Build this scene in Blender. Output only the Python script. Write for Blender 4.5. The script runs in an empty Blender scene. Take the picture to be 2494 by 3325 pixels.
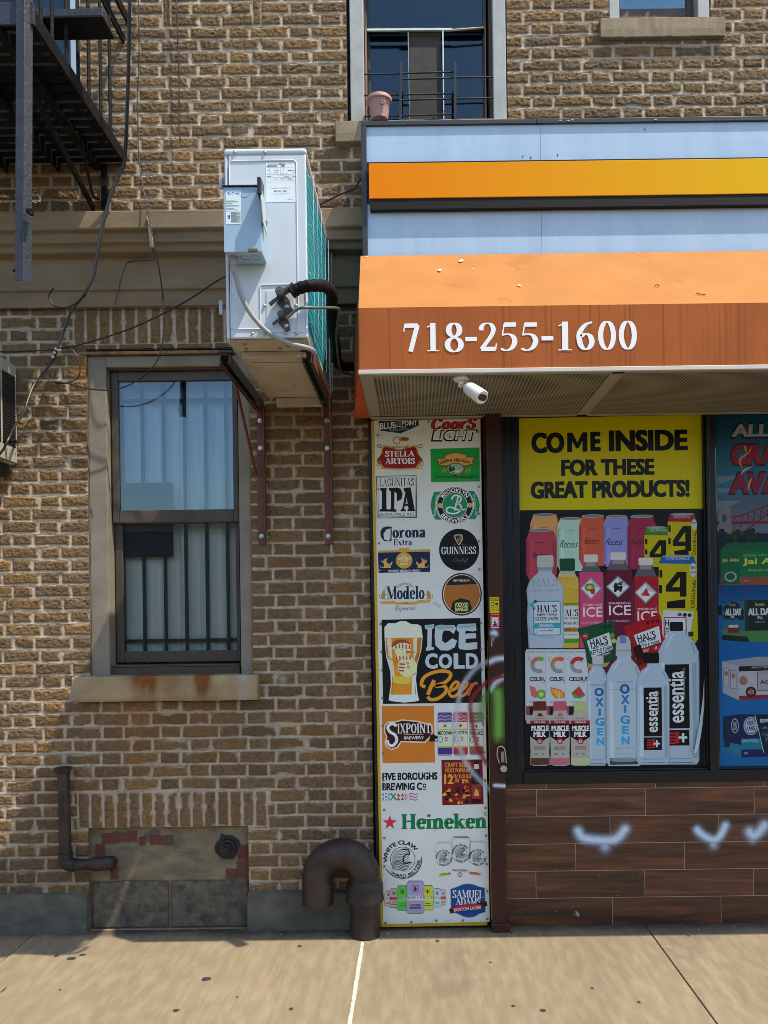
import bpy, math, random
import numpy as np
from mathutils import Vector
random.seed(7)
C = bpy.context.scene.collection
# ------------------------------------------------------------------ camera, sky, sun, exposure
F, D, H, PHI, PX, PY = 2600.0, 4.19, 1.645, 0.013, 1350.0, 1985.0
cam_d = bpy.data.cameras.new('camera'); cam = bpy.data.objects.new('camera', cam_d); C.objects.link(cam)
cam.location = (0, -D, H)
cam.rotation_euler = (math.radians(90), PHI, 0)
cam_d.sensor_fit = 'HORIZONTAL'; cam_d.sensor_width = 36
cam_d.lens = F / 2494 * 36
cam_d.shift_x = (1247 - PX) / 2494; cam_d.shift_y = (PY - 1662.5) / 2494
cam_d.clip_start = 0.05; cam_d.clip_end = 500
bpy.context.scene.camera = cam
world = bpy.data.worlds.new("World"); bpy.context.scene.world = world; world.use_nodes = True
SUN = Vector((0.46, -0.245, 1.0)).normalized()
wt = world.node_tree; sky = wt.nodes.new('ShaderNodeTexSky'); sky.sky_type = 'NISHITA'; sky.sun_disc = False
sky.sun_elevation = math.asin(SUN.z); sky.sun_rotation = math.atan2(SUN.x, SUN.y)
sky.air_density = 1.3; sky.dust_density = 1.0
wt.links.new(sky.outputs[0], wt.nodes['Background'].inputs[0]); wt.nodes['Background'].inputs[1].default_value = 0.15
sd = bpy.data.lights.new('sun', 'SUN'); so = bpy.data.objects.new('sun', sd); C.objects.link(so)
sd.energy = 3.75; sd.angle = math.radians(0.53); sd.color = (1.0, 0.90, 0.74)
so.rotation_euler = (-SUN).to_track_quat('-Z', 'Y').to_euler()
so.location = (3, -2, 8)
vs = bpy.context.scene.view_settings; vs.view_transform = 'Standard'; vs.look = 'None'; vs.gamma = 1.0; vs.exposure = 0.68
bpy.context.scene.cycles.filter_width = 0.85; bpy.context.scene.cycles.max_bounces = 8; bpy.context.scene.cycles.transparent_max_bounces = 16
bpy.context.scene.cycles.caustics_reflective = False; bpy.context.scene.cycles.caustics_refractive = False
# ------------------------------------------------------------------ photo coordinates -> metres on a plane parallel to the wall
cs, sn = math.cos(PHI), math.sin(PHI)
def W(u, v, y=0.0):
    du, dv = u - PX, v - PY
    k = (D + y) / F
    return ((du * cs - dv * sn) * k, H - (du * sn + dv * cs) * k)
CR = dict(A=(0, 0, .4294), B=(650, 400, .45215), C=(0, 900, .5425), D=(1050, 0, .8704), E=(1050, 750, .8704), F=(1180, 1320, .31344),
          G=(1180, 1980, .31344), H=(1180, 2560, .31344), I=(1600, 1280, .53888), J=(1640, 1980, .51477), K=(1500, 2450, .59916),
          L=(200, 1100, .54264), M=(0, 2300, .7836), N=(700, 1080, .33153), O=(850, 2300, .38432), Q=(1080, 0, .37372),
          R=(2250, 1340, .2983), S=(2250, 1900, .2983), T=(700, 460, .18083), U=(0, 1100, .226), V=(500, 0, .42194), Z=(1640, 1750, .2306), P=(0, 0, 1.0))
def P(c, x, y, d=0.0):
    o = CR[c]; return W(o[0] + x * o[2], o[1] + y * o[2], d)
def V3(c, x, y, d=0.0):
    X, Z = P(c, x, y, d); return Vector((X, d, Z))
def lin(h):
    if isinstance(h, str):
        h = h.lstrip('#'); h = ''.join(q * 2 for q in h) if len(h) == 3 else h; c = [int(h[i:i + 2], 16) / 255 for i in (0, 2, 4)]
        return tuple(x / 12.92 if x < .04045 else ((x + .055) / 1.055) ** 2.4 for x in c)
    return tuple(h)
# ------------------------------------------------------------------ materials
MATS = {}
def mat(name, col=(.5, .5, .5), rough=.6, metal=0, col2=None, nscale=8, stretch=(1, 1, 1), bump=0, bscale=60, attr=None, spec=.5, ramp=(.35, .65), spots=None, coat=0, bstretch=(1, 1, 1)):
    if name in MATS: return MATS[name]
    m = bpy.data.materials.new(name); m.use_nodes = True; nt = m.node_tree; b = nt.nodes['Principled BSDF']; L = nt.links
    b.inputs['Roughness'].default_value = rough; b.inputs['Metallic'].default_value = metal
    b.inputs['Specular IOR Level'].default_value = spec; b.inputs['Coat Weight'].default_value = coat
    col = lin(col)
    b.inputs['Base Color'].default_value = (*col, 1)
    tc = nt.nodes.new('ShaderNodeTexCoord')
    def noise(scale, st, detail=6, dist=0.0):
        mp = nt.nodes.new('ShaderNodeMapping'); mp.inputs['Scale'].default_value = st; L.new(tc.outputs['Object'], mp.inputs[0])
        n = nt.nodes.new('ShaderNodeTexNoise'); n.inputs['Scale'].default_value = scale; n.inputs['Detail'].default_value = detail; n.inputs['Roughness'].default_value = .62
        n.inputs['Distortion'].default_value = dist
        L.new(mp.outputs[0], n.inputs['Vector']); return n
    cur = None
    if attr:
        a = nt.nodes.new('ShaderNodeAttribute'); a.attribute_name = attr; cur = a.outputs['Color']
    if col2 is not None:
        n = noise(nscale, stretch); r = nt.nodes.new('ShaderNodeValToRGB'); r.color_ramp.elements[0].position, r.color_ramp.elements[1].position = ramp
        L.new(n.outputs['Fac'], r.inputs[0])
        mx = nt.nodes.new('ShaderNodeMix'); mx.data_type = 'RGBA'; L.new(r.outputs[0], mx.inputs[0])
        if attr:
            mx.blend_type = 'MULTIPLY'; L.new(cur, mx.inputs[6]); mx.inputs[7].default_value = (*lin(col2), 1)
        else:
            mx.inputs[6].default_value = (*col, 1); mx.inputs[7].default_value = (*lin(col2), 1)
        cur = mx.outputs[2]
    if spots:  # (colour, scale, threshold)
        for (sc_, s_, t_) in spots:
            n = noise(s_, (1, 1, 1), 4, .4); r = nt.nodes.new('ShaderNodeValToRGB'); r.color_ramp.elements[0].position = t_; r.color_ramp.elements[1].position = min(t_ + .05, 1)
            L.new(n.outputs['Fac'], r.inputs[0]); mx = nt.nodes.new('ShaderNodeMix'); mx.data_type = 'RGBA'; L.new(r.outputs[0], mx.inputs[0])
            if cur is not None: L.new(cur, mx.inputs[6])
            else: mx.inputs[6].default_value = (*col, 1)
            mx.inputs[7].default_value = (*lin(sc_), 1); cur = mx.outputs[2]
    if cur is not None: L.new(cur, b.inputs['Base Color'])
    if bump:
        n = noise(bscale, bstretch); bp = nt.nodes.new('ShaderNodeBump'); bp.inputs['Strength'].default_value = bump; bp.inputs['Distance'].default_value = .004
        L.new(n.outputs['Fac'], bp.inputs['Height']); L.new(bp.outputs[0], b.inputs['Normal'])
    MATS[name] = m; return m
# ------------------------------------------------------------------ mesh builder
class MB:
    def __init__(s): s.v = []; s.f = []; s.c = []
    def add(s, vs, fs, col=(1, 1, 1)):
        o = len(s.v); s.v += [tuple(v) for v in vs]; s.f += [tuple(i + o for i in f) for f in fs]; s.c += [col] * len(fs); return s
    def box(s, x0, x1, y0, y1, z0, z1, col=(1, 1, 1)):
        x0, x1 = sorted((x0, x1)); y0, y1 = sorted((y0, y1)); z0, z1 = sorted((z0, z1))
        v = [(x0, y0, z0), (x1, y0, z0), (x1, y1, z0), (x0, y1, z0), (x0, y0, z1), (x1, y0, z1), (x1, y1, z1), (x0, y1, z1)]
        return s.add(v, [(0, 3, 2, 1), (4, 5, 6, 7), (0, 1, 5, 4), (1, 2, 6, 5), (2, 3, 7, 6), (3, 0, 4, 7)], col)
    def bar(s, a, b, w, h, up=(0, 0, 1), col=(1, 1, 1)):
        a = Vector(a); b = Vector(b); d = (b - a).normalized(); sd = d.cross(Vector(up))
        if sd.length < 1e-4: sd = Vector((1, 0, 0))
        sd.normalize(); u2 = sd.cross(d).normalized()
        v = []
        for p in (a, b):
            for i, j in ((-1, -1), (1, -1), (1, 1), (-1, 1)): v.append(p + sd * (w / 2 * i) + u2 * (h / 2 * j))
        return s.add(v, [(0, 3, 2, 1), (4, 5, 6, 7), (0, 1, 5, 4), (1, 2, 6, 5), (2, 3, 7, 6), (3, 0, 4, 7)], col)
    def tube(s, pts, r, n=10, caps=True, col=(1, 1, 1)):
        pts = [Vector(p) for p in pts]; m = len(pts)
        rs = r if isinstance(r, (list, tuple)) else [r] * m
        t0 = (pts[1] - pts[0]).normalized(); ref = Vector((0, 0, 1)) if abs(t0.z) < .9 else Vector((1, 0, 0))
        nrm = t0.cross(ref).normalized(); vs = []
        for i, p in enumerate(pts):
            t = (pts[min(i + 1, m - 1)] - pts[max(i - 1, 0)]).normalized()
            nrm = (nrm - t * nrm.dot(t)).normalized(); bn = t.cross(nrm)
            for k in range(n):
                a = 2 * math.pi * k / n; vs.append(p + (nrm * math.cos(a) + bn * math.sin(a)) * rs[i])
        fs = [(i * n + k, i * n + (k + 1) % n, (i + 1) * n + (k + 1) % n, (i + 1) * n + k) for i in range(m - 1) for k in range(n)]
        if caps: fs += [tuple(range(n))[::-1], tuple((m - 1) * n + k for k in range(n))]
        return s.add(vs, fs, col)
    def lathe(s, prof, c=(0, 0, 0), axis='z', n=32, col=(1, 1, 1)):
        vs = []
        for (r, h) in prof:
            for k in range(n):
                a = 2 * math.pi * k / n; x, y = r * math.cos(a), r * math.sin(a)
                vs.append((c[0] + x, c[1] + y, c[2] + h) if axis == 'z' else (c[0] + x, c[1] + h, c[2] + y))
        m = len(prof)
        fs = [(i * n + k, i * n + (k + 1) % n, (i + 1) * n + (k + 1) % n, (i + 1) * n + k) for i in range(m - 1) for k in range(n)]
        fs += [tuple(range(n))[::-1], tuple((m - 1) * n + k for k in range(n))]
        return s.add(vs, fs, col)
    def prism(s, poly, y0, y1, col=(1, 1, 1)):   # poly in (x, z)
        n = len(poly); vs = [(x, y0, z) for x, z in poly] + [(x, y1, z) for x, z in poly]
        return s.add(vs, [tuple(range(n)), tuple(range(2 * n - 1, n - 1, -1))] + [(i, (i + 1) % n, (i + 1) % n + n, i + n)[::-1] for i in range(n)], col)
    def extx(s, prof, x0, x1, col=(1, 1, 1), nx=1, jit=0):  # prof in (y, z) extruded along x
        n = len(prof); vs = []
        for i in range(nx + 1):
            x = x0 + (x1 - x0) * i / nx
            for (y, z) in prof: vs.append((x, y + random.uniform(-jit, jit), z + random.uniform(-jit, jit)))
        fs = [(i * n + k, i * n + (k + 1) % n, (i + 1) * n + (k + 1) % n, (i + 1) * n + k) for i in range(nx) for k in range(n)]
        fs += [tuple(range(n))[::-1], tuple(nx * n + k for k in range(n))]
        return s.add(vs, fs, col)
    def build(s, name, m, parent=None, smooth=False, bevel=0, colors=False, seg=2):
        me = bpy.data.meshes.new(name); me.from_pydata(s.v, [], s.f); me.update()
        if colors:
            ca = me.color_attributes.new('Col', 'FLOAT_COLOR', 'CORNER'); arr = []
            for p, c in zip(me.polygons, s.c): arr += [*c[:3], 1.0] * p.loop_total
            ca.data.foreach_set('color', arr)
        me.materials.append(m)
        if smooth:
            me.polygons.foreach_set('use_smooth', [True] * len(me.polygons))
            try: me.set_sharp_from_angle(angle=math.radians(40))
            except Exception: pass
        o = bpy.data.objects.new(name, me); C.objects.link(o)
        if parent is not None: o.parent = parent
        if bevel:
            b = o.modifiers.new('b', 'BEVEL'); b.width = bevel; b.segments = seg; b.limit_method = 'ANGLE'; b.angle_limit = math.radians(35)
        return o
def fixn(o):
    import bmesh
    bm = bmesh.new(); bm.from_mesh(o.data); bmesh.ops.recalc_face_normals(bm, faces=bm.faces); bm.to_mesh(o.data); bm.free(); return o
def thing(name, label, cat, group=None):
    o = bpy.data.objects.new(name, None); C.objects.link(o); o.empty_display_size = .05
    o['label'] = label; o['category'] = cat
    if group: o['group'] = group
    return o
def tag(o, label, cat, group=None):
    o['label'] = label; o['category'] = cat
    if group: o['group'] = group
    return o
def copyobj(o, parent, off, name=None):
    c = o.copy(); C.objects.link(c); c.parent = parent; c.location = off; return c
def smoothpath(pts, k=6):
    out = []; n = len(pts); pts = [Vector(p) for p in pts]
    for i in range(n - 1):
        p0, p1, p2, p3 = pts[max(i - 1, 0)], pts[i], pts[i + 1], pts[min(i + 2, n - 1)]
        for j in range(k):
            t = j / k; out.append(.5 * ((2 * p1) + (p2 - p0) * t + (2 * p0 - 5 * p1 + 4 * p2 - p3) * t * t + (3 * p1 - p0 - 3 * p2 + p3) * t ** 3))
    out.append(pts[-1]); return out
# ------------------------------------------------------------------ numpy noise
_ng = {}
def vn(X, Z, fx, fz, seed):
    if seed not in _ng: _ng[seed] = np.random.default_rng(seed).random((512, 512)).astype(np.float32)
    g = _ng[seed]
    x = X * fx + 1000.3; z = Z * fz + 1000.7
    xi = np.floor(x).astype(np.int64); zi = np.floor(z).astype(np.int64); tx = x - xi; tz = z - zi
    tx = tx * tx * (3 - 2 * tx); tz = tz * tz * (3 - 2 * tz)
    a = g[xi % 512, zi % 512]; b = g[(xi + 1) % 512, zi % 512]; c = g[xi % 512, (zi + 1) % 512]; d = g[(xi + 1) % 512, (zi + 1) % 512]
    return (a * (1 - tx) + b * tx) * (1 - tz) + (c * (1 - tx) + d * tx) * tz
def fbm(X, Z, fx, fz, seed, oct=4, g=.55):
    s = 0; a = 1; t = 0
    for i in range(oct): s = s + a * vn(X, Z, fx * 2 ** i, fz * 2 ** i, seed + i); t += a; a *= g
    return s / t
def hsh(a, b, seed):
    v = np.sin(a * 127.1 + b * 311.7 + seed * 74.7) * 43758.5453; return v - np.floor(v)
# ================================================================== SETTING: sidewalk, road
def build_ground():
    m = mat('concrete', (.315, .25, .158), .85, col2=(.255, .20, .125), nscale=1.8, stretch=(1, .35, 1), bump=.25, bscale=40, bstretch=(3.2, .03, 1), ramp=(.3, .72), spots=(((.235, .185, .12), 1.1, .60), ((.21, .165, .11), 5.5, .70)))
    nt = m.node_tree; L = nt.links; b = nt.nodes['Principled BSDF']; src = b.inputs['Base Color'].links[0].from_socket
    tc = nt.nodes.new('ShaderNodeTexCoord'); mp = nt.nodes.new('ShaderNodeMapping'); mp.inputs['Scale'].default_value = (90, .6, 1); L.new(tc.outputs['Object'], mp.inputs[0])
    n = nt.nodes.new('ShaderNodeTexNoise'); n.inputs['Scale'].default_value = 1.6; n.inputs['Detail'].default_value = 5; L.new(mp.outputs[0], n.inputs[0])
    n2 = nt.nodes.new('ShaderNodeTexNoise'); n2.inputs['Scale'].default_value = 420; n2.inputs['Detail'].default_value = 3; L.new(tc.outputs['Object'], n2.inputs[0])
    n3 = nt.nodes.new('ShaderNodeTexNoise'); n3.inputs['Scale'].default_value = 14; n3.inputs['Detail'].default_value = 10; mp3 = nt.nodes.new('ShaderNodeMapping'); mp3.inputs['Scale'].default_value = (1.6, .45, 1); L.new(tc.outputs['Object'], mp3.inputs[0]); L.new(mp3.outputs[0], n3.inputs[0])
    cur = src
    for nn, lo, hi, k in ((n, .35, .7, .07), (n2, .3, .7, .35), (n3, .42, .72, .16)):
        r = nt.nodes.new('ShaderNodeMapRange'); r.inputs[1].default_value = lo; r.inputs[2].default_value = hi; r.inputs[3].default_value = 1 - k; r.inputs[4].default_value = 1 + k * .6; L.new(nn.outputs[0], r.inputs[0])
        mx = nt.nodes.new('ShaderNodeVectorMath'); mx.operation = 'SCALE'; L.new(cur, mx.inputs[0]); L.new(r.outputs[0], mx.inputs['Scale']); cur = mx.outputs[0]
    L.new(cur, b.inputs['Base Color'])
    sw = MB()
    J = [-8.3, -6.75, -5.2, -3.62, -2.0, -.285, 1.17, 2.75, 4.3, 5.85, 7.4]
    ys = [.02, -1.6, -3.15, -4.7]
    for i in range(len(J) - 1):
        for j in range(3):
            sw.box(J[i] + .0028, J[i + 1] - .0028, ys[j + 1] + .005, ys[j] - .005, -.1, 0)
    o = sw.build('sidewalk', m, None, bevel=.004); o['kind'] = 'structure'
    g = mat('joint_dirt', (.10, .085, .065), .95, col2=(.05, .045, .04), nscale=30)
    b2 = MB().box(-8.3, 7.4, -4.7, .02, -.12, -.012); o2 = b2.build('ground', g); o2['kind'] = 'structure'
    k = MB().box(-8.3, 7.4, -4.86, -4.705, -.15, 0.0).build('kerb', mat('kerb_stone', (.3, .28, .25), .8, col2=(.22, .2, .18), bump=.3), None, bevel=.01); k['kind'] = 'structure'
    r = MB().box(-60, 60, -60, -4.865, -.3, -.15).build('road', mat('asphalt', (.06, .058, .055), .9, col2=(.045, .045, .045), bump=.4)); r['kind'] = 'structure'
    bk = MB().box(-60, -8.31, -4.865, 30, -.3, -.01).box(7.41, 60, -4.865, 30, -.3, -.01).box(-8.31, 7.41, .6, 30, -.3, -.14).build('far_ground', m); bk['kind'] = 'structure'
    # pale sealant in the joint
    s = MB(); pts = []
    xs = -.285
    yy = -.2
    while yy > -2.6:
        s.box(xs - .0085 + random.uniform(-.0015, .0015), xs + .0085 + random.uniform(-.0015, .0015), yy - .06, yy, -.01, .0025); yy -= .0601
    s.build('joint_sealant', mat('sealant', (.62, .60, .55), .7, col2=(.42, .4, .35), nscale=25), o)
    # dark gum spots
    gm = mat('gum', (.035, .03, .028), .8)
    for (cx, cy, rx, ry) in [(1500 + 440 * .6, 2450 + 1387 * .6, 11, 4), (1500 + 278 * .6, 2450 + 1363 * .6, 7, 3), (1500 + 706 * .6, 2450 + 1266 * .6, 5, 3), (1500 + 155 * .6, 2450 + 1126 * .6, 5, 2),
                             (670, 3180, 17, 5), (572, 3282, 11, 4), (945, 3277, 7, 4), (770, 3238, 4, 2), (973, 3073, 7, 3), (463, 3030, 9, 3), (232, 3113, 16, 5), (268, 3101, 12, 3), (183, 3104, 8, 4), (482, 3001, 8, 3), (1500 + 1225 * .6, 2450 + 982 * .6, 5, 2),
                             (12, 3215, 3, 8), (195, 3215, 4, 2), (1420, 2806 + 250, 6, 4), (2075, 3255, 6, 3), (1660, 2990 + 40, 5, 2)]:
        du, dv = cx - PX, cy - PY; Yd = du * sn + dv * cs; d = H * F / Yd; X = (du * cs - dv * sn) * d / F; Y = d - D
        rX = rx * d / F; rY = ry * d / F * 2.6; n = 14; mb = MB()
        ring = [(X + rX * math.cos(2 * math.pi * i / n) * random.uniform(.75, 1.15), Y + rY * math.sin(2 * math.pi * i / n) * random.uniform(.75, 1.15), .0018) for i in range(n)]
        mb.add(ring, [tuple(range(n))]); mb.build('gum_spot', gm, o)
build_ground()
ob = thing('added_opposite_building', 'unseen low brick building added across the street to block horizon light and feed the window reflections', 'building')  # added out of view to block low sky and darken fill and reflections
obm = mat('opposite_brick', (.16, .10, .07), .9, col2=(.12, .08, .06), nscale=1.5)
MB().box(-22, 24, -24, -16.5, -.15, 3.8).build('wall', obm, ob)
MB().box(-22.2, 24.2, -24, -16.3, 3.8, 4.1).build('cornice', mat('opposite_cornice', (.25, .22, .18), .9), ob)
for i in range(14):
    for z_ in (.8,): MB().box(-20 + i * 3.1, -18.6 + i * 3.1, -16.5, -16.46, z_, z_ + 1.9).build('window', mat('opposite_window', (.03, .04, .05), .3), ob)
# ================================================================== BUILDING
bld = thing('brick_building', 'brown rock-faced brick building with stone band and double-hung windows', 'building')
def rect(c, x0, y0, x1, y1, d=0.0):
    """photo rectangle -> (X0, X1, Z0, Z1)"""
    a = P(c, x0, y0, d); b = P(c, x1, y1, d); e = P(c, x0, y1, d); f = P(c, x1, y0, d)
    return ((a[0] + e[0]) / 2, (b[0] + f[0]) / 2, (b[1] + e[1]) / 2, (a[1] + f[1]) / 2)
WIN = rect('L', 162, 62, 1133, 2015)         # lower-left window opening
SOLD1 = rect('C', 437, 178, 1530, 402)
SOLD2 = rect('M', 322, 343, 1112, 495)
PATCH = rect('M', 370, 492, 1030, 880)
PATCH = (PATCH[0], PATCH[1], -.02, PATCH[3])
UPC = rect('Q', 125, -260, 1510, 1075)       # upper centre window opening
UPR = rect('D', 1066, -160, 1442, 72)        # upper right
UPL = (-2.75, W(250, 200)[0], W(100, 330)[1], 5.35)
SILLS = [rect('L', 93, 2013, 1185, 2160), rect('D', 1029, 74, 1492, 152), rect('D', 48, 463, 720, 545)]
def build_wall():
    X0, X1, Z0, Z1 = -3.0, 2.7, 0.0, 5.42
    S = .0042
    nx = int((X1 - X0) / S) + 1; nz = int((Z1 - Z0) / S) + 1
    xs = np.linspace(X0, X1, nx); zs = np.linspace(Z0, Z1, nz)
    Xg, Zg = np.meshgrid(xs, zs, indexing='ij'); Xg = Xg.astype(np.float64); Zg = Zg.astype(np.float64)
    wob = .0035
    X = Xg + (fbm(Xg, Zg, 28, 28, 1, 3) - .5) * wob * 2; Z = Zg + (fbm(Xg, Zg, 9, 26, 5, 3) - .5) * wob * 2.4
    def flem(X, Z, r, x0, per, par):
        row = np.floor(r); fr = r - row
        ph = (X - x0) / per + .25 + ((row + par) % 2) * .5   # stretcher centred at fraction .25 -> [.25 -.32,..]
        ph = ph + (hsh(row, 0 * row, 3) - .5) * .05
        cell = np.floor(ph + .07 + .0); f = ph + .07 - cell   # stretcher occupies f in [0,.64], header [.64,1]
        isS = f < .64
        lf = np.where(isS, f / .64, (f - .64) / .36); wd = np.where(isS, .64 * per, .36 * per)
        return row, fr, cell * 2 + isS, lf, wd
    # lower zone
    zl = P('M', 1200, 742)[1]; k = .0066
    rr = lambda z: z / .069 * (1 + k * z)
    r1 = rr(Z) - rr(zl) + .5 + 40
    zz = P('M', 1188, 32)[1]; par = int(np.floor(rr(zz) - rr(zl) + .5 + 40)) % 2
    row, fr, cid, lf, wd = flem(X, Z, r1, P('M', 1188, 32)[0], .3055, par)
    hgt = .0685 + 0 * Z
    zu = P('V', 660, 345)[1]; r2 = (Z - zu) / .0640 + .5 + 40
    rowu, fru, cidu, lfu, wdu = flem(X, Z, r2, P('V', 660, 345)[0], .316, 0)
    up = Z > 3.5
    row = np.where(up, rowu + 500, row); fr = np.where(up, fru, fr); cid = np.where(up, cidu, cid); lf = np.where(up, lfu, lf); wd = np.where(up, wdu, wd); hgt = np.where(up, .0640, hgt)
    # distance to joint (metres)
    dx = np.minimum(lf, 1 - lf) * wd; dz = np.minimum(fr, 1 - fr) * hgt
    for (a, b, c, d), n in ((SOLD1, 15), (SOLD2, 14.6)):
        ins = (Xg > a) & (Xg < b) & (Zg > c) & (Zg < d)
        p = .0662; q = (X - a) / p; cc = np.floor(q); f = q - cc
        dx = np.where(ins, np.minimum(f, 1 - f) * p, dx); dz = np.where(ins, np.minimum(Zg - c, d - Zg), dz)
        row = np.where(ins, 900 + 0 * row, row); cid = np.where(ins, cc, cid)
        fr = np.where(ins, .5, fr)
    for (xa_, ya_, xb_, yb_) in ((72, -60, 132, 200), (762, -60, 826, 188)):
        a, b, c, d = rect('V', xa_, ya_, xb_, yb_)
        ins = (Xg > a - .004) & (Xg < b + .004) & (Zg > c - .004) & (Zg < d + .004)
        dx = np.where(ins, np.maximum(np.minimum(Xg - a, b - Xg) + .006, 0), dx); dz = np.where(ins, np.maximum(np.minimum(Zg - c, d - Zg) + .006, 0), dz); cid = np.where(ins, 7777, cid); row = np.where(ins, 880, row); fr = np.where(ins, .5, fr)
    dist = np.minimum(dx, dz)
    jw = .0065 + (fbm(Xg, Zg, 14, 14, 30, 3) - .5) * .006
    jw = np.where(dx < dz, jw * 1.12, jw)
    isb = dist > jw
    # heights: brick rock face
    rnd = hsh(row, cid, 1); rnd2 = hsh(row, cid, 2); rnd3 = hsh(row, cid, 9)
    edge = np.clip((dist - jw) / .007, 0, 1); edge = edge * edge * (3 - 2 * edge)
    rough = fbm(Xg, Zg, 70, 85, 11, 3, .8) - .5
    c1 = fbm(Xg, Zg, 22, 62, 50, 3, .6); crack = np.clip(1 - np.abs(c1 - .5) * 26, 0, 1)
    c2 = fbm(Xg, Zg, 70, 70, 57, 3, .6); crack2 = np.clip(1 - np.abs(c2 - .48) * 16, 0, 1) * .5
    cm = np.maximum(crack * (rnd3 > .25), crack2) * edge
    tilt = (rnd - .5) * .004 * (fr - .5)
    isS = rnd2
    hb = edge * (.0035 + .003 * rnd2 + rough * .0085 + tilt) - cm * .0030
    mort = -.0012 + (fbm(Xg, Zg, 26, 40, 70, 3) - .5) * .0055
    # squeezed mortar under the upper brick edge (upper side of each course)
    bead = np.clip(1 - np.abs((fr - .955) / .05), 0, 1) * .0042 * (fbm(Xg, Zg, 16, 8, 77, 2) > .35)
    mort = mort + bead * (~((row >= 900)))
    smear = np.clip((vn(Xg, Zg, 17, 30, 91) - .70) * 5, 0, 1) * (dist < jw + .009)
    h = np.where(isb, hb * (1 - smear) + mort * smear, mort)
    # colours (albedo)
    base = np.stack([.228 + .085 * (rnd - .5), .143 + .053 * (rnd - .5), .072 + .027 * (rnd - .5)], -1)
    dark = (.80 + .20 * np.clip(rnd3 * 2.2, 0, 1))[..., None]; base = base * dark
    var = (1 + (fbm(Xg, Zg, 90, 90, 101, 3, .8) - .5) * .75)[..., None]; base = base * var
    grey = (hsh(row, cid, 21) > .78)[..., None]; base = np.where(grey, base * np.array([.93, .95, 1.04]), base)
    warm = (hsh(row, cid, 33) > .75)[..., None]; base = np.where(warm, base * np.array([1.18, 1.12, .95]), base)
    base = base * (1 - .55 * cm)[..., None]
    mcol = np.array([.56, .46, .345]) * (.66 + .60 * fbm(Xg, Zg, 12, 30, 120, 4))[..., None]
    lowr = np.clip(1.15 - Zg, 0, 1)[..., None]; mcol = mcol * (1 - .12 * lowr)
    isbm = (isb & (smear < .5))[..., None]
    soft = np.clip((dist - jw) / .0035 + .5, 0, 1)[..., None] * (1 - .8 * smear[..., None])
    col = mcol * (1 - soft) + base * soft
    # drip grime streaks under each course
    gs = np.clip((vn(Xg, Zg, 60, 3, 140) - .45) * 2.2, 0, 1) * (fr > .84) * (~isb); col = col * (1 - .45 * gs)[..., None]
    # large scale grime
    big = fbm(Xg, Zg, 1.3, 1.1, 150, 4); col = col * (.86 + .28 * big)[..., None]
    # rust stains below the sill and near the window head, plus grime drips
    def stain(cx, cz, rx, rz, amt, c):
        w = np.exp(-((Xg - cx) / rx) ** 2 - (np.where(Zg < cz, (Zg - cz) / rz, (Zg - cz) / (rz * .35))) ** 2) * amt * (.45 + .9 * fbm(Xg, Zg, 9, 4, 160, 3))
        return np.clip(w, 0, 1)[..., None], np.array(c)
    for args in ((P('L', 450, 2190) + (.13, .25, .62, (.36, .19, .055))), (P('L', 850, 2190) + (.10, .16, .4, (.34, .19, .07))), (P('C', 495, 520) + (.05, .13, .9, (.42, .22, .06))),
                 (P('B', 560, 2060) + (.28, .3, .5, (.22, .15, .055))), (P('M', 20, 700) + (.5, .4, .4, (.10, .09, .08))), (P('P', 919, 2202) + (.022, .04, .9, (.5, .5, .5))), (P('P', 1160, 1790) + (.03, .06, .5, (.32, .33, .35)))):
        w, c = stain(*args); col = col * (1 - w) + (c * (.5 + col * 1.6)) * w
    # smooth mortar smear patch near top left of the lower window
    a, b_, c_, d_ = rect('U', 40, 260, 480, 820)
    w = np.clip(1.3 - np.hypot((Xg - (a + b_) / 2) / .055, (Zg - (c_ + d_) / 2) / .075) + (fbm(Xg, Zg, 14, 14, 170, 3) - .5) * 1.2, 0, 1)
    h = h * (1 - w) + .004 * w; col = col * (1 - w[..., None]) + np.array([.19, .15, .105]) * w[..., None]
    col = np.clip(col, .004, .8)
    # mask openings (faces removed)
    def inr(R, pad=0): return (Xg > R[0] - pad) & (Xg < R[1] + pad) & (Zg > R[2] - pad) & (Zg < R[3] + pad)
    gone = inr(WIN) | inr(PATCH) | inr(UPC) | inr(UPR) | inr(UPL) | ((Xg > -.232) & (Zg < 3.9))
    Y = -h
    keep = ~gone
    fk = keep[:-1, :-1] & keep[1:, :-1] & keep[:-1, 1:] & keep[1:, 1:]
    idx = np.arange(nx * nz).reshape(nx, nz)
    used = np.zeros((nx, nz), bool)
    for a, b in ((0, 0), (1, 0), (0, 1), (1, 1)): used[a:nx - 1 + a, b:nz - 1 + b] |= fk
    remap = -np.ones(nx * nz, np.int64); uf = used.ravel(); remap[uf] = np.arange(uf.sum())
    vco = np.stack([Xg.ravel()[uf], Y.ravel()[uf], Zg.ravel()[uf]], -1).astype(np.float32)
    i, j = np.nonzero(fk)
    quads = np.stack([remap[idx[i, j]], remap[idx[i + 1, j]], remap[idx[i + 1, j + 1]], remap[idx[i, j + 1]]], -1).astype(np.int32)
    me = bpy.data.meshes.new('brick_wall'); me.vertices.add(len(vco)); me.vertices.foreach_set('co', vco.ravel())
    nq = len(quads); me.loops.add(nq * 4); me.loops.foreach_set('vertex_index', quads.ravel())
    me.polygons.add(nq); me.polygons.foreach_set('loop_start', np.arange(0, nq * 4, 4, dtype=np.int32)); me.polygons.foreach_set('loop_total', np.full(nq, 4, np.int32))
    me.polygons.foreach_set('use_smooth', np.ones(nq, bool)); me.update()
    ca = me.color_attributes.new('Col', 'FLOAT_COLOR', 'POINT')
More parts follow.
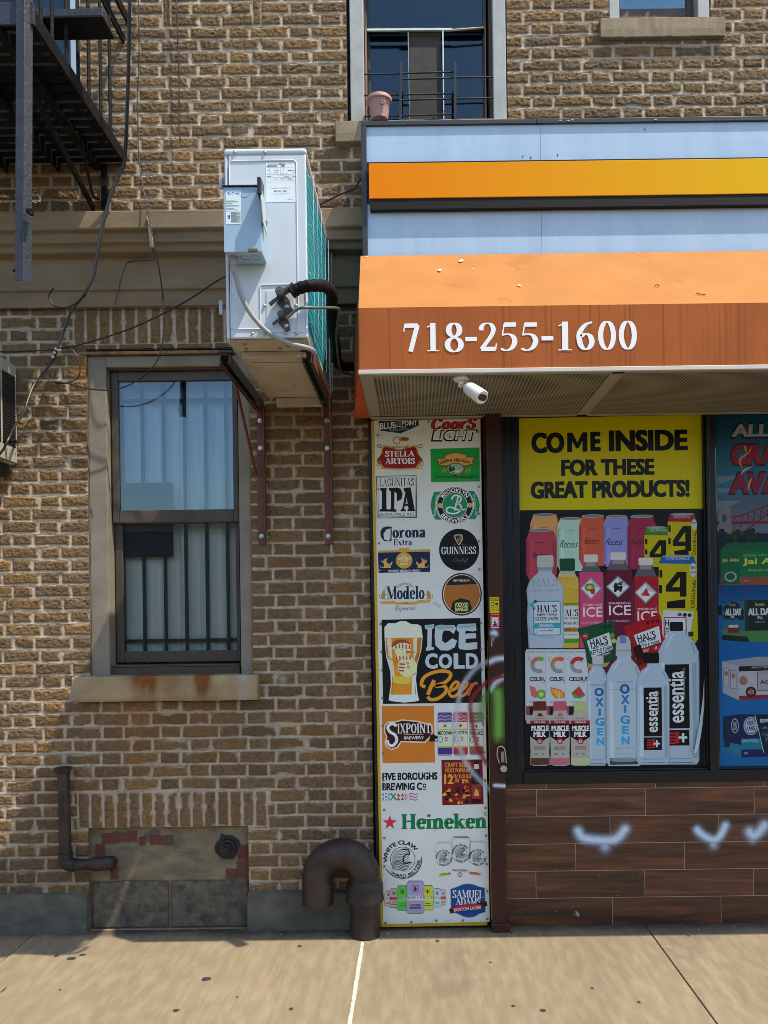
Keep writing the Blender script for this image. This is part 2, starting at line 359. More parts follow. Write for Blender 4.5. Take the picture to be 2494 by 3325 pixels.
    cc = np.concatenate([col.reshape(-1, 3)[uf], np.ones((uf.sum(), 1))], -1).astype(np.float32); ca.data.foreach_set('color', cc.ravel())
    m = mat('brick_face', attr='Col', rough=.88, bump=.5, bscale=260, col2=(.72, .72, .72), nscale=300, spec=.3)
    me.materials.append(m); o = bpy.data.objects.new('brick_wall', me); C.objects.link(o); o.parent = bld
    # rest of the facade beyond the picture
    m2 = bpy.data.materials.new('brick_rest'); m2.use_nodes = True; nt = m2.node_tree; bt = nt.nodes.new('ShaderNodeTexBrick'); tc = nt.nodes.new('ShaderNodeTexCoord')
    mp = nt.nodes.new('ShaderNodeMapping'); mp.inputs['Rotation'].default_value = (math.radians(90), 0, 0); nt.links.new(tc.outputs['Object'], mp.inputs[0]); nt.links.new(mp.outputs[0], bt.inputs[0])
    bt.inputs['Color1'].default_value = (.2, .13, .075, 1); bt.inputs['Color2'].default_value = (.15, .1, .06, 1); bt.inputs['Mortar'].default_value = (.4, .34, .27, 1)
    bt.inputs['Scale'].default_value = 1; bt.inputs['Brick Width'].default_value = .21; bt.inputs['Row Height'].default_value = .067; bt.inputs['Mortar Size'].default_value = .006
    nt.links.new(bt.outputs[0], nt.nodes['Principled BSDF'].inputs[0]); nt.nodes['Principled BSDF'].inputs['Roughness'].default_value = .9
    q = MB(); q.box(-7, -3.0, .004, .5, 0, 5.42).box(2.7, 7, .004, .5, 0, 5.42).box(-7, 7, .004, .5, 5.42, 7.2)
    q.box(-7, 7, .5, 8, 0, 7.2); q.build('side_wall', m2, bld)
    return o
build_wall()
# reveals (jambs of the openings)
jamb = mat('jamb_masonry', (.2, .15, .10), .9, col2=(.12, .09, .06), nscale=30, bump=.5)
def reveal(R, d=.24, b=.006):
    x0, x1, z0, z1 = R; mb = MB()
    mb.box(x0 - .05, x0, b, d, z0 - .02, z1 + .02).box(x1, x1 + .05, b, d, z0 - .02, z1 + .02).box(x0, x1, b, d, z1, z1 + .05).box(x0, x1, b, d, z0 - .05, z0)
    return mb
for R in (WIN, UPC, UPR, UPL): reveal(R).build('reveal', jamb, bld)
# back rooms: dark boxes so the openings are not see-through
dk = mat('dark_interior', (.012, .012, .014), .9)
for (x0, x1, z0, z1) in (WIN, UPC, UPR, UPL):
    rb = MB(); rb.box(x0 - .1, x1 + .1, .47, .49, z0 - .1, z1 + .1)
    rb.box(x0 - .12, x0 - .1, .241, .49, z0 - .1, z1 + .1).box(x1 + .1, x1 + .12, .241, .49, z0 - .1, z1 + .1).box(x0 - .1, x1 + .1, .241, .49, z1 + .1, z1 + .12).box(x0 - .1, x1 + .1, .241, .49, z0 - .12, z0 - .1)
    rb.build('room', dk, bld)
# stone band
stone = mat('brownstone', (.255, .19, .12), .85, col2=(.165, .118, .07), nscale=3.5, stretch=(.7, 1, 3), bump=.5, bscale=180, ramp=(.3, .75), spots=(((.10, .075, .05), 5, .68),))
def zc(v, d): return W(400, v, d)[1]
prof = [(-.165, zc(683, -.165)), (-.165, zc(742, -.165)), (-.150, zc(750, -.15)), (-.135, zc(757, -.135)), (-.13, zc(775, -.13)), (-.13, zc(786, -.13)), (-.112, zc(795, -.112)), (-.105, zc(803, -.105)), (-.10, zc(818, -.10)),
        (-.06, zc(836, -.06)), (-.05, zc(840, -.05)), (-.05, zc(940, -.05)), (-.035, zc(946, -.035)), (-.035, zc(996, -.035)), (.02, zc(996, 0)), (.02, zc(683, -.165) + .004)]
mb = MB(); nx = 40
xa = -3.0
for xb in (W(1195, 800)[0] + .35,):
    mb.extx(prof, xa, xb - .004, nx=1); xa = xb + .0035
o = mb.build('stone_band', stone, bld, bevel=.006)
# crack with missing mortar in the band
ck = MB(); 
for a, b, w in (((1118, 1640), (1135, 1700), .008), ((1135, 1700), (1150, 1870), .016)):
    p = V3('A', *a, -.168); q = V3('A', *b, -.168 if b[1] < 1760 else -.14); ck.bar(p, q, w, .02, up=(0, 1, 0))
ck.build('mortar_chunk', mat('mortar_pale', (.5, .43, .33), .9, col2=(.35, .3, .22), bump=.5), bld)
ck2 = MB(); pts = smoothpath([V3('A', 960, 1985, -.052), V3('A', 930, 2060, -.052), V3('A', 905, 2150, -.052), V3('A', 895, 2212, -.052), V3('C', 700, 100, -.052), V3('C', 692, 158, -.037)], 3)
ck2.tube(pts, .0016, 5); pts = smoothpath([V3('A', 1150, 1870, -.108), V3('A', 1170, 1960, -.102), V3('A', 1040, 1968, -.06), V3('A', 960, 1985, -.053)], 3); ck2.tube(pts, .0022, 5)
ck2.build('crack', mat('crack_dark', (.05, .04, .03), .9), bld)
# foundation: painted concrete base
fnd = mat('base_paint', (.075, .078, .060), .85, col2=(.15, .14, .105), nscale=7, stretch=(1, 1, 2), bump=.8, bscale=35, ramp=(.4, .75), spots=(((.10, .085, .06), 9, .66),))
zt = P('M', 150, 772)[1]
def curb(x0, x1):
    n = int((x1 - x0) / .03) + 2; mb = MB(); prof_n = 7; vs = []
    for i in range(n):
        x = x0 + (x1 - x0) * i / (n - 1)
        for (y, z) in ((.01, zt + .01), (-.012, zt + .005), (-.03, zt - .006), (-.036, zt - .03), (-.04, zt * .5), (-.045, .03), (-.05, -.01), (.01, -.01)):
            vs.append((x, y + random.uniform(-.006, .006) * (y < 0), z + random.uniform(-.006, .004) * (z > .05)))
    k = 8; fs = [(a * k + b, a * k + (b + 1) % k, (a + 1) * k + (b + 1) % k, (a + 1) * k + b) for a in range(n - 1) for b in range(k)] + [tuple(range(k))[::-1], tuple((n - 1) * k + b for b in range(k))]
    mb.add(vs, fs); return mb
for x0, x1 in ((-3.0, PATCH[0]), (PATCH[1], -.22)):
    fixn(curb(x0, x1).build('foundation', fnd, bld, smooth=True))
# patched basement opening
px0, px1, pz0, pz1 = PATCH
stucco = mat('patch_cement', (.28, .22, .135), .9, col2=(.12, .10, .066), nscale=8, stretch=(1, 1, 2), bump=.9, bscale=70, ramp=(.3, .7), spots=(((.11, .10, .075), 4, .62), ((.07, .065, .055), 22, .70)))
zb = P('M', 600, 722)[1]
po = MB().box(px0 - .02, px1 + .02, .03, .1, zb, pz1 + .02).build('patched_opening', stucco, bld, bevel=.003)
blk = mat('cement_block', (.18, .15, .105), .95, col2=(.065, .057, .047), nscale=20, bump=1.0, bscale=150, ramp=(.35, .65))
for a, b in (((375, 728), (692, 872)), ((703, 724), (1026, 868))):
    X0_, Z1_ = P('M', *a); X1_, Z0_ = P('M', *b)
    MB().box(X0_, X1_, .022, .1, .0, Z1_).build('cement_block', blk, po, bevel=.006)
MB().box(px0 - .02, px1 + .02, .034, .1, -.01, zb).build('mortar_bed', stucco, po)
redb = mat('red_brick_remnant', (.16, .035, .028), .9, col2=(.10, .06, .04), nscale=26, bump=.9, bscale=90)
for (x0, y0, x1, y1) in ((415, 520, 560, 562), (572, 540, 596, 570), (617, 532, 708, 572), (388, 570, 425, 625), (983, 570, 1028, 635), (978, 640, 1026, 712), (932, 672, 976, 712), (452, 668, 482, 716)):
    X_0, X_1, Z_0, Z_1 = rect('M', x0, y0, x1, y1); n = 44; ring = []
    for i in range(n):
        t = i / n * 4; s_ = int(t); f = t - s_
        q = [(f, 0), (1, f), (1 - f, 1), (0, 1 - f)][s_]
        ring.append((X_0 + (X_1 - X_0) * q[0] + random.uniform(-.006, .004), Z_0 + (Z_1 - Z_0) * q[1] + random.uniform(-.006, .005)))
    fixn(MB().prism(ring, .026, .06).build('brick_remnant', redb, po))
# vent plug in the patched opening
pc = V3('M', 945, 574, .03)
vp = thing('pipe_plug', 'black capped clean-out pipe stub in the patched basement opening', 'pipe')
MB().lathe([(.0, -.075), (.018, -.075), (.02, -.068), (.02, -.055), (.03, -.053), (.032, -.045), (.032, -.028), (.044, -.026), (.046, -.018), (.046, .0), (.052, .003), (.052, .02)], (pc.x, 0.03, pc.z), 'y', 24).build('cap', mat('black_iron', (.015, .014, .014), .55, metal=.1, bump=.4), vp, smooth=True)
ring = [(pc.x + .062 * math.cos(a * .35) * random.uniform(.8, 1.15) - .004, pc.z + .004 + .07 * math.sin(a * .35) * random.uniform(.8, 1.15)) for a in range(18)]
fixn(MB().prism(ring, .024, .05).build('tar_seal', mat('tar', (.025, .023, .022), .8, bump=.8), vp))

# dirt and crumbs where the wall meets the pavement
def dirt():
    m = bpy.data.materials.new('wall_foot_dirt'); m.use_nodes = True; nt = m.node_tree; b = nt.nodes['Principled BSDF']; b.inputs['Base Color'].default_value = (.055, .045, .035, 1); b.inputs['Roughness'].default_value = .95
    a = nt.nodes.new('ShaderNodeAttribute'); a.attribute_name = 'Cov'; nt.links.new(a.outputs['Fac'], b.inputs['Alpha'])
    X, Y = np.meshgrid(np.linspace(-3.0, 2.7, 900), np.linspace(-.30, -.012, 60), indexing='ij')
    n1 = fbm(X, Y, 9, 22, 301, 5, .7); n2 = fbm(X, Y, 1.7, 3, 311, 3)
    cov = np.clip((np.exp(-((-.012 - Y) / (.05 + .09 * n2)) ** 1.4) * 1.25 - .25) * (.15 + 1.5 * n1) * (.4 + .9 * n2), 0, .85)
    cov = np.maximum(cov, np.clip((n1 - .74) * 5, 0, .6) * np.exp((Y + .05) * 9)); idx = np.arange(900 * 60).reshape(900, 60)
    me = bpy.data.meshes.new('dirt'); me.from_pydata([(float(a_), float(b_), .0012) for a_, b_ in zip(X.ravel(), Y.ravel())], [], [(int(idx[i, j]), int(idx[i + 1, j]), int(idx[i + 1, j + 1]), int(idx[i, j + 1])) for i in range(899) for j in range(59)])
    at = me.attributes.new('Cov', 'FLOAT', 'POINT'); at.data.foreach_set('value', cov.ravel().astype(np.float32)); me.materials.append(m); o = bpy.data.objects.new('dirt', me); C.objects.link(o); o['kind'] = 'stuff'
    mb = MB()
    for k in range(240):
        x = random.uniform(-2.3, 1.9); y = -.06 - abs(random.gauss(0, .05)) - (.0 if x < -.25 or x > .45 else .03); s_ = random.choice([random.uniform(.0012, .003)] * 5 + [random.uniform(.003, .006)]); c = random.choice([(.25, .2, .14), (.1, .08, .06), (.45, .42, .36), (.16, .11, .06)])
        v = [(x + s_ * random.uniform(.5, 1.3) * math.cos(a), y + s_ * random.uniform(.5, 1.3) * math.sin(a), .0015) for a in (0, 1.3, 2.5, 3.8, 5)] + [(x, y, .002 + s_ * .8)]
        mb.add(v, [(i, (i + 1) % 5, 5) for i in range(5)], c)
    o = mb.build('crumbs', mat('crumb', attr='Col', rough=.9), None, colors=True); o['kind'] = 'stuff'
dirt()
# ================================================================== WINDOWS
def glass_mat(name, refl=.2, tint=(.8, .9, .92), rough=.0, ripple=.0, gcol=(.55, .75, 1)):
    m = bpy.data.materials.new(name); m.use_nodes = True; nt = m.node_tree; nt.nodes.clear(); L = nt.links
    out = nt.nodes.new('ShaderNodeOutputMaterial'); mx = nt.nodes.new('ShaderNodeMixShader'); t = nt.nodes.new('ShaderNodeBsdfTransparent'); g = nt.nodes.new('ShaderNodeBsdfGlossy')
    t.inputs[0].default_value = (*tint, 1); g.inputs['Roughness'].default_value = rough; g.inputs[0].default_value = (*gcol, 1)
    f = nt.nodes.new('ShaderNodeFresnel'); f.inputs[0].default_value = 1.5
    ad = nt.nodes.new('ShaderNodeMath'); ad.operation = 'ADD'; ad.inputs[1].default_value = refl; L.new(f.outputs[0], ad.inputs[0]); ad.use_clamp = True
    if ripple:
        tc = nt.nodes.new('ShaderNodeTexCoord'); n = nt.nodes.new('ShaderNodeTexNoise'); n.inputs['Scale'].default_value = 3; L.new(tc.outputs['Object'], n.inputs[0])
        b = nt.nodes.new('ShaderNodeBump'); b.inputs['Strength'].default_value = ripple; b.inputs['Distance'].default_value = .01; L.new(n.outputs[0], b.inputs['Height']); L.new(b.outputs[0], g.inputs['Normal'])
    L.new(ad.outputs[0], mx.inputs[0]); L.new(t.outputs[0], mx.inputs[1]); L.new(g.outputs[0], mx.inputs[2]); L.new(mx.outputs[0], out.inputs[0]); MATS[name] = m; return m
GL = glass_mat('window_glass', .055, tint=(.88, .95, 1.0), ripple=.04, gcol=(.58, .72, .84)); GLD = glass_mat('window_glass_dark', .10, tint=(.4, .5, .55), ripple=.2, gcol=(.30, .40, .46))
casing = mat('casing_tan', (.27, .235, .18), .7, col2=(.20, .17, .13), nscale=6, bump=.3, bscale=40, spots=(((.05, .045, .035), 7, .70),))
casing_g = mat('casing_grey', (.42, .44, .43), .6, col2=(.33, .35, .35), nscale=8, bump=.2, spots=(((.10, .09, .08), 9, .74),))
sashm = mat('sash_brown', (.085, .062, .045), .5, col2=(.055, .04, .03), nscale=12, bump=.15)
sashd = mat('sash_dark', (.03, .026, .024), .5, col2=(.05, .042, .036), nscale=15)
def ringbox(mb, R, w, y0, y1):
    """frame: R=(x0,x1,z0,z1) outer; w=(left,right,bottom,top) widths"""
    x0, x1, z0, z1 = R; l, r, b, t = w
    mb.box(x0, x0 + l, y0, y1, z0, z1).box(x1 - r, x1, y0, y1, z0, z1)
    if b: mb.box(x0 + l, x1 - r, y0, y1, z0, z0 + b)
    if t: mb.box(x0 + l, x1 - r, y0, y1, z1 - t, z1)
    return mb
silln = mat('sill_stone', (.30, .235, .155), .85, col2=(.22, .17, .11), nscale=6, bump=.6, bscale=130)
rust = mat('sill_rust', attr='Col', rough=.85, col2=(.8, .76, .7), nscale=9, bump=.6, bscale=130)
def sill(par, R, m, d=.07):
    x0, x1, z0, z1 = R; n = 30; mb = MB(); pr = ((.03, z0), (-d, z0 + .002), (-d - .002, z0 + .4 * (z1 - z0)), (-d, z1 - .006), (.03, z1 + .003))
    vs = [(x0 + (x1 - x0) * i / n, y + random.uniform(-.0015, .0015), z + random.uniform(-.0018, .0018)) for i in range(n + 1) for (y, z) in pr]; k = 5
    mb.add(vs, [(a * k + b, a * k + (b + 1) % k, (a + 1) * k + (b + 1) % k, (a + 1) * k + b) for a in range(n) for b in range(k)] + [tuple(range(k)), tuple(n * k + b for b in range(k))[::-1]])
    return fixn(mb.build('sill', m, par, bevel=.004))
def win(label, R):
    w = bpy.data.objects.new('window', None); C.objects.link(w); w.parent = bld; w['label'] = label; return w
# --- lower left window
w1 = win('double-hung window with tan casing, security bars and pale curtain', WIN)
x0, x1, z0, z1 = WIN; y_c = .012
htop = P('L', 600, 96)[1]
ringbox(MB(), (x0, x1, z0, htop), (P('L', 275, 1000, y_c)[0] - x0, x1 - P('L', 1062, 1000, y_c)[0], 0, htop - P('L', 600, 166, y_c)[1]), y_c, .13).build('casing', casing, w1, bevel=.004)
MB().box(x0 - .03, x1 + .03, -.012, .10, htop + .004, htop + .018).build('lintel', mat('lintel_paint', (.32, .22, .14), .8, col2=(.12, .07, .04), nscale=14, bump=.8), w1, bevel=.002)
MB().box(x0, x1, .05, .13, htop + .018, z1).build('lintel_gap', dk, w1)
MB().box(P('L', 285, 1900, .03)[0], P('L', 1066, 1900, .03)[0], .03, .12, z0, P('L', 650, 1962, .05)[1] - .001).build('sill_board', sashm, w1, bevel=.003)
xs0, xs1 = P('L', 268, 1000, .05)[0], P('L', 1064, 1000, .05)[0]; zt_, zb_ = P('L', 600, 172, .05)[1], P('L', 650, 1962, .05)[1]
ringbox(MB(), (xs0, xs1, zb_, zt_), (.018, .006, .012, .016), .035, .14).build('frame', sashm, w1, bevel=.003)
# upper sash
def sash(par, xa, xb, za, zb2, rails, y, m, gl, name='sash'):
    o = ringbox(MB(), (xa, xb, za, zb2), rails, y, y + .03).build(name, m, par, bevel=.003)
    l, r, b, t = rails
    MB().box(xa + l - .004, xb - r + .004, y + .013, y + .017, za + b - .004, zb2 - t + .004).build('pane', gl, o); return o
u0, u1 = P('L', 300, 600, .06)[0], P('L', 1052, 600, .06)[0]
sash(w1, u0, u1, P('L', 700, 1098, .06)[1], P('L', 650, 195, .06)[1], (P('L', 340, 640, .06)[0] - u0, u1 - P('L', 1024, 640, .06)[0], P('L', 700, 1023, .06)[1] - P('L', 700, 1098, .06)[1], P('L', 650, 195, .06)[1] - P('L', 650, 250, .06)[1]), .06, sashm, GL)
u0, u1 = P('L', 322, 1500, .09)[0], P('L', 1062, 1500, .09)[0]
sash(w1, u0, u1, P('L', 700, 1935, .09)[1], P('L', 700, 1085, .09)[1], (P('L', 366, 1500, .09)[0] - u0, u1 - P('L', 1043, 1500, .09)[0], P('L', 700, 1868, .09)[1] - P('L', 700, 1935, .09)[1], P('L', 700, 1085, .09)[1] - P('L', 700, 1104, .09)[1]), .095, sashm, glass_mat('window_glass_low', .03, tint=(.97, .99, .97), ripple=.04, gcol=(.6, .75, .8)))
def stained_sill():
    x0, x1, z0, z1 = SILLS[0]; d = .065; nx_, nz_ = 150, 12; vs = []; cc = []
    ra, rb = P('L', 520, 2040)[0], P('L', 862, 2040)[0]; pale = P('L', 1105, 2080)[0]
    for i in range(nx_ + 1):
        x = x0 + (x1 - x0) * i / nx_
        for (y, z, t) in [(.03, z0, 0)] + [(-d + (.003 if k in (0, nz_) else 0), z0 + (z1 - z0) * k / nz_, k / nz_) for k in range(nz_ + 1)] + [(.03, z1 + .002, 1)]:
            n_ = float(fbm(np.array([x]), np.array([z]), 26, 9, 4, 3)[0]); n2_ = float(fbm(np.array([x]), np.array([z]), 9, 30, 44, 3)[0])
            vs.append((x, y + (n_ - .5) * .003, z + (n2_ - .5) * .003 * (t in (0, 1))))
            w = max(math.exp(-((x - ra) / .075) ** 2), .95 * math.exp(-((x - rb) / .045) ** 2), .35 * math.exp(-((x - ra - .12) / .12) ** 2)) * (.25 + .75 * t) * (.5 + 1.6 * n_) * 1.25
            w = min(max(w, 0), 1); c = [.40 * (1 - w) + .20 * w, .305 * (1 - w) + .066 * w, .175 * (1 - w) + .010 * w]
            g_ = math.exp(-((x - pale) / .03) ** 2) * n_; e_ = 1 - .35 * max(0, .25 - t) * 4 * n2_; cc.append([min(.8, (q * (1 - g_) + .5 * g_) * (.8 + .4 * n2_) * e_) for q in c])
    k_ = nz_ + 3; fs = [(a * k_ + b, a * k_ + (b + 1) % k_, (a + 1) * k_ + (b + 1) % k_, (a + 1) * k_ + b) for a in range(nx_) for b in range(k_)] + [tuple(range(k_)), tuple(nx_ * k_ + b for b in range(k_))[::-1]]
    me = bpy.data.meshes.new('sill'); me.from_pydata(vs, [], fs); ca = me.color_attributes.new('Col', 'FLOAT_COLOR', 'POINT'); ca.data.foreach_set('color', [q for c in cc for q in (*c, 1.0)]); me.materials.append(rust)
    o = bpy.data.objects.new('sill', me); C.objects.link(o); o.parent = w1; fixn(o)
stained_sill()
bars = mat('bar_paint', (.025, .03, .036), .6)
for xx in (357, 480, 607, 732, 857, 981):
    MB().bar(V3('L', xx + 12, 1200, .147) + Vector((0, 0, 1.0)), V3('L', xx + 12, 1200, .147) - Vector((0, 0, 1.0)), .017, .010, up=(0, 1, 0)).build('security_bar', bars, w1)
for yy in (376, 1812):
    a, b_ = V3('L', 200, yy, .158), V3('L', 1200, yy, .158); b_.z = a.z; MB().bar(a, b_, .014, .018).build('security_bar', bars, w1)
def curtain(par, R, y, m, amp=.018, per=.12, zlow=None):
    x0, x1, z0, z1 = R; n = 220; mb = MB(); vs = []
    for i in range(n + 1):
        x = x0 + (x1 - x0) * i / n; yy = y + amp * math.sin(x * 6.283 / per + 1.2 * math.sin(x * 9)) + amp * .4 * math.sin(x * 6.283 / per * 2.3)
        vs += [(x, yy, z0), (x, yy * 1.0 + .004, z1)]
    mb.add(vs, [(2 * i, 2 * i + 2, 2 * i + 3, 2 * i + 1) for i in range(n)]); return mb.build('curtain', m, par, smooth=True)
cm_ = mat('curtain_cloth', (.88, .90, .88), .9, col2=(.74, .79, .80), nscale=9, stretch=(3, 1, .1))
curtain(w1, (x0 - .02, x1 + .02, z0 - .02, z1 + .05), .185, cm_, .012)
# dark panel added behind the glass to paint in a dark reflection
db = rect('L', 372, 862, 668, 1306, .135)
MB().box(db[0], db[1], .1285, .1395, db[2], db[3]).build('reflection_panel', mat('dark_reflection', (.035, .045, .055), .6, spec=.2, col2=(.02, .028, .035), nscale=4), w1, bevel=.012)
# --- upper centre window with guard
w2 = win('upper dark window with grey casing and crooked screen track', UPC)
def wq(a, b, y=.03): return rect('Q', a[0], a[1], b[0], b[1], y)
R = wq((150, -260), (270, 1100), -.005); MB().box(R[0], R[1], -.005, .12, UPC[2], R[3]).build('casing', casing_g, w2, bevel=.004)
R = wq((1392, -260), (1506, 1100), -.005); MB().box(R[0], R[1], -.005, .12, UPC[2], R[3]).build('casing', casing_g, w2, bevel=.004)
MB().box(UPC[0], P('Q', 150, 500)[0], .03, .12, UPC[2], UPC[3]).build('caulk_gap', dk, w2)
MB().box(P('Q', 1506, 500)[0], UPC[1], .03, .12, UPC[2], UPC[3]).build('caulk_gap', dk, w2)
FR = wq((262, -260), (1400, 1062), .04)
ringbox(MB(), FR, (.022, .026, .012, .02), .04, .14).build('frame', sashm, w2, bevel=.003)
a0, a1 = P('Q', 302, 500, .07)[0], P('Q', 1338, 500, .07)[0]
sash(w2, a0, a1, P('Q', 800, 262, .07)[1], FR[3] - .02, (.014, .018, .012, .02), .06, sashd, GLD)
sash(w2, a0, a1, FR[2] + .004, P('Q', 800, 250, .1)[1], (.014, .018, .016, .012), .095, sashd, GLD)
al = mat('aluminium_white', (.72, .8, .78), .4, col2=(.6, .68, .66), nscale=20)
def qbar(p, q, w, y=.045, m=al, nm='screen_track'): return MB().bar(V3('Q', *p, y), V3('Q', *q, y), .012, w, up=(0, 0, 1) if abs(p[1] - q[1]) < 100 else (1, 0, 0)).build(nm, m, w2, bevel=.001)
qbar((298, 263), (1040, 258), .011); qbar((1040, 262), (1318, 240), .005)
qbar((958, 272), (965, 1050), .0065); qbar((656, 285), (668, 1050), .0045, m=mat('track_grey', (.3, .31, .29), .5)); qbar((575, 284), (960, 284), .003, m=sashd)
qbar((287, 250), (293, 1050), .006, .038, mat('bare_wood', (.36, .2, .1), .8)); qbar((1325, 240), (1333, 1050), .005, .038, mat('bare_wood'))
R = wq((670, 290), (945, 1060), .055); MB().box(R[0], R[1], .056, .059, R[2], R[3]).build('screen_panel', mat('screen_mesh', (.035, .03, .026), .8, col2=(.05, .045, .04), nscale=30), w2)
gd = mat('guard_black', (.02, .022, .028), .45, metal=.2)
g = thing('window_guard', 'black telescoping metal guard rails across the upper middle window', 'window guard')
for (p, q) in (((268, 646), (590, 640)), ((600, 637), (1050, 625)), ((600, 688), (1050, 678)), ((1062, 674), (1392, 668)), ((268, 830), (590, 822)), ((600, 822), (1050, 812)), ((600, 870), (1050, 858)), ((1062, 858), (1392, 850)), ((268, 1012), (590, 1006)), ((600, 1006), (1050, 992)), ((600, 1043), (1392, 1036))):
    MB().tube([V3('Q', *p, .0), V3('Q', *q, .0)], .0042, 8).build('rail', gd, g, smooth=True)
for p, q in (((595, 548), (588, 1052)), ((1062, 548), (1064, 1060))):
    MB().bar(V3('Q', *p, -.008), V3('Q', *q, -.008), .014, .010, up=(0, 1, 0)).build('upright', gd, g, bevel=.001)
sill(w2, (SILLS[2][0], UPC[1] + .08, SILLS[2][2], SILLS[2][3]), silln, .05)
# --- upper right window (only its foot shows)
w3 = win('upper right window whose dark lower rail sits on a stone sill', UPR)
R = rect('D', 1066, -160, 1104, 74, -.003); MB().box(R[0], R[1], -.003, .12, UPR[2], R[3]).build('casing', casing_g, w3, bevel=.004)
R = rect('D', 1396, -160, 1440, 74, -.003); MB().box(R[0], R[1], -.003, .12, UPR[2], R[3]).build('casing', casing_g, w3, bevel=.004)
xa, xb = P('D', 1104, 20, .05)[0], P('D', 1397, 20, .05)[0]
sash(w3, xa, xb, UPR[2] + .002, UPR[3] - .02, (.006, .055, P('D', 1200, 33, .06)[1] - UPR[2], .03), .06, sashm, glass_mat('window_glass_bright', .12, gcol=(.5, .7, .78)))
curtain(w3, (xa - .02, xb + .02, UPR[2], UPR[3]), .3, mat('blind_blue', (.35, .55, .6), .8))
sill(w3, SILLS[1], silln, .028)
# --- upper left window behind the fire escape
w4 = win('window behind the fire escape platform with pale frame', UPL)
m4 = mat('frame_bluegrey', (.45, .52, .6), .5)
ringbox(MB(), (UPL[0], UPL[1], UPL[2], UPL[3]), (.06, W(250, 200)[0] - W(229, 200)[0], .035, .04), .0, .12).build('casing', m4, w4, bevel=.003)
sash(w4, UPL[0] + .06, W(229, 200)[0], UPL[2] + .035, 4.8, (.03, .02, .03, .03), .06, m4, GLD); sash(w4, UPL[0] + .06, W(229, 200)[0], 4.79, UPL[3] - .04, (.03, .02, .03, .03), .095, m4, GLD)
curtain(w4, UPL, .3, mat('blind_pale', (.62, .72, .8), .8))
# ================================================================== FLOWER POT
pt = thing('flower_pot', 'pink clay-coloured plastic flower pot on the ledge of the upper middle window', 'flower pot')
pc = V3('Q', 408, 950, -.05); s = P('Q', 518, 900, -.05)[0] - P('Q', 298, 900, -.05)[0]; r = s / 2
hz = P('Q', 408, 862, -.05)[1] - P('Q', 408, 1045, -.05)[1]; zb0 = P('Q', 408, 1045, -.05)[1]
mp_ = mat('pot_pink', (.48, .27, .235), .6, col2=(.41, .23, .2), nscale=15)
pot = MB().lathe([(.0, .004), (r * .66, .0), (r * .69, .02), (r * .72, hz * .3), (r * .80, hz * .72), (r * .84, hz * .80), (r, hz * .84), (r * 1.0, hz * .95), (r * .97, hz), (r * .88, hz), (r * .84, hz * .82), (r * .6, hz * .15), (0, hz * .15)], (pc.x, -.05 + 0, zb0), 'z', 40).build('body', mp_, pt, smooth=True)
for k in range(5):
    a = k * 1.256; c = Vector((pc.x + .022 + .008 * math.cos(a), -.05 - r * .80, zb0 + hz * .55 + .008 * math.sin(a))); MB().lathe([(0, -.004), (.004, -.003), (.006, 0), (.0, .004)], c, 'y', 10).build('relief_flower', mp_, pt, smooth=True)
# ================================================================== PIPES AT THE FOOT OF THE WALL
iron = mat('rusty_iron', (.018, .014, .013), .5, metal=.1, col2=(.075, .042, .028), nscale=9, bump=.9, bscale=90, ramp=(.4, .75), spots=(((.01, .009, .009), 30, .66),))
gp = thing('gooseneck_pipe', 'fat rusty gooseneck vent pipe curving down beside the beer banner', 'pipe')
yP = -.115
pr = (P('O', 748, 1750, yP)[0], P('O', 1000, 1750, yP)[0]); cx = sum(pr) / 2; rad = (pr[1] - pr[0]) / 2
ztop = P('O', 700, 1105, yP)[1] - rad; xl = (P('O', 343, 1550, yP)[0] + P('O', 606, 1550, yP)[0]) / 2
cxm = (cx + xl) / 2; R_ = (cx - xl) / 2; zc0 = ztop - R_
zend = P('O', 475, 1650, yP)[1]
path = [(xl, yP, zend), (xl, yP, (zend + zc0) / 2), (xl, yP, zc0)] + [(cxm - R_ * math.cos(a), yP, zc0 + R_ * math.sin(a)) for a in [math.pi * i / 22 for i in range(1, 22)]] + [(cx, yP, zc0), (cx, yP, P('O', 880, 1500, yP)[1])]
MB().tube(path, rad * 1.04, 40, caps=False).build('bend', iron, gp, smooth=True)
MB().tube([(xl, yP, zend + .06), (xl, yP, zend + .0602)], rad * .97, 40).build('bend_throat', dk, gp)
zh0, zh1 = P('O', 880, 1485, yP)[1], P('O', 880, 1615, yP)[1]
MB().lathe([(rad * 1.02, .03), (rad * 1.12, .018), (rad * 1.22, .004), (rad * 1.24, -.01), (rad * 1.24, zh1 - zh0 + .02), (rad * 1.28, zh1 - zh0 + .012), (rad * 1.28, zh1 - zh0), (rad, zh1 - zh0 - .004)], (cx, yP, zh0), 'z', 40).build('hub', iron, gp, smooth=True)
MB().tube([(cx, yP, -.01), (cx, yP, zh1)], rad, 40).build('riser', iron, gp, smooth=True)
sp = thing('standpipe', 'thin rusty black pipe with flat cap and elbow into the patched opening', 'pipe')
yS = -.05
a = [V3('M', 262, 262, yS), V3('M', 268, 450, yS), V3('M', 272, 600, yS), V3('M', 276, 632, yS), V3('M', 292, 648, yS), V3('M', 330, 649, yS), V3('M', 400, 645, yS), V3('M', 445, 640, yS)]
rp = (P('M', 290, 400, yS)[0] - P('M', 243, 400, yS)[0]) / 2
MB().tube(a[:3], rp, 20).build('upright', iron, sp, smooth=True); MB().tube(a[4:7], rp * .98, 20).build('branch', iron, sp, smooth=True)
e = smoothpath([V3('M', 271, 600, yS), V3('M', 272, 628, yS), V3('M', 284, 645, yS), V3('M', 312, 649, yS)], 5); MB().tube(e, rp * 1.2, 20).build('elbow', iron, sp, smooth=True)
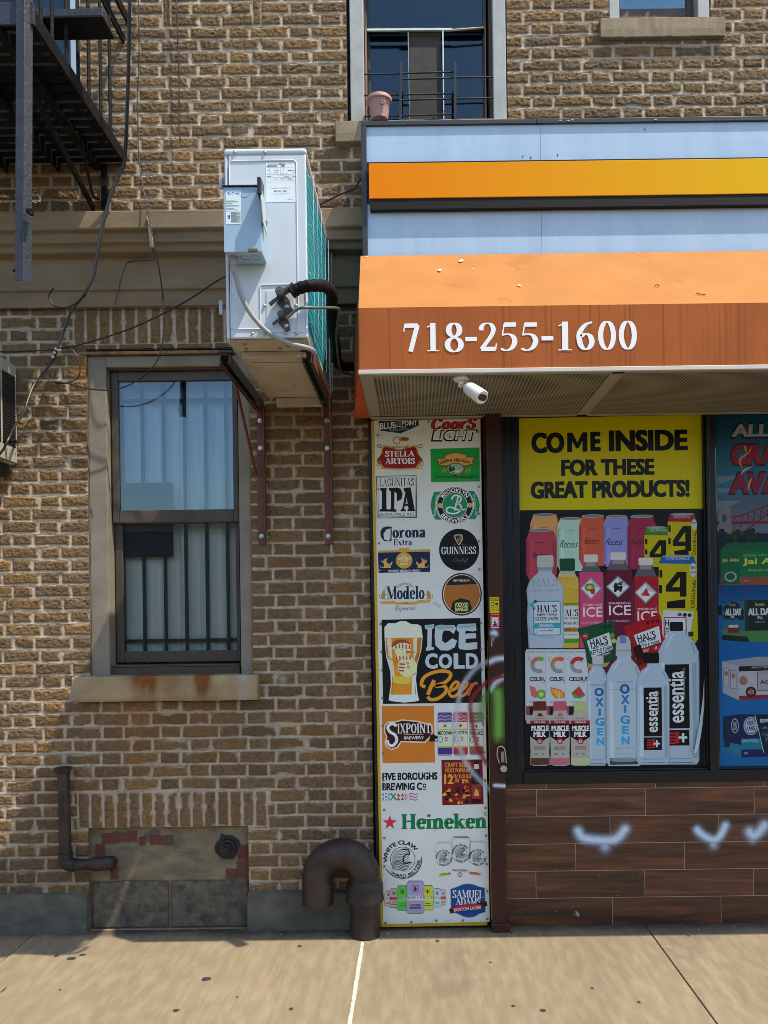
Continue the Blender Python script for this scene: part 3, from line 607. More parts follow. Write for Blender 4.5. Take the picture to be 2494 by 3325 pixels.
e = smoothpath([V3('M', 388, 646, yS), V3('M', 425, 643, yS), V3('M', 452, 640, yS + .01), V3('M', 458, 640, yS + .04), V3('M', 458, 640, .06)], 5); MB().tube(e, rp * 1.2, 20).build('elbow', iron, sp, smooth=True)
c0 = V3('M', 261, 262, yS); MB().lathe([(0, 0), (rp * 1.05, 0), (rp * 1.3, .008), (rp * 1.3, .014), (rp * 1.62, .018), (rp * 1.62, .026), (rp * 1.3, .03), (0, .032)], (c0.x, yS, c0.z - .008), 'z', 24).build('cap', iron, sp, smooth=True)
# wall clamp
# ================================================================== FIRE ESCAPE
fe = thing('fire_escape', 'black flaking iron fire escape platform seen from below at upper left', 'fire escape')
fm = mat('flaking_black_paint', (.006, .006, .0065), .6, spec=.15, col2=(.012, .012, .014), nscale=25, bump=1.0, bscale=70, spots=(((.045, .018, .010), 14, .68),))
fmb = mat('blue_black_paint', (.034, .040, .056), .5, metal=.1, col2=(.022, .026, .036), nscale=18, bump=1.0, bscale=60, spots=(((.06, .035, .025), 16, .68),))
zP = P('A', 960, 1255, 0)[1]; xR = P('A', 955, 1255, 0)[0]; yO = -1.0; xL = -3.0
MB().box(xR - .012, xR, yO, .02, zP, zP + .065).build('side_channel', fm, fe, bevel=.002)
MB().box(xL, xR, yO - .012, yO, zP - .0, zP + .09).build('outer_channel', fmb, fe, bevel=.002)
n = 16
for i in range(n):
    y = yO + .03 + (abs(yO) - .05) * i / (n - 1)
    MB().box(xL, xR - .012, y - .0225, y + .0225, zP + .022, zP + .058).build('floor_slat', fm, fe)
MB().box(xR - .165, xR - .14, yO, .01, zP - .02, zP + .021).build('bearer', fm, fe)
bq = V3('A', 780, 60, -.72); bq2 = V3('A', 780, 150, -.72)
MB().box(xL, bq.x, -.72, -.66, bq2.z + .012, bq.z).build('cross_beam', fmb, fe, bevel=.003); MB().box(xL, bq.x + .004, -.735, -.60, bq2.z, bq2.z + .011).build('cross_beam_flange', fm, fe, bevel=.002)
for xx in (xR - .35, xR - .62, xR - .95): MB().box(xx - .006, xx + .006, yO, 0, zP - .03, zP + .022).build('bearer', fm, fe)
# struts
tp = Vector((xR + .10 - .1, -.86, zP - .01)); 
s0 = V3('A', 712, 1585, -.01); 
MB().bar((s0.x + 0, -.85, zP), (s0.x, -.01, s0.z), .038, .012, up=(1, 0, 0)).build('brace', fm, fe, bevel=.002)
MB().bar((s0.x + .055, -.012, s0.z - .0), (s0.x + .055, -.012, zP), .03, .014, up=(0, 1, 0)).build('wall_bar', fm, fe, bevel=.002)
MB().bar((s0.x + .02, -.80, zP - .018), (s0.x + .02, 0, zP - .018), .04, .012).build('bracket_arm', fm, fe, bevel=.002)
sc_ = []
for i in range(40):
    t = i / 39 * 2 * math.pi * 1.5; r_ = .12 * (1 - i / 52); sc_.append((s0.x + .03, -.22 + r_ * math.cos(t) * .8, s0.z + .24 + r_ * math.sin(t)))
MB().tube(sc_, .006, 6).build('scroll', fm, fe, smooth=True)
sc2 = smoothpath([(s0.x + .03, -.02, s0.z + .05), (s0.x + .03, -.10, s0.z + .03), (s0.x + .03, -.17, s0.z + .12), (s0.x + .03, -.3, s0.z + .25), (s0.x + .03, -.45, zP - .08)], 6); MB().tube(sc2, .007, 6).build('scroll', fm, fe, smooth=True)
# side rails and balusters
zr1 = P('A', 950, 330, 0)[1]; zr2 = P('A', 1000, 215, 0)[1]
MB().box(xR - .012, xR, yO, .01, zr1, zr1 + .045).build('side_rail', fm, fe, bevel=.002)
MB().box(xR + .02, xR + .032, yO, .01, zr2, zr2 + .05).build('side_rail', fm, fe, bevel=.002)
MB().box(xL, xR, yO - .008, yO + .004, zr1, zr1 + .045).build('front_rail', fm, fe, bevel=.002)
for u_ in (930, 858, 776, 690, 600, 500, 410):
    # baluster on the side rail: its foot lies on the channel line seen at this column
    X_ = xR - .006
    # find y so that column matches u
    best = min(((abs((PX + X_ * F / (D + y)) + sn * (P('A', u_, 900)[1] * 0) - (u_ * .4294 - sn * 1500)), y) for y in [-.02 - .02 * k for k in range(50)]))
    MB().tube([(X_, best[1], zP + .05), (X_, best[1], zr1 + .01), (X_, best[1], zr1 + .9)], .0085, 8).build('baluster', fm, fe, smooth=True)
# hanging ladder rail in front
MB().box(xL, xL + .01, yO, 0, zP, zP + .06).build('side_channel', fm, fe)
yl = -1.03
A_ = V3('A', 172, -300, yl); B_ = V3('A', 163, 2120, yl)
hw = (P('A', 235, 900, yl)[0] - P('A', 135, 900, yl)[0]) / 2
vs_ = []
for (p, sgn) in ((A_, 0), (B_, 1)):
    vs_ += [p + Vector((-hw, 0, 0)), p + Vector((hw * .35, -.004, -.004 * sgn)), p + Vector((hw, .03, -.012 * sgn)), p + Vector((hw * .9, .036, 0)), p + Vector((hw * .25, .004, 0)), p + Vector((-hw, .006, 0))]
fixn(MB().add(vs_, [(i, (i + 1) % 6, (i + 1) % 6 + 6, i + 6) for i in range(6)] + [tuple(range(6)), tuple(range(11, 5, -1))]).build('ladder_rail', fmb, fe, bevel=.001))
MB().tube([V3('A', 215, 1595, yl - .005), V3('A', 238, 1600, yl - .02)], .012, 8).build('bolt', fm, fe, smooth=True)
MB().tube([V3('A', 236, 1590, yl - .02), V3('A', 238, 1625, yl - .02)], .009, 8).build('bolt', fm, fe, smooth=True)
MB().tube([V3('A', 100, 2045, yl + .006), V3('A', 125, 2045, yl + .006)], .007, 8).build('bolt', fm, fe, smooth=True)
# upper flight that shades the wall (stair above the platform, partly in the picture)
# ================================================================== CABLES
cb = mat('cable_black', (.02, .02, .022), .45, spec=.4); cbg = mat('cable_grey', (.045, .047, .055), .4)
def cable(label, pts, r, m=cb, name='cable', group='cables hanging on the brick wall'):
    o = MB().tube(smoothpath(pts, 7), r, 8).build(name, m, None, smooth=True); tag(o, label, 'cable', group); return o
def pl(seq): return [V3(c, x, y, d) for c, x, y, d in seq]
main = [('A', 975, -400, -.5), ('A', 976, 0, -.46), ('A', 968, 500, -.36), ('A', 955, 900, -.28), ('A', 943, 1180, -.22), ('A', 920, 1270, -.21), ('A', 890, 1320, -.21), ('A', 810, 1560, -.21), ('A', 745, 1850, -.21), ('A', 705, 2080, -.2), ('A', 640, 2212, -.2), ('C', 500, 110, -.17), ('C', 430, 200, -.10), ('C', 395, 285, -.06), ('C', 352, 400, -.06), ('C', 325, 485, -.06)]
c1 = cable('thick grey cable bundle dropping from the fire escape to a wall splice', pl(main), .0065, cbg)
c1b = cable('second strand running alongside the thick cable by the fire escape', [p + Vector((.009, -.004, 0)) for p in pl([q for q in main[:12]])] + pl([('C', 440, 165, -.15), ('C', 380, 182, -.15), ('C', 318, 165, -.15), ('C', 291, 115, -.15), ('C', 322, 62, -.15)]), .0040)
c1c = cable('twin dark cable descending from the splice past the left air conditioner', pl([('C', 325, 485, -.06), ('C', 300, 520, -.06), ('C', 245, 590, -.07), ('C', 200, 650, -.10), ('C', 165, 740, -.16), ('C', 145, 805, -.22), ('C', 95, 880, -.36), ('C', 55, 960, -.50), ('C', 20, 1030, -.52), ('C', -30, 1090, -.52)]), .0058)
cable('thin black cable hanging in a long loop across the lower window', pl([('A', 1045, -300, -.1), ('A', 1047, 0, -.1), ('A', 1052, 400, -.1), ('A', 1040, 800, -.1), ('A', 1058, 1250, -.13), ('A', 1110, 1560, -.19), ('A', 1180, 1900, -.19), ('A', 1228, 2200, -.12), ('C', 975, 130, -.09), ('C', 982, 240, -.09), ('C', 972, 400, -.09), ('C', 935, 510, -.09), ('C', 850, 600, -.09), ('C', 740, 658, -.09), ('C', 620, 676, -.09), ('C', 500, 662, -.08), ('C', 420, 640, -.07), ('C', 330, 627, -.05), ('C', 350, 636, -.05), ('C', 430, 626, -.05), ('C', 472, 590, -.05), ('C', 478, 530, -.05), ('C', 460, 470, -.05), ('C', 425, 432, -.05), ('C', 390, 425, -.05)]), .0034)
cable('short black cable hanging straight down the upper brick wall', pl([('A', 1326, -300, -.03), ('A', 1333, 0, -.03), ('A', 1350, 400, -.03), ('A', 1356, 700, -.03), ('A', 1350, 900, -.03), ('A', 1362, 1055, -.03)]), .0036)
cable('slack black cable slung from the left edge up to the air conditioner', pl([('C', -60, 440, -.1), ('C', 0, 446, -.1), ('C', 120, 445, -.1), ('C', 330, 430, -.07), ('C', 500, 398, -.09), ('C', 800, 300, -.14), ('C', 1100, 152, -.18), ('C', 1330, 5, -.22), ('B', 400, 1020, -.3)]), .0042)
cable('black cable running from behind the large air conditioner to the shop sign', pl([('B', 700, 680, -.05), ('B', 850, 590, -.05), ('B', 1010, 510, -.05), ('B', 1110, 470, -.05), ('B', 1135, 430, -.06), ('B', 1165, 385, -.12)]), .0045)
sx = V3('C', 335, 455, -.07)
spl = thing('cable_splice', 'grey metal splice clamp joining the cables left of the window', 'clamp')
mg = mat('galvanised', (.35, .34, .32), .45, metal=.7)
for i, (dx_, dz_) in enumerate(((0, .02), (-.006, 0), (-.014, -.022), (.014, .012), (.024, .014))):
    MB().lathe([(0, -.007), (.007, -.005), (.008, 0), (.007, .005), (0, .007)], (sx.x + dx_, -.075, sx.z + dz_), 'z', 8).build('clamp_piece', mg, spl, smooth=True)
# ================================================================== LEFT WINDOW AIR CONDITIONER (edge of the picture)
la = thing('window_air_conditioner', 'cream air conditioner side with black louvres at the left edge of the picture', 'air conditioner')
beige = mat('ac_cream', (.44, .43, .36), .5, col2=(.36, .35, .29), nscale=6, bump=.1)
Xs = -2.065; zt0 = P('U', 195, 395, -.02)[1]; zb1 = P('U', 225, 1790, -.02)[1]; yb_, yf = -.02, -.46
MB().box(Xs - .62, Xs - .006, yf, yb_, zb1, zt0).build('housing', beige, la, bevel=.006)
def sidey(u): return F * Xs / (u - PX + 4) - D
gb = MB(); yr = sidey(11)
gb.box(Xs - .0055, Xs, yf, yb_, zt0 - .06, zt0).box(Xs - .0055, Xs, yf, yb_, zb1, zb1 + .075).box(Xs - .0055, Xs, yb_ - .006, yb_, zb1 + .075, zt0 - .06)
for k in range(4): gb.box(Xs - .0055, Xs, yr - .006 - k * .1, yr + .006 - k * .1, zb1 + .075, zt0 - .06)
gb.build('side_cover', beige, la, bevel=.002)
MB().box(Xs - .0058, Xs - .0045, yf + .01, yb_ - .01, zb1 + .075, zt0 - .06).build('vent_back', dk, la)
z_ = zb1 + .08; k = 0
lm_ = mat('louvre_black', (.05, .05, .045), .5)
while z_ < zt0 - .062:
    MB().box(Xs - .0044, Xs - .0008, yf + .01, yb_ - .006, z_, z_ + .0028).build('louvre', lm_, la); z_ += .0135
MB().box(Xs - .6, Xs - .03, yf + .05, yb_ - .005, zb1 - .075, zb1 - .002).build('base_pan', mat('pan_dark', (.012, .011, .010), .8), la, bevel=.02)
for k in range(9): MB().box(Xs - .5, Xs - .008, yb_ - .02 - k * .012, yb_ - .016 - k * .012, zb1 - .012, zb1 - .001).build('base_rib', beige, la)
for k in range(4): MB().bar((Xs + .0006, yb_ - .01 - k * .03, zb1 + .07 - k * .004), (Xs + .0006, yb_ - .03 - k * .03, zb1 + .01), .001, .002, up=(1, 0, 0)).build('leaf_emboss', lm_, la)
yf = -.12
MB().tube([V3('U', -60, 1470, yf - .03), V3('U', 120, 1465, yf - .03), V3('U', 215, 1470, yf - .03), V3('U', 258, 1490, yf - .03)], [.011, .010, .009, .004], 8).build('hook_arm', fm, la, smooth=True)
# ================================================================== LARGE AIR CONDITIONER ON BRACKETS
ac = thing('condenser_unit', 'large white outdoor air conditioner mounted high between window and sign', 'air conditioner')
yF, yB = -.948, -.055
X0a = (P('B', 168, 250, yF)[0] + P('B', 190, 1500, yF)[0]) / 2; X1a = (P('B', 752, 230, yF)[0] + P('B', 782, 1480, yF)[0]) / 2
ZTa = P('B', 450, 180, yF)[1]; ZBa = P('B', 480, 1543, yF)[1]
white = mat('ac_white', (.61, .67, .73), .42, col2=(.55, .61, .66), nscale=3.5, stretch=(2, 1, .5), spots=(((.5, .48, .42), 6, .72),), spec=.5)
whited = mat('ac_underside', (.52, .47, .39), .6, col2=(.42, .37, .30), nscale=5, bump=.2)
def rounded(x0, x1, z0, z1, r, n=5):
    pts = []
    for cx_, cz_, a0_ in ((x1 - r, z0 + r, -90), (x1 - r, z1 - r, 0), (x0 + r, z1 - r, 90), (x0 + r, z0 + r, 180)):
        for i in range(n + 1):
            a = math.radians(a0_ + 90 * i / n); pts.append((cx_ + r * math.cos(a), cz_ + r * math.sin(a)))
    return pts
fl = .022
# side cabinet facing the street, left fascia strip, top lid
xs_ = P('B', 205, 800, yF)[0]
MB().box(xs_ + .001, X1a, yF, yF + .012, ZBa, ZTa - .025).build('side_panel', white, ac, bevel=.009, seg=3)
MB().box(X0a, xs_ - .0015, yF + .001, yB, ZBa, ZTa - .025).build('front_fascia', white, ac, bevel=.006, seg=3)
MB().box(X0a - .02, X0a - .001, yF + .10, yB - .02, ZBa + .02, ZTa - .06).build('fan_guard_panel', white, ac, bevel=.004)
MB().box(X0a - .002, X1a + .003, yF - .004, yB, ZTa - .026, ZTa).build('lid', white, ac, bevel=.012, seg=4)
# base pan, core
MB().box(X0a + .004, X1a - .004, yF + .02, yB, ZBa - .004, ZBa + .05).build('base_pan', whited, ac, bevel=.004)
MB().box(X0a + .01, X1a - .03, yF + .052, yB + .01, ZBa + .05, ZTa - .03).build('core', mat('core_dark', (.03, .05, .06), .7), ac)
# embossed line on the side panel
def emboss(poly, nm='embossed_bead', r=.003, closed=True):
    pts = [Vector((x, yF - .0005, z)) for x, z in poly]; 
    if closed: pts.append(pts[0])
    return MB().tube(pts, r, 6, caps=False).build(nm, white, ac, smooth=True)
e = rect('B', 216, 270, 698, 1478, yF); emboss(rounded(e[0], e[1], e[2], e[3], .015))
e = rect('B', 432, 1160, 760, 1500, yF); emboss(rounded(e[0], e[1], e[2], e[3], .012), r=.0035)
e = rect('B', 476, 1203, 680, 1497, yF); MB().box(e[0], e[1], yF - .003, yF - .0002, e[2], e[3]).build('valve_cover', white, ac, bevel=.0015)
scr = mat('screw_steel', (.45, .45, .45), .35, metal=.9)
def screw(x, y, par, d, r=.0045, c='B', nm='screw', m=scr):
    p = V3(c, x, y, d); return MB().lathe([(0, -.004), (r * .7, -.0035), (r, -.001), (r * 1.5, 0), (r * 1.5, .002)], p, 'y', 10).build(nm, m, par, smooth=True)
for x, y in ((246, 205), (462, 205), (460, 1310), (688, 1308), (373, 1508), (463, 1508), (614, 1506), (690, 1506)): screw(x, y, ac, yF - .005)
for x, y in ((320, 1583), (332, 1615), (574, 1613), (632, 1600)):
    z_ = ZBa - .005; v = 400 + y * .45215; k = (1991 - v) / (z_ - H); yy = F / k - D; X_ = P('B', x, y, yy)[0]
    MB().lathe([(0, -.009), (.005, -.009), (.005, -.003), (.009, -.003), (.009, .002)], (X_, yy, z_), 'z', 8).build('foot_bolt', scr, ac, smooth=True)
# coil face on the right side with wire guard
coil = bpy.data.materials.new('teal_coil'); coil.use_nodes = True; nt = coil.node_tree; bs = nt.nodes['Principled BSDF']
tc = nt.nodes.new('ShaderNodeTexCoord'); wv = nt.nodes.new('ShaderNodeTexWave'); wv.bands_direction = 'Z'; wv.inputs['Scale'].default_value = 7; wv.inputs['Distortion'].default_value = .2
mp = nt.nodes.new('ShaderNodeMapping'); mp.inputs['Rotation'].default_value = (.0, 0, 0); nt.links.new(tc.outputs['Object'], mp.inputs[0]); nt.links.new(mp.outputs[0], wv.inputs[0])
rp_ = nt.nodes.new('ShaderNodeValToRGB'); rp_.color_ramp.elements[0].position = .04; rp_.color_ramp.elements[1].position = .14; rp_.color_ramp.elements[0].color = (.0, .03, .04, 1); rp_.color_ramp.elements[1].color = (.01, .29, .36, 1)
nt.links.new(wv.outputs[0], rp_.inputs[0]); nt.links.new(rp_.outputs[0], bs.inputs[0]); bs.inputs['Roughness'].default_value = .45
MB().box(X1a - .029, X1a - .006, yF + .014, yB + .005, ZBa + .012, ZTa - .03).build('coil', coil, ac)
MB().box(X1a - .030, X1a, yB - .03, yB, ZBa, ZTa - .03).build('coil_frame', white, ac, bevel=.003)
wire = mat('guard_wire', (.62, .66, .66), .4)
for k in range(6):
    y = yF + .12 + k * .145
    MB().tube([(X1a + .012, y, ZBa + .02), (X1a + .014, y, ZTa - .05 - .0 * k)], .0012, 6).build('guard_wire', wire, ac)
for k in range(4):
    z = ZBa + .08 + k * .2
    MB().tube([(X1a - .0, yF + .04, z), (X1a + .011, yF + .06, z), (X1a + .011, yB - .02, z)], .0015, 6).build('guard_wire', wire, ac)
# labels on the panel: art added later -> see prints
# underside detail: raised dimples and slots
ud = MB(); xc0, xc1 = X0a + .05, X1a - .05
MB().box(X0a + .045, X1a - .045, yF + .30, yB - .1, ZBa - .0085, ZBa - .005).build('pan_emboss', whited, ac, bevel=.003)
for (x_, y_, a_, b_) in ((.55, -.30, .018, .007), (.35, -.20, .02, .006), (.78, -.22, .05, .003), (.6, -.55, .008, .006), (.25, -.6, .004, .008)):
    xx = X0a + (X1a - X0a) * x_; MB().box(xx - a_ / 2, xx + a_ / 2, y_ - b_ / 2, y_ + b_ / 2, ZBa - .0092, ZBa - .0086).build('drain_hole', dk, ac)
MB().box(X0a + .05, X1a - .04, yB - .02, yB + .015, ZBa - .05, ZBa - .006).build('rear_lip', whited, ac, bevel=.003)
MB().box(X0a + .03, X1a - .03, -.80, -.775, ZBa - .03, ZBa - .005).build('front_lip', whited, ac, bevel=.003)
# side hinges on the left flange
for y in (430, 1330):
    p = V3('B', 154, y, yF + .1); MB().box(p.x - .008, p.x + .006, yF + .085, yF + .1, p.z - .028, p.z + .028).build('clip', mat('clip_blue', (.40, .5, .6), .4), ac, bevel=.002)
# service valves
brass = mat('valve_metal', (.05, .05, .048), .5, metal=.3, col2=(.10, .095, .085), nscale=40, bump=.5)
def valve(px, py, s):
    p = V3('B', px, py, yF)
    MB().lathe([(0, -.06 * s), (.018 * s, -.058 * s), (.02 * s, -.05 * s), (.02 * s, -.02 * s), (.013 * s, -.015 * s), (.013 * s, .0)], (p.x, yF, p.z), 'y', 8).build('valve_cap', brass, ac, smooth=True, bevel=.001)
    MB().tube([(p.x - .004, yF - .03 * s, p.z - .012), (p.x - .045 * s, yF - .03 * s, p.z - .045 * s)], [.006 * s, .009 * s], 8).build('service_port', brass, ac, smooth=True)
    MB().tube([(p.x, yF - .028 * s, p.z), (p.x + .03 * s, yF - .035 * s, p.z + .012 * s), (p.x + .055 * s, yF - .04 * s, p.z + .03 * s)], [.016 * s, .013 * s, .013 * s], 12).build('valve_neck', brass, ac, smooth=True)
    MB().prism([(p.x - .02 * s, p.z - .03 * s), (p.x + .005 * s, p.z + .01 * s), (p.x + .032 * s, p.z - .02 * s), (p.x + .04 * s, p.z - .065 * s), (p.x + .02 * s, p.z - .075 * s)], yF - .012, yF - .002).build('valve_flange', brass, ac, bevel=.001)
    screw(px + 33 * s, py + 73 * s, ac, yF - .014, .006)
valve(588, 1242, 1.0); valve(592, 1395, .8)
# insulated hose and thin copper line
rub = mat('black_insulation', (.005, .005, .006), .6, spec=.12, bump=1.5, bscale=60, bstretch=(1, 1, 1))
hs = smoothpath(pl([('B', 655, 1222, -1.0), ('B', 700, 1190, -1.0), ('B', 770, 1170, -1.0), ('B', 850, 1166, -.97), ('B', 905, 1175, -.90), ('B', 940, 1215, -.82), ('B', 950, 1290, -.76), ('B', 948, 1390, -.70), ('B', 958, 1500, -.60), ('B', 975, 1620, -.45), ('B', 982, 1700, -.32), ('B', 1010, 1740, -.2), ('B', 1070, 1748, -.12), ('B', 1150, 1748, -.10)]), 6)
o = MB().tube(hs, [.0235 + .0015 * math.sin(i * 1.7) for i in range(len(hs))], 18).build('insulated_hose', rub, None, smooth=True); tag(o, 'fat black foam-wrapped refrigerant hose bending from the air conditioner to the wall', 'hose')
cl = smoothpath(pl([('B', 618, 1402, -1.0), ('B', 650, 1375, -1.0), ('B', 700, 1335, -1.0), ('B', 760, 1324, -1.0), ('B', 860, 1326, -.95), ('B', 960, 1326, -.85), ('B', 998, 1340, -.80), ('B', 992, 1400, -.76), ('B', 980, 1500, -.66), ('B', 985, 1620, -.5), ('B', 1000, 1740, -.35), ('B', 1035, 1795, -.2), ('B', 1130, 1805, -.12)]), 6)
o = MB().tube(cl, .0058, 10).build('copper_line', mat('pipe_grey', (.12, .115, .11), .5, metal=.4), None, smooth=True); tag(o, 'thin grey refrigerant line looping out below the fat hose', 'pipe')
# ---- disconnect box
dbx = thing('disconnect_box', 'grey electrical switch box with black handle fixed on the air conditioner side', 'switch box')
yD = yF - .118
bx0, bx1 = P('B', 168, 700, yD)[0], P('B', 441, 700, yD)[0]; bz1, bz0 = P('B', 300, 458, yD)[1], P('B', 300, 921, yD)[1]
bxm = mat('box_grey', (.34, .48, .62), .38, col2=(.30, .44, .57), nscale=4, spec=.6)
MB().box(bx0 + .002, bx1 - .002, yD + .004, yF - .002, bz0, bz1).build('box', bxm, dbx, bevel=.003)
MB().box(bx0, bx1, yD, yD + .0035, bz0 - .002, bz1).build('cover', bxm, dbx, bevel=.002)
hb = mat('handle_black', (.012, .012, .014), .35)
MB().box(bx0 - .004, bx1 - .006, yD - .006, yD + .012, bz1 + .0005, bz1 + .006).build('rain_lip', hb, dbx, bevel=.001)
p = V3('B', 432, 470, yD - .03); MB().box(p.x - .008, p.x + .008, yD - .055, yD + .01, p.z - .034, p.z + .034).build('handle_grip', hb, dbx, bevel=.004)
p1 = V3('B', 440, 510, yD - .05); p2 = V3('B', 462, 690, yD + .05)
lv = [(bx1 + .006, yD - .050, bz1 - .02), (bx1 + .006, yD - .048, bz1 - .075), (bx1 + .007, yD - .02, bz1 - .15), (bx1 + .008, yD + .05, bz1 - .165), (bx1 + .008, yD + .055, bz1 - .12), (bx1 + .007, yD - .0, bz1 - .05), (bx1 + .006, yD - .03, bz1 - .02)]
n = len(lv); fixn(MB().add([Vector(v) for v in lv] + [Vector(v) + Vector((.004, 0, 0)) for v in lv], [tuple(range(n)), tuple(range(2 * n - 1, n - 1, -1))] + [(i, (i + 1) % n, (i + 1) % n + n, i + n) for i in range(n)]).build('lever', mat('lever_steel', (.62, .66, .68), .35, metal=.3), dbx, bevel=.0008))
p = V3('B', 466, 722, yD + .04); MB().lathe([(0, -.012), (.007, -.012), (.009, -.006), (.009, .006)], p, 'y', 10).build('latch_bolt', scr, dbx, smooth=True)
MB().tube([(bx1 + .004, yD + .035, p.z - .004), (bx1 + .014, yD + .03, p.z + .008), (bx1 + .02, yD + .035, p.z)], .003, 6).build('latch', scr, dbx, smooth=True)
p = V3('B', 380, 912, yD - .004); MB().box(p.x - .018, p.x + .018, yD - .008, yD - .0005, p.z - .008, p.z + .006).build('cover_clasp', mat('bronze', (.16, .12, .07), .4, metal=.6), dbx, bevel=.002)
for x in (325, 400):
    pz = bz0 - .0005; X_ = P('B', x, 965, yD + .06)[0]; MB().tube([(X_ + .018 * math.cos(a * .35), yD + .055 + .018 * math.sin(a * .35), pz - .0015) for a in range(19)], .0012, 5).build('knockout', bxm, dbx)
p = V3('B', 316, 498, yD); MB().tube([(p.x + .018 * math.cos(a * .35), yD - .0004, p.z + .018 * math.sin(a * .35)) for a in range(19)], .0009, 5).build('knockout', bxm, dbx)
# conduit
gy = mat('conduit_grey', (.30, .31, .31), .5, col2=(.25, .26, .26), nscale=8)
cd = thing('conduit', 'grey flexible conduit curving from the switch box under the air conditioner', 'conduit')
cxp = P('B', 245, 960, yD + .06)[0]
cpts = [Vector((cxp, yD + .05, bz0 - .002)), Vector((cxp, yD + .05, bz0 - .05))] + pl([('B', 258, 1110, yF - .055), ('B', 300, 1250, yF - .045), ('B', 380, 1390, yF - .03), ('B', 500, 1510, yF - .022), ('B', 640, 1582, yF - .018), ('B', 750, 1608, yF - .005), ('B', 805, 1628, yF + .03), ('B', 822, 1655, yF + .07)])
MB().tube(smoothpath(cpts, 7), .0098, 14).build('tube', gy, cd, smooth=True)
MB().lathe([(0, -.034), (.0125, -.034), (.014, -.03), (.014, -.014), (.018, -.012), (.018, -.004), (.0165, 0)], (cxp, yD + .05, bz0 - .001), 'z', 14).build('fitting', gy, cd, smooth=True)
# ---- brackets
redp = mat('red_oxide_paint', (.185, .055, .035), .55, col2=(.13, .04, .028), nscale=10, bump=.3, bscale=60)
railm = mat('strut_dark', (.06, .06, .058), .45, metal=.5, col2=(.10, .10, .095), nscale=12)
def bracket(xw, xb, label):
    b = thing('wall_bracket', label, 'bracket', 'brackets holding up the large air conditioner')
    zr = ZBa - .012
    # strut channel (open downward)
    w = .021
    MB().box(xw - w, xw - w + .004, -.80, -.02, zr - .042, zr).box(xw + w - .004, xw + w, -.80, -.02, zr - .042, zr).box(xw - w + .004, xw + w - .004, -.80, -.02, zr - .004, zr).box(xw - w + .004, xw - w + .010, -.80, -.02, zr - .042, zr - .038).box(xw + w - .010, xw + w - .004, -.80, -.02, zr - .042, zr - .038).build('strut', railm, b, bevel=.001)
    MB().box(xw - w - .006, xw + w + .012, -.805, -.765, zr + .001, zr + .014).build('rubber_pad', hb, b, bevel=.002)
    zt_, zb_ = W(PX + xw * 620, 1362)[1], W(PX + xw * 620, 1768)[1]
    MB().box(xw - .022, xw + .022, -.012, -.007, zb_, zr - .02).box(xw + .0165, xw + .022, -.045, -.0125, zb_, zr - .02).build('post', redp, b, bevel=.0015)
    for v in (1457, 1742, 1368):
        z_ = W(PX + xw * 620, v)[1]; mbb = MB().lathe([(0, -.012), (.006, -.012), (.0065, -.005), (.0125, -.0045), (.0125, 0)], (xw - .004, -.012, z_), 'y', 12).build('bolt', mat('zinc', (.5, .58, .62), .35, metal=.8), b, smooth=True)
    MB().box((xw - .028 if xw < -.6 else xw + .024), (xw - .024 if xw < -.6 else xw + .028), -.78, -.02, zr - .045, zr - .012).build('side_angle', redp, b)
    MB().bar((xb, -.36 if xw < -.6 else -.25, zr - .03), (xw - .024 if xw < -.6 else xw + .026, -.03, W(850, 1545)[1]), .034, .006, up=(1, 0, 0)).build('brace', redp, b, bevel=.001)
bracket(-.795, -.842, 'left red-brown bracket under the large air conditioner, nearest the window')
bracket(-.447, -.412, 'right red-brown bracket under the large air conditioner, nearest the awning')
# ================================================================== SHOP SIGN BOX
sg = thing('shop_sign_box', 'blank pale blue shop fascia with orange-yellow stripe and dark frame', 'sign')
yS_ = -.30; XR = 3.5
sx0 = (P('D', 142, 460, yS_)[0] + P('D', 145, 950, yS_)[0]) / 2; szt = P('D', 800, 448, yS_)[1]; szb = P('D', 160, 950, yS_)[1] - .03
frm = mat('sign_frame', (.035, .040, .05), .45, spec=.3, col2=(.045, .05, .06), nscale=6)
MB().box(sx0, XR, yS_ + .006, -.005, szb, szt - .002).build('cabinet', frm, sg, bevel=.002)
ft = .022
MB().box(sx0, P('D', 793, 460, yS_)[0] - .001, yS_ - .012, yS_ + .006, szt - ft, szt).box(P('D', 793, 460, yS_)[0] + .001, XR, yS_ - .012, yS_ + .006, szt - ft, szt).box(sx0, sx0 + .026, yS_ - .012, yS_ + .006, szb, szt - ft).build('frame', frm, sg, bevel=.002)
blue = mat('panel_blue', (.45, .60, .77), .3, col2=(.39, .53, .70), nscale=3, stretch=(3, 1, .5), spec=.5, bump=.35, bscale=2.5, bstretch=(1, 1, 4), spots=(((.36, .50, .66), 2.2, .70),))
za, zb_ = P('D', 800, 597, yS_)[1], P('D', 800, 770, yS_)[1]
xsp = P('D', 812, 700, yS_)[0]
for (a, b_) in ((sx0 + .026, xsp - .0006), (xsp + .0006, XR)):
    MB().box(a, b_, yS_, yS_ + .0055, za, szt - ft).build('blue_panel', blue, sg)
    MB().box(a, b_, yS_, yS_ + .0055, szb, zb_ + .02).build('blue_panel', blue, sg)
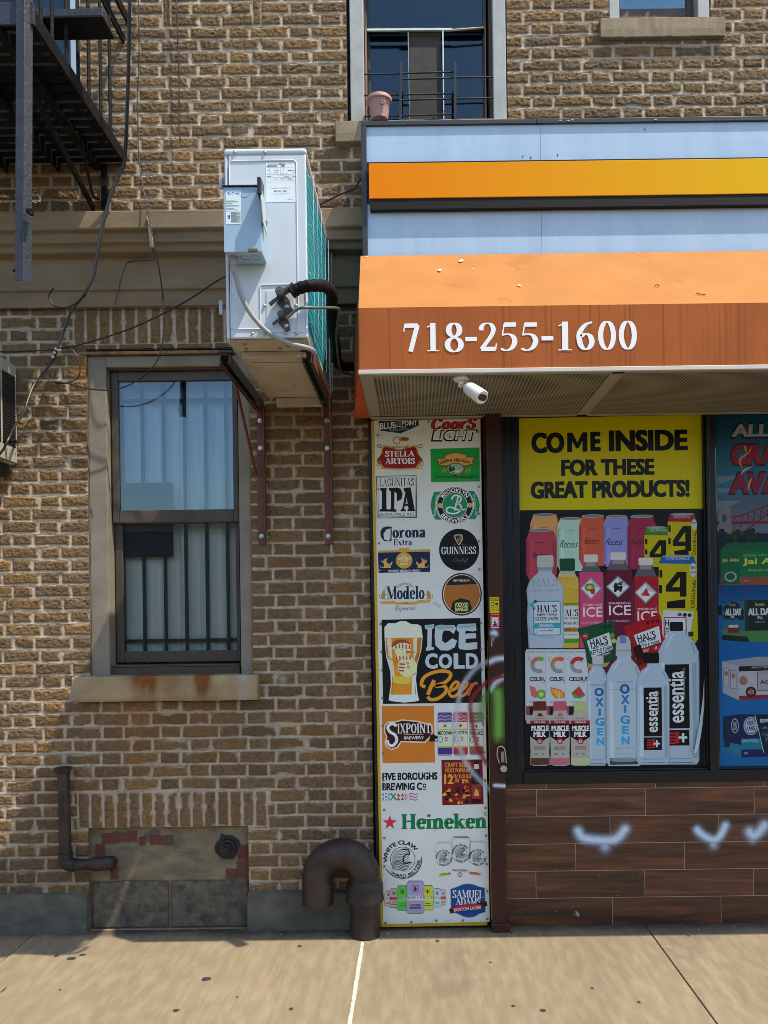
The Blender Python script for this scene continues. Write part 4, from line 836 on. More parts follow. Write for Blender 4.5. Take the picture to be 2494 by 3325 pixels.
# orange stripe turning yellow to the right
org = bpy.data.materials.new('stripe_orange'); org.use_nodes = True; nt = org.node_tree; bs = nt.nodes['Principled BSDF']
tc = nt.nodes.new('ShaderNodeTexCoord'); sx_ = nt.nodes.new('ShaderNodeSeparateXYZ'); nt.links.new(tc.outputs['Object'], sx_.inputs[0]); mr = nt.nodes.new('ShaderNodeMapRange'); mr.inputs[1].default_value = -.25; mr.inputs[2].default_value = 1.7; nt.links.new(sx_.outputs[0], mr.inputs[0])
cr_ = nt.nodes.new('ShaderNodeValToRGB'); cr_.color_ramp.elements[0].color = (.80, .21, .002, 1); cr_.color_ramp.elements[1].color = (.74, .43, .002, 1); nt.links.new(mr.outputs[0], cr_.inputs[0]); nt.links.new(cr_.outputs[0], bs.inputs[0]); bs.inputs['Roughness'].default_value = .45; bs.inputs['Specular IOR Level'].default_value = .1
yO_ = yS_ - .035
o0 = P('D', 170, 670, yO_)[0]; oz1, oz0 = P('D', 900, 600, yO_)[1], P('D', 900, 731, yO_)[1]
MB().box(o0, XR, yO_, yS_ - .0005, oz0, oz1).build('orange_stripe', org, sg, bevel=.0015)
MB().box(o0 - .002, XR, yO_ + .002, yS_ - .0005, oz1 + .0005, oz1 + .006).build('stripe_trim', mat('dark_trim', (.012, .011, .010), .6, spec=.2), sg)
MB().box(o0 + .004, XR, yO_ + .004, yS_ - .0005, P('D', 900, 772, yO_)[1], oz0 - .0005).build('drip_rail', mat('dark_trim'), sg, bevel=.002)
for (x, y) in ((745, 583), (775, 588), (875, 578), (1200, 483), (300, 452), (800, 463)):
    p = V3('D', x, y, yS_ - .0016); MB().box(p.x - .003, p.x + .002, yS_ - .0016, yS_ - .0002, p.z - .003, p.z + .004).build('chip', mat('dark_trim'), sg)
for (x, y) in ((885, 448), (915, 450), (930, 447), (1240, 445)):
    p = V3('D', x, y, yS_ - .0135); MB().box(p.x - .006, p.x + .005, yS_ - .0135, yS_ - .0122, p.z - .002, p.z + .002).build('paint_chip', mat('chip_white', (.6, .6, .6), .6), sg)
# ================================================================== AWNING
aw = thing('awning', 'orange fabric awning with white phone number on the valance', 'awning')
yA = -.81; ax0 = P('E', 131, 290, yA)[0]; zfold = (P('E', 131, 284, yA)[1] + P('E', 1659, 270, yA)[1]) / 2; zbot = (P('E', 125, 522, yA)[1] + P('E', 1659, 500, yA)[1]) / 2
ztop_ = (P('E', 139, 92, yS_ - .012)[1] + P('E', 1659, 74, yS_ - .012)[1]) / 2; ax0t = P('E', 139, 92, yS_ - .012)[0]
fab = mat('awning_orange', (.47, .20, .058), .8, spec=.15, col2=(.42, .175, .05), nscale=5, bump=.25, bscale=500, spots=(((.40, .16, .045), 3, .62),))
n1, n2 = 60, 10; vs = []; fs = []
for j in range(n2 + 1):
    t = j / n2
    for i in range(n1 + 1):
        s = i / n1; xx0 = ax0t + (ax0 - ax0t) * t; x = xx0 + (XR - xx0) * s
        y = (yS_ - .012) + (yA - yS_ + .012) * t; z = ztop_ + (zfold - ztop_) * t
        sag = .004 * math.sin(math.pi * t) * (1 + math.sin(x * 7)); vs.append((x, y, z - sag))
fs = [(j * (n1 + 1) + i, j * (n1 + 1) + i + 1, (j + 1) * (n1 + 1) + i + 1, (j + 1) * (n1 + 1) + i) for j in range(n2) for i in range(n1)]
MB().add(vs, fs).build('canopy', fab, aw, smooth=True)
val = mat('valance_rust', (.42, .12, .032), .8, spec=.15, col2=(.36, .10, .028), nscale=4, bump=.25, bscale=500)
nt = val.node_tree; b = nt.nodes['Principled BSDF']; s = b.inputs['Base Color'].links[0].from_socket   # vertical water streaks
tc = nt.nodes.new('ShaderNodeTexCoord'); mp = nt.nodes.new('ShaderNodeMapping'); mp.inputs['Scale'].default_value = (75, 1, .5); nt.links.new(tc.outputs['Object'], mp.inputs[0])
n = nt.nodes.new('ShaderNodeTexNoise'); n.inputs['Scale'].default_value = 1.0; n.inputs['Detail'].default_value = 3; nt.links.new(mp.outputs[0], n.inputs[0])
r = nt.nodes.new('ShaderNodeValToRGB'); r.color_ramp.elements[0].position = .56; r.color_ramp.elements[1].position = .64; nt.links.new(n.outputs[0], r.inputs[0])
mx = nt.nodes.new('ShaderNodeMix'); mx.data_type = 'RGBA'; nt.links.new(r.outputs[0], mx.inputs[0]); nt.links.new(s, mx.inputs[6]); mx.inputs[7].default_value = (.30, .085, .024, 1); nt.links.new(mx.outputs[2], b.inputs['Base Color'])
vs = []; n1, n2 = 160, 8
for j in range(n2 + 1):
    t = j / n2
    for i in range(n1 + 1):
        x = ax0 + (XR - ax0) * i / n1; w_ = .0010 * math.sin(x * 13) * math.sin(math.pi * t) + .0007 * math.sin(x * 37 + 1) * t
        vs.append((x, yA + w_, zfold + (zbot - zfold) * t))
MB().add(vs, [(j * (n1 + 1) + i, j * (n1 + 1) + i + 1, (j + 1) * (n1 + 1) + i + 1, (j + 1) * (n1 + 1) + i) for j in range(n2) for i in range(n1)]).build('valance', val, aw, smooth=True)
# side panel flares outward towards the wall
xwall = P('B', 1102, 1900, -.04)[0]; redv = mat('side_red', (.52, .10, .03), .75, col2=(.45, .08, .03), nscale=5)
zbt = P('B', 1120, 2120, -.03)[1]
sp_ = MB(); q = [Vector((ax0t, yS_ - .012, ztop_)), Vector((ax0, yA, zfold)), Vector((ax0, yA, zbot)), Vector((ax0 + .01, -.03, zbt)), Vector((xwall, -.03, zbt)), Vector((xwall, -.03, zfold + .1))]
sp_.add(q, [(0, 1, 2, 5), (2, 4, 5), (2, 3, 4)]); sp_.add([q[4], q[5], Vector((ax0t, -.03, zfold + .1)), Vector((ax0 + .12, -.03, zbt))], [(0, 1, 2, 3)])
sp_.build('side_panel', redv, aw)
# soffit: aluminium frame and expanded mesh
alm = mat('soffit_frame', (.34, .305, .25), .5, metal=.2, col2=(.34, .31, .27), nscale=6)
zs = zbot - .005
MB().box(ax0 - .004, XR, yA - .006, yA + .01, zbot - .016, zbot + .002).build('front_trim', mat('trim_white', (.62, .58, .52), .5), aw, bevel=.002)
fx = ax0 + .055
xj = P('E', 1070, 600, -.5)[0]
yj = -.60
# divider runs back obliquely in the photo: straight across in space
xdiv = P('E', 1105, 530, yA)[0]; 
MB().box(ax0, fx, yA + .01, -.03, zs - .012, zs).box(xdiv - .028, xdiv + .028, yA + .01, -.03, zs - .012, zs - .001).box(fx, XR, -.06, -.03, zs - .012, zs - .001).box(fx, XR, yA + .011, yA + .035, zs - .012, zs - .001).build('soffit_frame', alm, aw, bevel=.002)
msh = bpy.data.materials.new('soffit_mesh'); msh.use_nodes = True; nt = msh.node_tree; bs = nt.nodes['Principled BSDF']; bs.inputs['Roughness'].default_value = .6
tc = nt.nodes.new('ShaderNodeTexCoord'); cur = None
mp = nt.nodes.new('ShaderNodeMapping'); mp.inputs['Scale'].default_value = (62, 62, 0); nt.links.new(tc.outputs['Object'], mp.inputs[0])
vo = nt.nodes.new('ShaderNodeTexVoronoi'); vo.inputs['Randomness'].default_value = 0; vo.inputs['Scale'].default_value = 1.0; nt.links.new(mp.outputs[0], vo.inputs[0])
cr_ = nt.nodes.new('ShaderNodeValToRGB'); cr_.color_ramp.elements[0].position = .36; cr_.color_ramp.elements[1].position = .42; cr_.color_ramp.elements[0].color = (.03, .026, .02, 1); cr_.color_ramp.elements[1].color = (.30, .265, .205, 1)
nt.links.new(vo.outputs['Distance'], cr_.inputs[0]); nt.links.new(cr_.outputs[0], bs.inputs[0])
MB().box(fx, xdiv - .028, yA + .035, -.06, zs - .008, zs - .004).box(xdiv + .028, XR, yA + .035, -.06, zs - .008, zs - .004).build('soffit_mesh', msh, aw)
# lower step of the soffit above the banner
e = rect('F', 92, 58, 1238, 108, -.09); MB().box(e[0] - .01, e[1], -.085, -.015, e[2], zs - .013).build('soffit_step', alm, aw, bevel=.003)
MB().box(e[0] + .02, e[1] - .03, -.0875, -.0853, e[2] + .008, e[3] - .004).build('step_grille', msh, aw)
# droppings / scuffs on the canopy
chw = mat('scuff_white', (.75, .7, .62), .7)
def oncan(x, y):
    # photo point on the sloping canopy plane
    best = None
    for k in range(101):
        t = k / 100; yy = (yS_ - .012) + (yA - yS_ + .012) * t; z = ztop_ + (zfold - ztop_) * t; zp = P('E', x, y, yy)[1]
        if best is None or abs(zp - z) < best[0]: best = (abs(zp - z), yy, z)
    return Vector((P('E', x, y, best[1])[0], best[1] - .0022, best[2] + .0022))
for (x, y, s_) in ((515, 112, .016), (435, 147, .011), (162, 96, .008), (732, 206, .009), (558, 142, .004)):
    c = oncan(x, y); n = 11; d = Vector((0, yA - yS_, zfold - ztop_)).normalized()
    MB().add([c + Vector((1, 0, 0)) * s_ * math.cos(6.283 * i / n) * random.uniform(.4, 1.2) + d * s_ * 1.1 * math.sin(6.283 * i / n) * random.uniform(.4, 1.2) for i in range(n)], [tuple(range(n))]).build('scuff', chw, aw)
for seq in (((1390, 233), (1405, 238), (1425, 239)), ((1236, 207), (1245, 203), (1253, 208))):
    MB().tube([oncan(*q) for q in seq], .0018, 5).build('twig', mat('dark_trim'), aw)
# ================================================================== SECURITY CAMERA
sc = thing('security_camera', 'white bullet security camera hanging under the awning edge', 'camera')
cw = mat('camera_white', (.74, .72, .66), .35)
p = V3('E', 514, 532, yA + .05)
MB().lathe([(0, .012), (.033, .012), (.035, .004), (.033, .0), (.024, -.006), (0, -.008)], (p.x, yA + .06, zs - .024), 'z', 28).build('mount', cw, sc, smooth=True)
q0 = Vector((p.x, yA + .055, zs - .03)); q1 = V3('E', 513, 577, yA + .04)
MB().tube([q0, q1], .0118, 16).build('stem', cw, sc, smooth=True)
bb0 = V3('E', 538, 583, yA + .035); bb1 = V3('E', 592, 620, yA - .035)
MB().tube([q1 + Vector((0, 0, .006)), (q1 + bb0) / 2, bb0], .0062, 10).build('joint', scr, sc, smooth=True)
ax = (bb1 - bb0).normalized(); Lc = (bb1 - bb0).length
prof = [(0, -.018), (.014, -.013), (.024, .0), (.029, .02), (.031, Lc * .75), (.031, Lc), (.028, Lc + .004), (.026, Lc + .002), (0, Lc + .001)]
pts = [bb0 + ax * h for r, h in prof]
MB().tube(pts, [max(r, .0005) for r, h in prof], 28).build('camera_body', cw, sc, smooth=True)
MB().tube([bb0 + ax * (Lc + .0015), bb0 + ax * (Lc + .0035)], .024, 24).build('lens_window', mat('lens_black', (.012, .012, .014), .15), sc, smooth=True)
# ================================================================== STOREFRONT
st = thing('storefront', 'dark shop window front with brown corner post and wood-look tiles', 'storefront')
brn = mat('brown_steel', (.055, .018, .013), .45, spec=.3, col2=(.04, .014, .011), nscale=5, bump=.2, bscale=30)
yC = -.095
kx0 = (P('F', 1242, 1000, yC)[0] + P('H', 1375, 1000, yC)[0]) / 2; kx1 = (P('F', 1405, 1000, yC)[0] + P('H', 1490, 1000, yC)[0]) / 2
kx0 = P('G', 1310, 1000, yC)[0]; kx1 = P('G', 1462, 1000, yC)[0]
# thin reveal plate + post
MB().box(kx0, kx1, yC, -.01, 0, 2.75).build('corner_post', brn, st, bevel=.003)
MB().box(kx0 - .026, kx0 - .0005, yC + .05, -.01, 0, 2.75).build('post_return', brn, st, bevel=.003)
MB().box(kx0 - .004, kx1 + .012, yC - .012, -.01, 0, .045).build('post_foot', brn, st, bevel=.004)
blk_ = mat('black_aluminium', (.010, .011, .013), .4, spec=.35)
yW = .0
fr0 = kx1 + .0005; pz1 = P('I', 800, 135, yW)[1]; pz0 = P('J', 700, 1010, yW)[1]
gx0 = P('I', 162, 500, yW)[0]; gx1 = P('I', 1262, 500, yW)[0]; m0, m1 = P('I', 1272, 600, yW)[0], P('I', 1342, 600, yW)[0]
zfb = P('J', 800, 1090, yW)[1]
mb = MB().box(fr0, fr0 + .03, -.03, .08, zfb, 2.75).box(fr0 + .031, fr0 + .062, -.018, .08, zfb, 2.75).box(fr0 + .063, gx0 - .004, -.01, .08, zfb, 2.75)
mb.box(gx1 + .004, m0 + .004, -.012, .08, pz0, 2.72).box(m0 + .005, m1 - .012, -.03, .08, pz0 - .02, 2.72).box(m1 - .011, m1 - .001, -.01, .08, pz0, 2.72)
mb.box(gx0 - .003, XR, -.022, .08, zfb + .002, pz0 - .004).box(gx0 - .003, XR, -.010, .08, pz0 - .003, pz0 + .006).box(gx0 - .003, XR, -.014, .08, pz1 + .006, pz1 + .03)
mb.build('window_frame', blk_, st, bevel=.002)
MB().box(fr0, XR, .0, .08, pz1 + .03, 2.75).build('header', mat('header_dark', (.02, .02, .018), .7), st)
fr_ = MB()
for i in range(90):
    x = gx0 - .02 + i * (XR - gx0) / 90 * .75 + random.uniform(0, .01); h_ = random.uniform(.004, .018); fr_.box(x, x + random.uniform(.002, .006), -.004, -.001, P('I', 900, 108, -.003)[1] - h_, P('I', 900, 96, -.003)[1])
fr_.build('frayed_sealant', mat('dirty_fibre', (.16, .14, .11), .9), st)
MB().box(gx0 - .003, gx1 + .004, .012, .018, pz0, pz1 + .006).box(m1, XR, .012, .018, pz0, pz1 + .006).build('glass', mat('shop_glass', (.02, .022, .024), .05, spec=.8), st)
# crack line running down the frame
MB().tube([V3('R', 172, 20, -.032), V3('R', 168, 330, -.032), V3('R', 182, 800, -.032), V3('R', 180, 1300, -.032), V3('R', 195, 1700, -.032), V3('R', 200, 1930, -.032)], .0012, 5).build('sealant_line', mat('sealant_grey', (.12, .12, .12), .6), st)
# tiles
tile = bpy.data.materials.new('wood_tile'); tile.use_nodes = True; nt = tile.node_tree; bs = nt.nodes['Principled BSDF']; L = nt.links
tc = nt.nodes.new('ShaderNodeTexCoord'); oi = nt.nodes.new('ShaderNodeAttribute'); oi.attribute_name = 'Col'
mp = nt.nodes.new('ShaderNodeMapping'); mp.inputs['Scale'].default_value = (1.2, 1, 14); L.new(tc.outputs['Object'], mp.inputs[0]); vm = nt.nodes.new('ShaderNodeVectorMath'); vm.operation = 'ADD'; L.new(mp.outputs[0], vm.inputs[0])
sm = nt.nodes.new('ShaderNodeVectorMath'); sm.operation = 'SCALE'; sm.inputs['Scale'].default_value = 37; L.new(oi.outputs['Color'], sm.inputs[0]); L.new(sm.outputs[0], vm.inputs[1])
n = nt.nodes.new('ShaderNodeTexNoise'); n.inputs['Scale'].default_value = 1.6; n.inputs['Detail'].default_value = 9; n.inputs['Roughness'].default_value = .65; n.inputs['Distortion'].default_value = .5; L.new(vm.outputs[0], n.inputs[0])
r = nt.nodes.new('ShaderNodeValToRGB'); els = r.color_ramp.elements; els[0].position = .33; els[0].color = (.030, .016, .012, 1); els[1].position = .72; els[1].color = (.24, .088, .036, 1); e_ = els.new(.52); e_.color = (.10, .042, .025, 1); L.new(n.outputs[0], r.inputs[0])
mx = nt.nodes.new('ShaderNodeMix'); mx.data_type = 'RGBA'; mx.blend_type = 'MULTIPLY'; mx.inputs[0].default_value = .7; L.new(r.outputs[0], mx.inputs[6]); L.new(oi.outputs['Color'], mx.inputs[7]); L.new(mx.outputs[2], bs.inputs[0]); bs.inputs['Roughness'].default_value = .33
yT = -.018
rows = [(30, (470, 1056, 1645)), (186, (407, 994, 1580)), (335, (218, 803, 1390)), (483, (615, 1202, 1790)), (630, (398, 985, 1570)), (776, (225, 812, 1400))]
zr_ = [P('K', 800, y, yT)[1] for y in (150, 185, 333, 481, 628, 775)] + [-.01]
gro = mat('grout', (.36, .30, .235), .9)
MB().box(kx1 - .02, XR, yT + .0012, .1, -.02, zfb).build('grout', gro, st)
for ri in range(6):
    z1_, z0_ = zr_[ri], zr_[ri + 1]
    x_r = [407 + 56, 407, 803, 615, 398, 810][ri]; L_ = .567
    xj_ = P('K', x_r, 400, yT)[0]; xa = xj_ - L_ * 2
    while xa < XR:
        a = max(xa, kx1 + .001); b_ = min(xa + L_, XR)
        if b_ > a + .005:
            tv = random.uniform(.6, 1.25)
            MB().box(a + .0016, b_ - .0016, yT, yT + .012, z0_ + .0016, z1_ - .0016, col=(tv, tv * random.uniform(.9, 1.02), tv * random.uniform(.85, 1))).build('tile', tile, st, bevel=.0008, colors=True)
        xa += L_
wsp = mat('paint_speck', (.7, .72, .72), .7)
for i in range(46):
    if i < 14: x, y, s_ = 627 + random.gauss(0, 5), 862 + random.gauss(0, 8), random.uniform(.002, .006)
    else: x, y, s_ = random.choice([random.uniform(265, 1000)]), random.choice([random.uniform(420, 900)]), random.uniform(.0008, .0026)
    p = V3('K', x, y, yT - .0006); n_ = 6
    MB().add([(p.x + s_ * random.uniform(.5, 1.1) * math.cos(6.283 * k / n_), yT - .0006, p.z + s_ * random.uniform(.5, 1.1) * math.sin(6.283 * k / n_)) for k in range(n_)], [tuple(range(n_))]).build('paint_speck', wsp, st)
# padlock on the post
plk = thing('padlock', 'round silver padlock and hasp hanging on the brown corner post', 'padlock')
stl = mat('padlock_steel', (.62, .6, .52), .3, metal=.9)
p = V3('G', 1452, 1645, yC - .012); MB().lathe([(0, -.012), (.016, -.012), (.0185, -.009), (.0185, .008), (0, .009)], p, 'y', 28).build('lock_body', stl, plk, smooth=True)
MB().lathe([(0, -.0135), (.006, -.0135), (.006, -.0121)], p, 'y', 8).build('emblem', mat('zinc'), plk)
MB().tube(smoothpath(pl([('G', 1410, 1590, yC - .012), ('G', 1385, 1510, yC - .012), ('G', 1395, 1430, yC - .012), ('G', 1430, 1415, yC - .012), ('G', 1460, 1440, yC - .012), ('G', 1475, 1510, yC - .012), ('G', 1480, 1590, yC - .012)]), 5), .0028, 8).build('shackle', stl, plk, smooth=True)
MB().box(p.x - .011, p.x + .006, yC - .006, yC - .0005, p.z + .03, p.z + .085).build('hasp', mat('galvanised'), plk, bevel=.001)
# ================================================================== PRINTED ARTWORK
_tc = {}
def textmesh(s, weight=0.0):
    key = (s, weight)
    if key in _tc: return _tc[key]
    c = bpy.data.curves.new('t', 'FONT'); c.body = s; c.size = 1; c.offset = weight; c.resolution_u = 3
    o = bpy.data.objects.new('t', c); me = bpy.data.meshes.new_from_object(o)
    vs = [(v.co.x, v.co.y) for v in me.vertices]; fs = [tuple(p.vertices) for p in me.polygons]
    bpy.data.objects.remove(o); bpy.data.curves.remove(c); bpy.data.meshes.remove(me)
    _tc[key] = (vs, fs); return vs, fs
# pen-drawn serif alphabet: (advance, strokes); stroke = (kind, points) kind: l auto-weight line, c curve, T thick, t thin, s serif (x, y, half width)
def _ell(cx, cy, rx, ry, a0=0, a1=360, n=20):
    return [(cx + rx * math.cos(math.radians(a0 + (a1 - a0) * i / n)), cy + ry * math.sin(math.radians(a0 + (a1 - a0) * i / n))) for i in range(n + 1)]
SG = {
 '0': (.56, [('e', _ell(.28, .5, .19, .455))]),
 '1': (.46, [('T', [(.26, 0), (.26, 1)]), ('t', [(.26, .93), (.08, .86)]), ('s', (.26, 0, .19))]),
 '2': (.56, [('c', [(.06, .72), (.08, .86), (.20, .955), (.36, .93), (.44, .76), (.38, .55), (.22, .3), (.06, .08)]), ('T', [(.05, .08), (.50, .08)]), ('t', [(.50, .05), (.53, .27)])]),
 '5': (.56, [('T', [(.14, .93), (.48, .93)]), ('t', [(.15, .97), (.09, .55)]), ('c', [(.09, .57), (.24, .60), (.38, .53), (.44, .34), (.36, .12), (.2, .03), (.05, .09)])]),
 '6': (.56, [('c', [(.46, .97), (.28, .88), (.13, .62), (.12, .34), (.18, .12), (.29, .035), (.40, .12), (.45, .3), (.40, .50), (.28, .57), (.17, .48)])]),
 '7': (.54, [('T', [(.05, .915), (.49, .915)]), ('T', [(.47, .93), (.24, 0)]), ('t', [(.06, .93), (.03, .70)])]),
 '8': (.56, [('e', _ell(.28, .745, .145, .215)), ('e', _ell(.28, .255, .18, .225))]),
 '-': (.34, [('T', [(.04, .33), (.30, .33)])]),
 'A': (.74, [('t', [(.08, 0), (.36, 1)]), ('T', [(.34, 1), (.62, 0)]), ('t', [(.18, .33), (.5, .33)]), ('s', (.08, 0, .11)), ('s', (.63, 0, .13))]),
 'B': (.66, [('T', [(.16, 0), (.16, 1)]), ('c', [(.16, .97), (.42, .95), (.52, .77), (.42, .57), (.18, .54)]), ('c', [(.2, .53), (.48, .5), (.58, .28), (.46, .06), (.16, .03)]), ('s', (.14, 0, .12)), ('s', (.14, 1, .12))]),
 'C': (.7, [('c', [(.60, .75), (.50, .93), (.34, .97), (.18, .84), (.11, .5), (.18, .16), (.34, .03), (.5, .06), (.62, .24)]), ('t', [(.61, .97), (.61, .70)])]),
 'D': (.74, [('T', [(.16, 0), (.16, 1)]), ('c', [(.16, .97), (.42, .96), (.6, .8), (.64, .5), (.6, .2), (.42, .04), (.16, .03)]), ('s', (.14, 0, .12)), ('s', (.14, 1, .12))]),
 'E': (.64, [('T', [(.16, 0), (.16, 1)]), ('t', [(.1, .97), (.55, .97)]), ('t', [(.16, .51), (.45, .51)]), ('t', [(.1, .03), (.57, .03)]), ('t', [(.55, 1), (.55, .74)]), ('t', [(.57, 0), (.57, .28)]), ('t', [(.44, .64), (.44, .38)])]),
 'G': (.74, [('c', [(.60, .75), (.50, .93), (.34, .97), (.18, .84), (.11, .5), (.18, .16), (.34, .03), (.5, .07), (.58, .2)]), ('T', [(.59, .04), (.59, .42)]), ('s', (.59, .44, .13)), ('t', [(.61, .97), (.61, .70)])]),
 'H': (.8, [('T', [(.16, 0), (.16, 1)]), ('T', [(.62, 0), (.62, 1)]), ('t', [(.16, .52), (.62, .52)])] + [('s', (x, y, .14)) for x in (.16, .62) for y in (0, 1)]),
 'I': (.36, [('T', [(.18, 0), (.18, 1)]), ('s', (.18, 0, .15)), ('s', (.18, 1, .15))]),
 'L': (.62, [('T', [(.17, 0), (.17, 1)]), ('t', [(.1, .03), (.56, .03)]), ('t', [(.56, 0), (.56, .32)]), ('s', (.17, 1, .14))]),
 'M': (.92, [('t', [(.13, 0), (.13, 1)]), ('T', [(.14, 1), (.44, .05)]), ('t', [(.44, .05), (.73, 1)]), ('T', [(.77, 0), (.77, 1)]), ('s', (.13, 0, .11)), ('s', (.78, 0, .14)), ('s', (.12, 1, .1)), ('s', (.80, 1, .1))]),
 'N': (.78, [('t', [(.14, 0), (.14, 1)]), ('T', [(.14, 1), (.62, .02)]), ('t', [(.64, 0), (.64, 1)]), ('s', (.14, 0, .11)), ('s', (.12, 1, .1)), ('s', (.64, 1, .11))]),
 'O': (.74, [('e', _ell(.37, .5, .26, .46))]),
 'P': (.64, [('T', [(.16, 0), (.16, 1)]), ('c', [(.16, .97), (.42, .96), (.54, .74), (.42, .50), (.16, .47)]), ('s', (.16, 0, .15)), ('s', (.14, 1, .12))]),
 'R': (.72, [('T', [(.16, 0), (.16, 1)]), ('c', [(.16, .97), (.42, .96), (.52, .75), (.42, .53), (.16, .51)]), ('T', [(.36, .5), (.62, .02)]), ('s', (.16, 0, .14)), ('s', (.14, 1, .12)), ('s', (.64, 0, .08))]),
 'S': (.58, [('c', [(.48, .76), (.42, .92), (.28, .97), (.14, .88), (.12, .71), (.26, .55), (.42, .42), (.47, .24), (.38, .07), (.24, .03), (.11, .10), (.07, .27)]), ('t', [(.48, .98), (.48, .72)]), ('t', [(.07, .02), (.07, .30)])]),
 'T': (.66, [('T', [(.33, 0), (.33, 1)]), ('t', [(.05, .97), (.61, .97)]), ('t', [(.05, 1), (.05, .74)]), ('t', [(.61, 1), (.61, .74)]), ('s', (.33, 0, .16))]),
 'U': (.76, [('c', [(.15, 1), (.15, .5), (.17, .2), (.28, .05), (.4, .03), (.54, .08), (.61, .25), (.62, .55), (.62, 1)]), ('s', (.15, 1, .14)), ('s', (.62, 1, .11))]),
 'V': (.72, [('T', [(.1, 1), (.37, 0)]), ('t', [(.37, 0), (.62, 1)]), ('s', (.1, 1, .13)), ('s', (.62, 1, .1))]),
 'W': (.96, [('T', [(.1, 1), (.3, 0)]), ('t', [(.3, 0), (.48, .95)]), ('T', [(.48, .95), (.68, 0)]), ('t', [(.68, 0), (.86, 1)]), ('s', (.1, 1, .12)), ('s', (.86, 1, .09))]),
 'X': (.74, [('T', [(.12, .98), (.60, .02)]), ('t', [(.58, .98), (.12, .02)]), ('s', (.12, 1, .13)), ('s', (.60, 0, .13)), ('s', (.58, 1, .1)), ('s', (.12, 0, .1))]),
 'Y': (.7, [('T', [(.1, .98), (.35, .48)]), ('t', [(.6, .98), (.35, .48)]), ('T', [(.35, 0), (.35, .5)]), ('s', (.1, 1, .12)), ('s', (.6, 1, .1)), ('s', (.35, 0, .14))]),
 'a': (.52, [('c', [(.09, .52), (.14, .64), (.28, .67), (.36, .55), (.36, .3), (.36, .1), (.46, .03)]), ('c', [(.36, .4), (.2, .36), (.1, .22), (.13, .06), (.24, .03), (.36, .14)])]),
 'd': (.6, [('e', _ell(.24, .33, .14, .30)), ('T', [(.44, 0), (.44, 1)]), ('s', (.39, 1, .1)), ('s', (.5, 0, .08))]),
 'e': (.5, [('c', [(.13, .37), (.27, .38), (.42, .39), (.40, .56), (.28, .65), (.15, .57), (.10, .35), (.15, .12), (.28, .03), (.43, .13)])]),
 'i': (.34, [('T', [(.17, 0), (.17, .66)]), ('d', (.17, .88, .1)), ('s', (.17, 0, .14)), ('s', (.12, .65, .09))]),
 'k': (.64, [('T', [(.16, 0), (.16, 1)]), ('t', [(.18, .28), (.48, .65)]), ('T', [(.28, .42), (.52, .0)]), ('s', (.16, 0, .14)), ('s', (.12, 1, .1)), ('s', (.48, .65, .13)), ('s', (.54, 0, .12))]),
 'l': (.32, [('T', [(.17, 0), (.17, 1)]), ('s', (.17, 0, .13)), ('s', (.12, .98, .09))]),
 'n': (.64, [('T', [(.16, 0), (.16, .66)]), ('c', [(.18, .5), (.30, .65), (.42, .63), (.47, .48), (.47, .2), (.47, 0)]), ('s', (.16, 0, .13)), ('s', (.11, .65, .08)), ('s', (.48, 0, .13))]),
 'o': (.54, [('e', _ell(.27, .34, .17, .31))]),
 'r': (.5, [('T', [(.16, 0), (.16, .66)]), ('c', [(.17, .42), (.26, .60), (.36, .66), (.44, .6)]), ('s', (.16, 0, .13)), ('s', (.11, .65, .08))]),
 't': (.4, [('T', [(.17, .1), (.17, .88)]), ('t', [(.04, .64), (.34, .64)]), ('t', [(.17, .06), (.34, .08)])]),
 'x': (.54, [('T', [(.1, .64), (.42, .02)]), ('t', [(.42, .64), (.1, .02)]), ('s', (.1, .64, .1)), ('s', (.42, 0, .1))]),
 ' ': (.3, []), "'": (.2, [('T', [(.1, 1), (.1, .78)])]), '.': (.2, [('d', (.1, .05, .06))]),
}
def strip(pts, wf):
    """polyline with width function -> quads (verts, faces)"""
    n = len(pts); vs = []; P_ = [Vector((p[0], p[1])) for p in pts]
    closed = (P_[0] - P_[-1]).length < 1e-6
    for i in range(n):
        if closed: a, b = P_[(i - 1) % (n - 1)], P_[(i + 1) % (n - 1)]
        else: a, b = P_[max(i - 1, 0)], P_[min(i + 1, n - 1)]
        t = (b - a).normalized() if (b - a).length > 1e-9 else Vector((1, 0)); nr = Vector((-t.y, t.x)); w = wf(t, i / (n - 1)) / 2
        vs += [tuple(P_[i] + nr * w), tuple(P_[i] - nr * w)]
    return vs, [(2 * i, 2 * i + 1, 2 * i + 3, 2 * i + 2) for i in range(n - 1)]
def cr2(pts, k=5): return [(v.x, v.y) for v in smoothpath([(p[0], p[1], 0) for p in pts], k)]
def seriftext(s, T=.17, t=.05, sh=.045, track=0.0):
    """list of (verts, faces) pieces, cap height 1"""
    out = []; x0 = 0
    for ch in s:
        adv, st_ = SG.get(ch, SG.get(ch.upper(), SG[' ']))
        for kind, d_ in st_:
            if kind in ('l', 'c', 'e'):
                pts = cr2(d_) if kind == 'c' else d_
                v, f = strip(pts, lambda tt, u: t + (T - t) * abs(tt.y) ** 1.3)
            elif kind == 'T': v, f = strip(d_, lambda tt, u: T)
            elif kind == 't': v, f = strip(d_, lambda tt, u: t)
            elif kind == 's':
                x, y, hw = d_; hw = max(hw, T / 2 + .05); y_ = y - sh if y > .5 else y
                v = [(x - hw, y_), (x + hw, y_), (x + hw, y_ + sh), (x - hw, y_ + sh)]; f = [(0, 1, 2, 3)]
            elif kind == 'd':
                x, y, r = d_; v = [(x + r * math.cos(6.283 * i / 14), y + r * math.sin(6.283 * i / 14)) for i in range(14)]; f = [tuple(range(14))]
            out.append(([(a + x0, b) for a, b in v], f))
        x0 += adv + track
    return out, x0
GAIN = 1.0
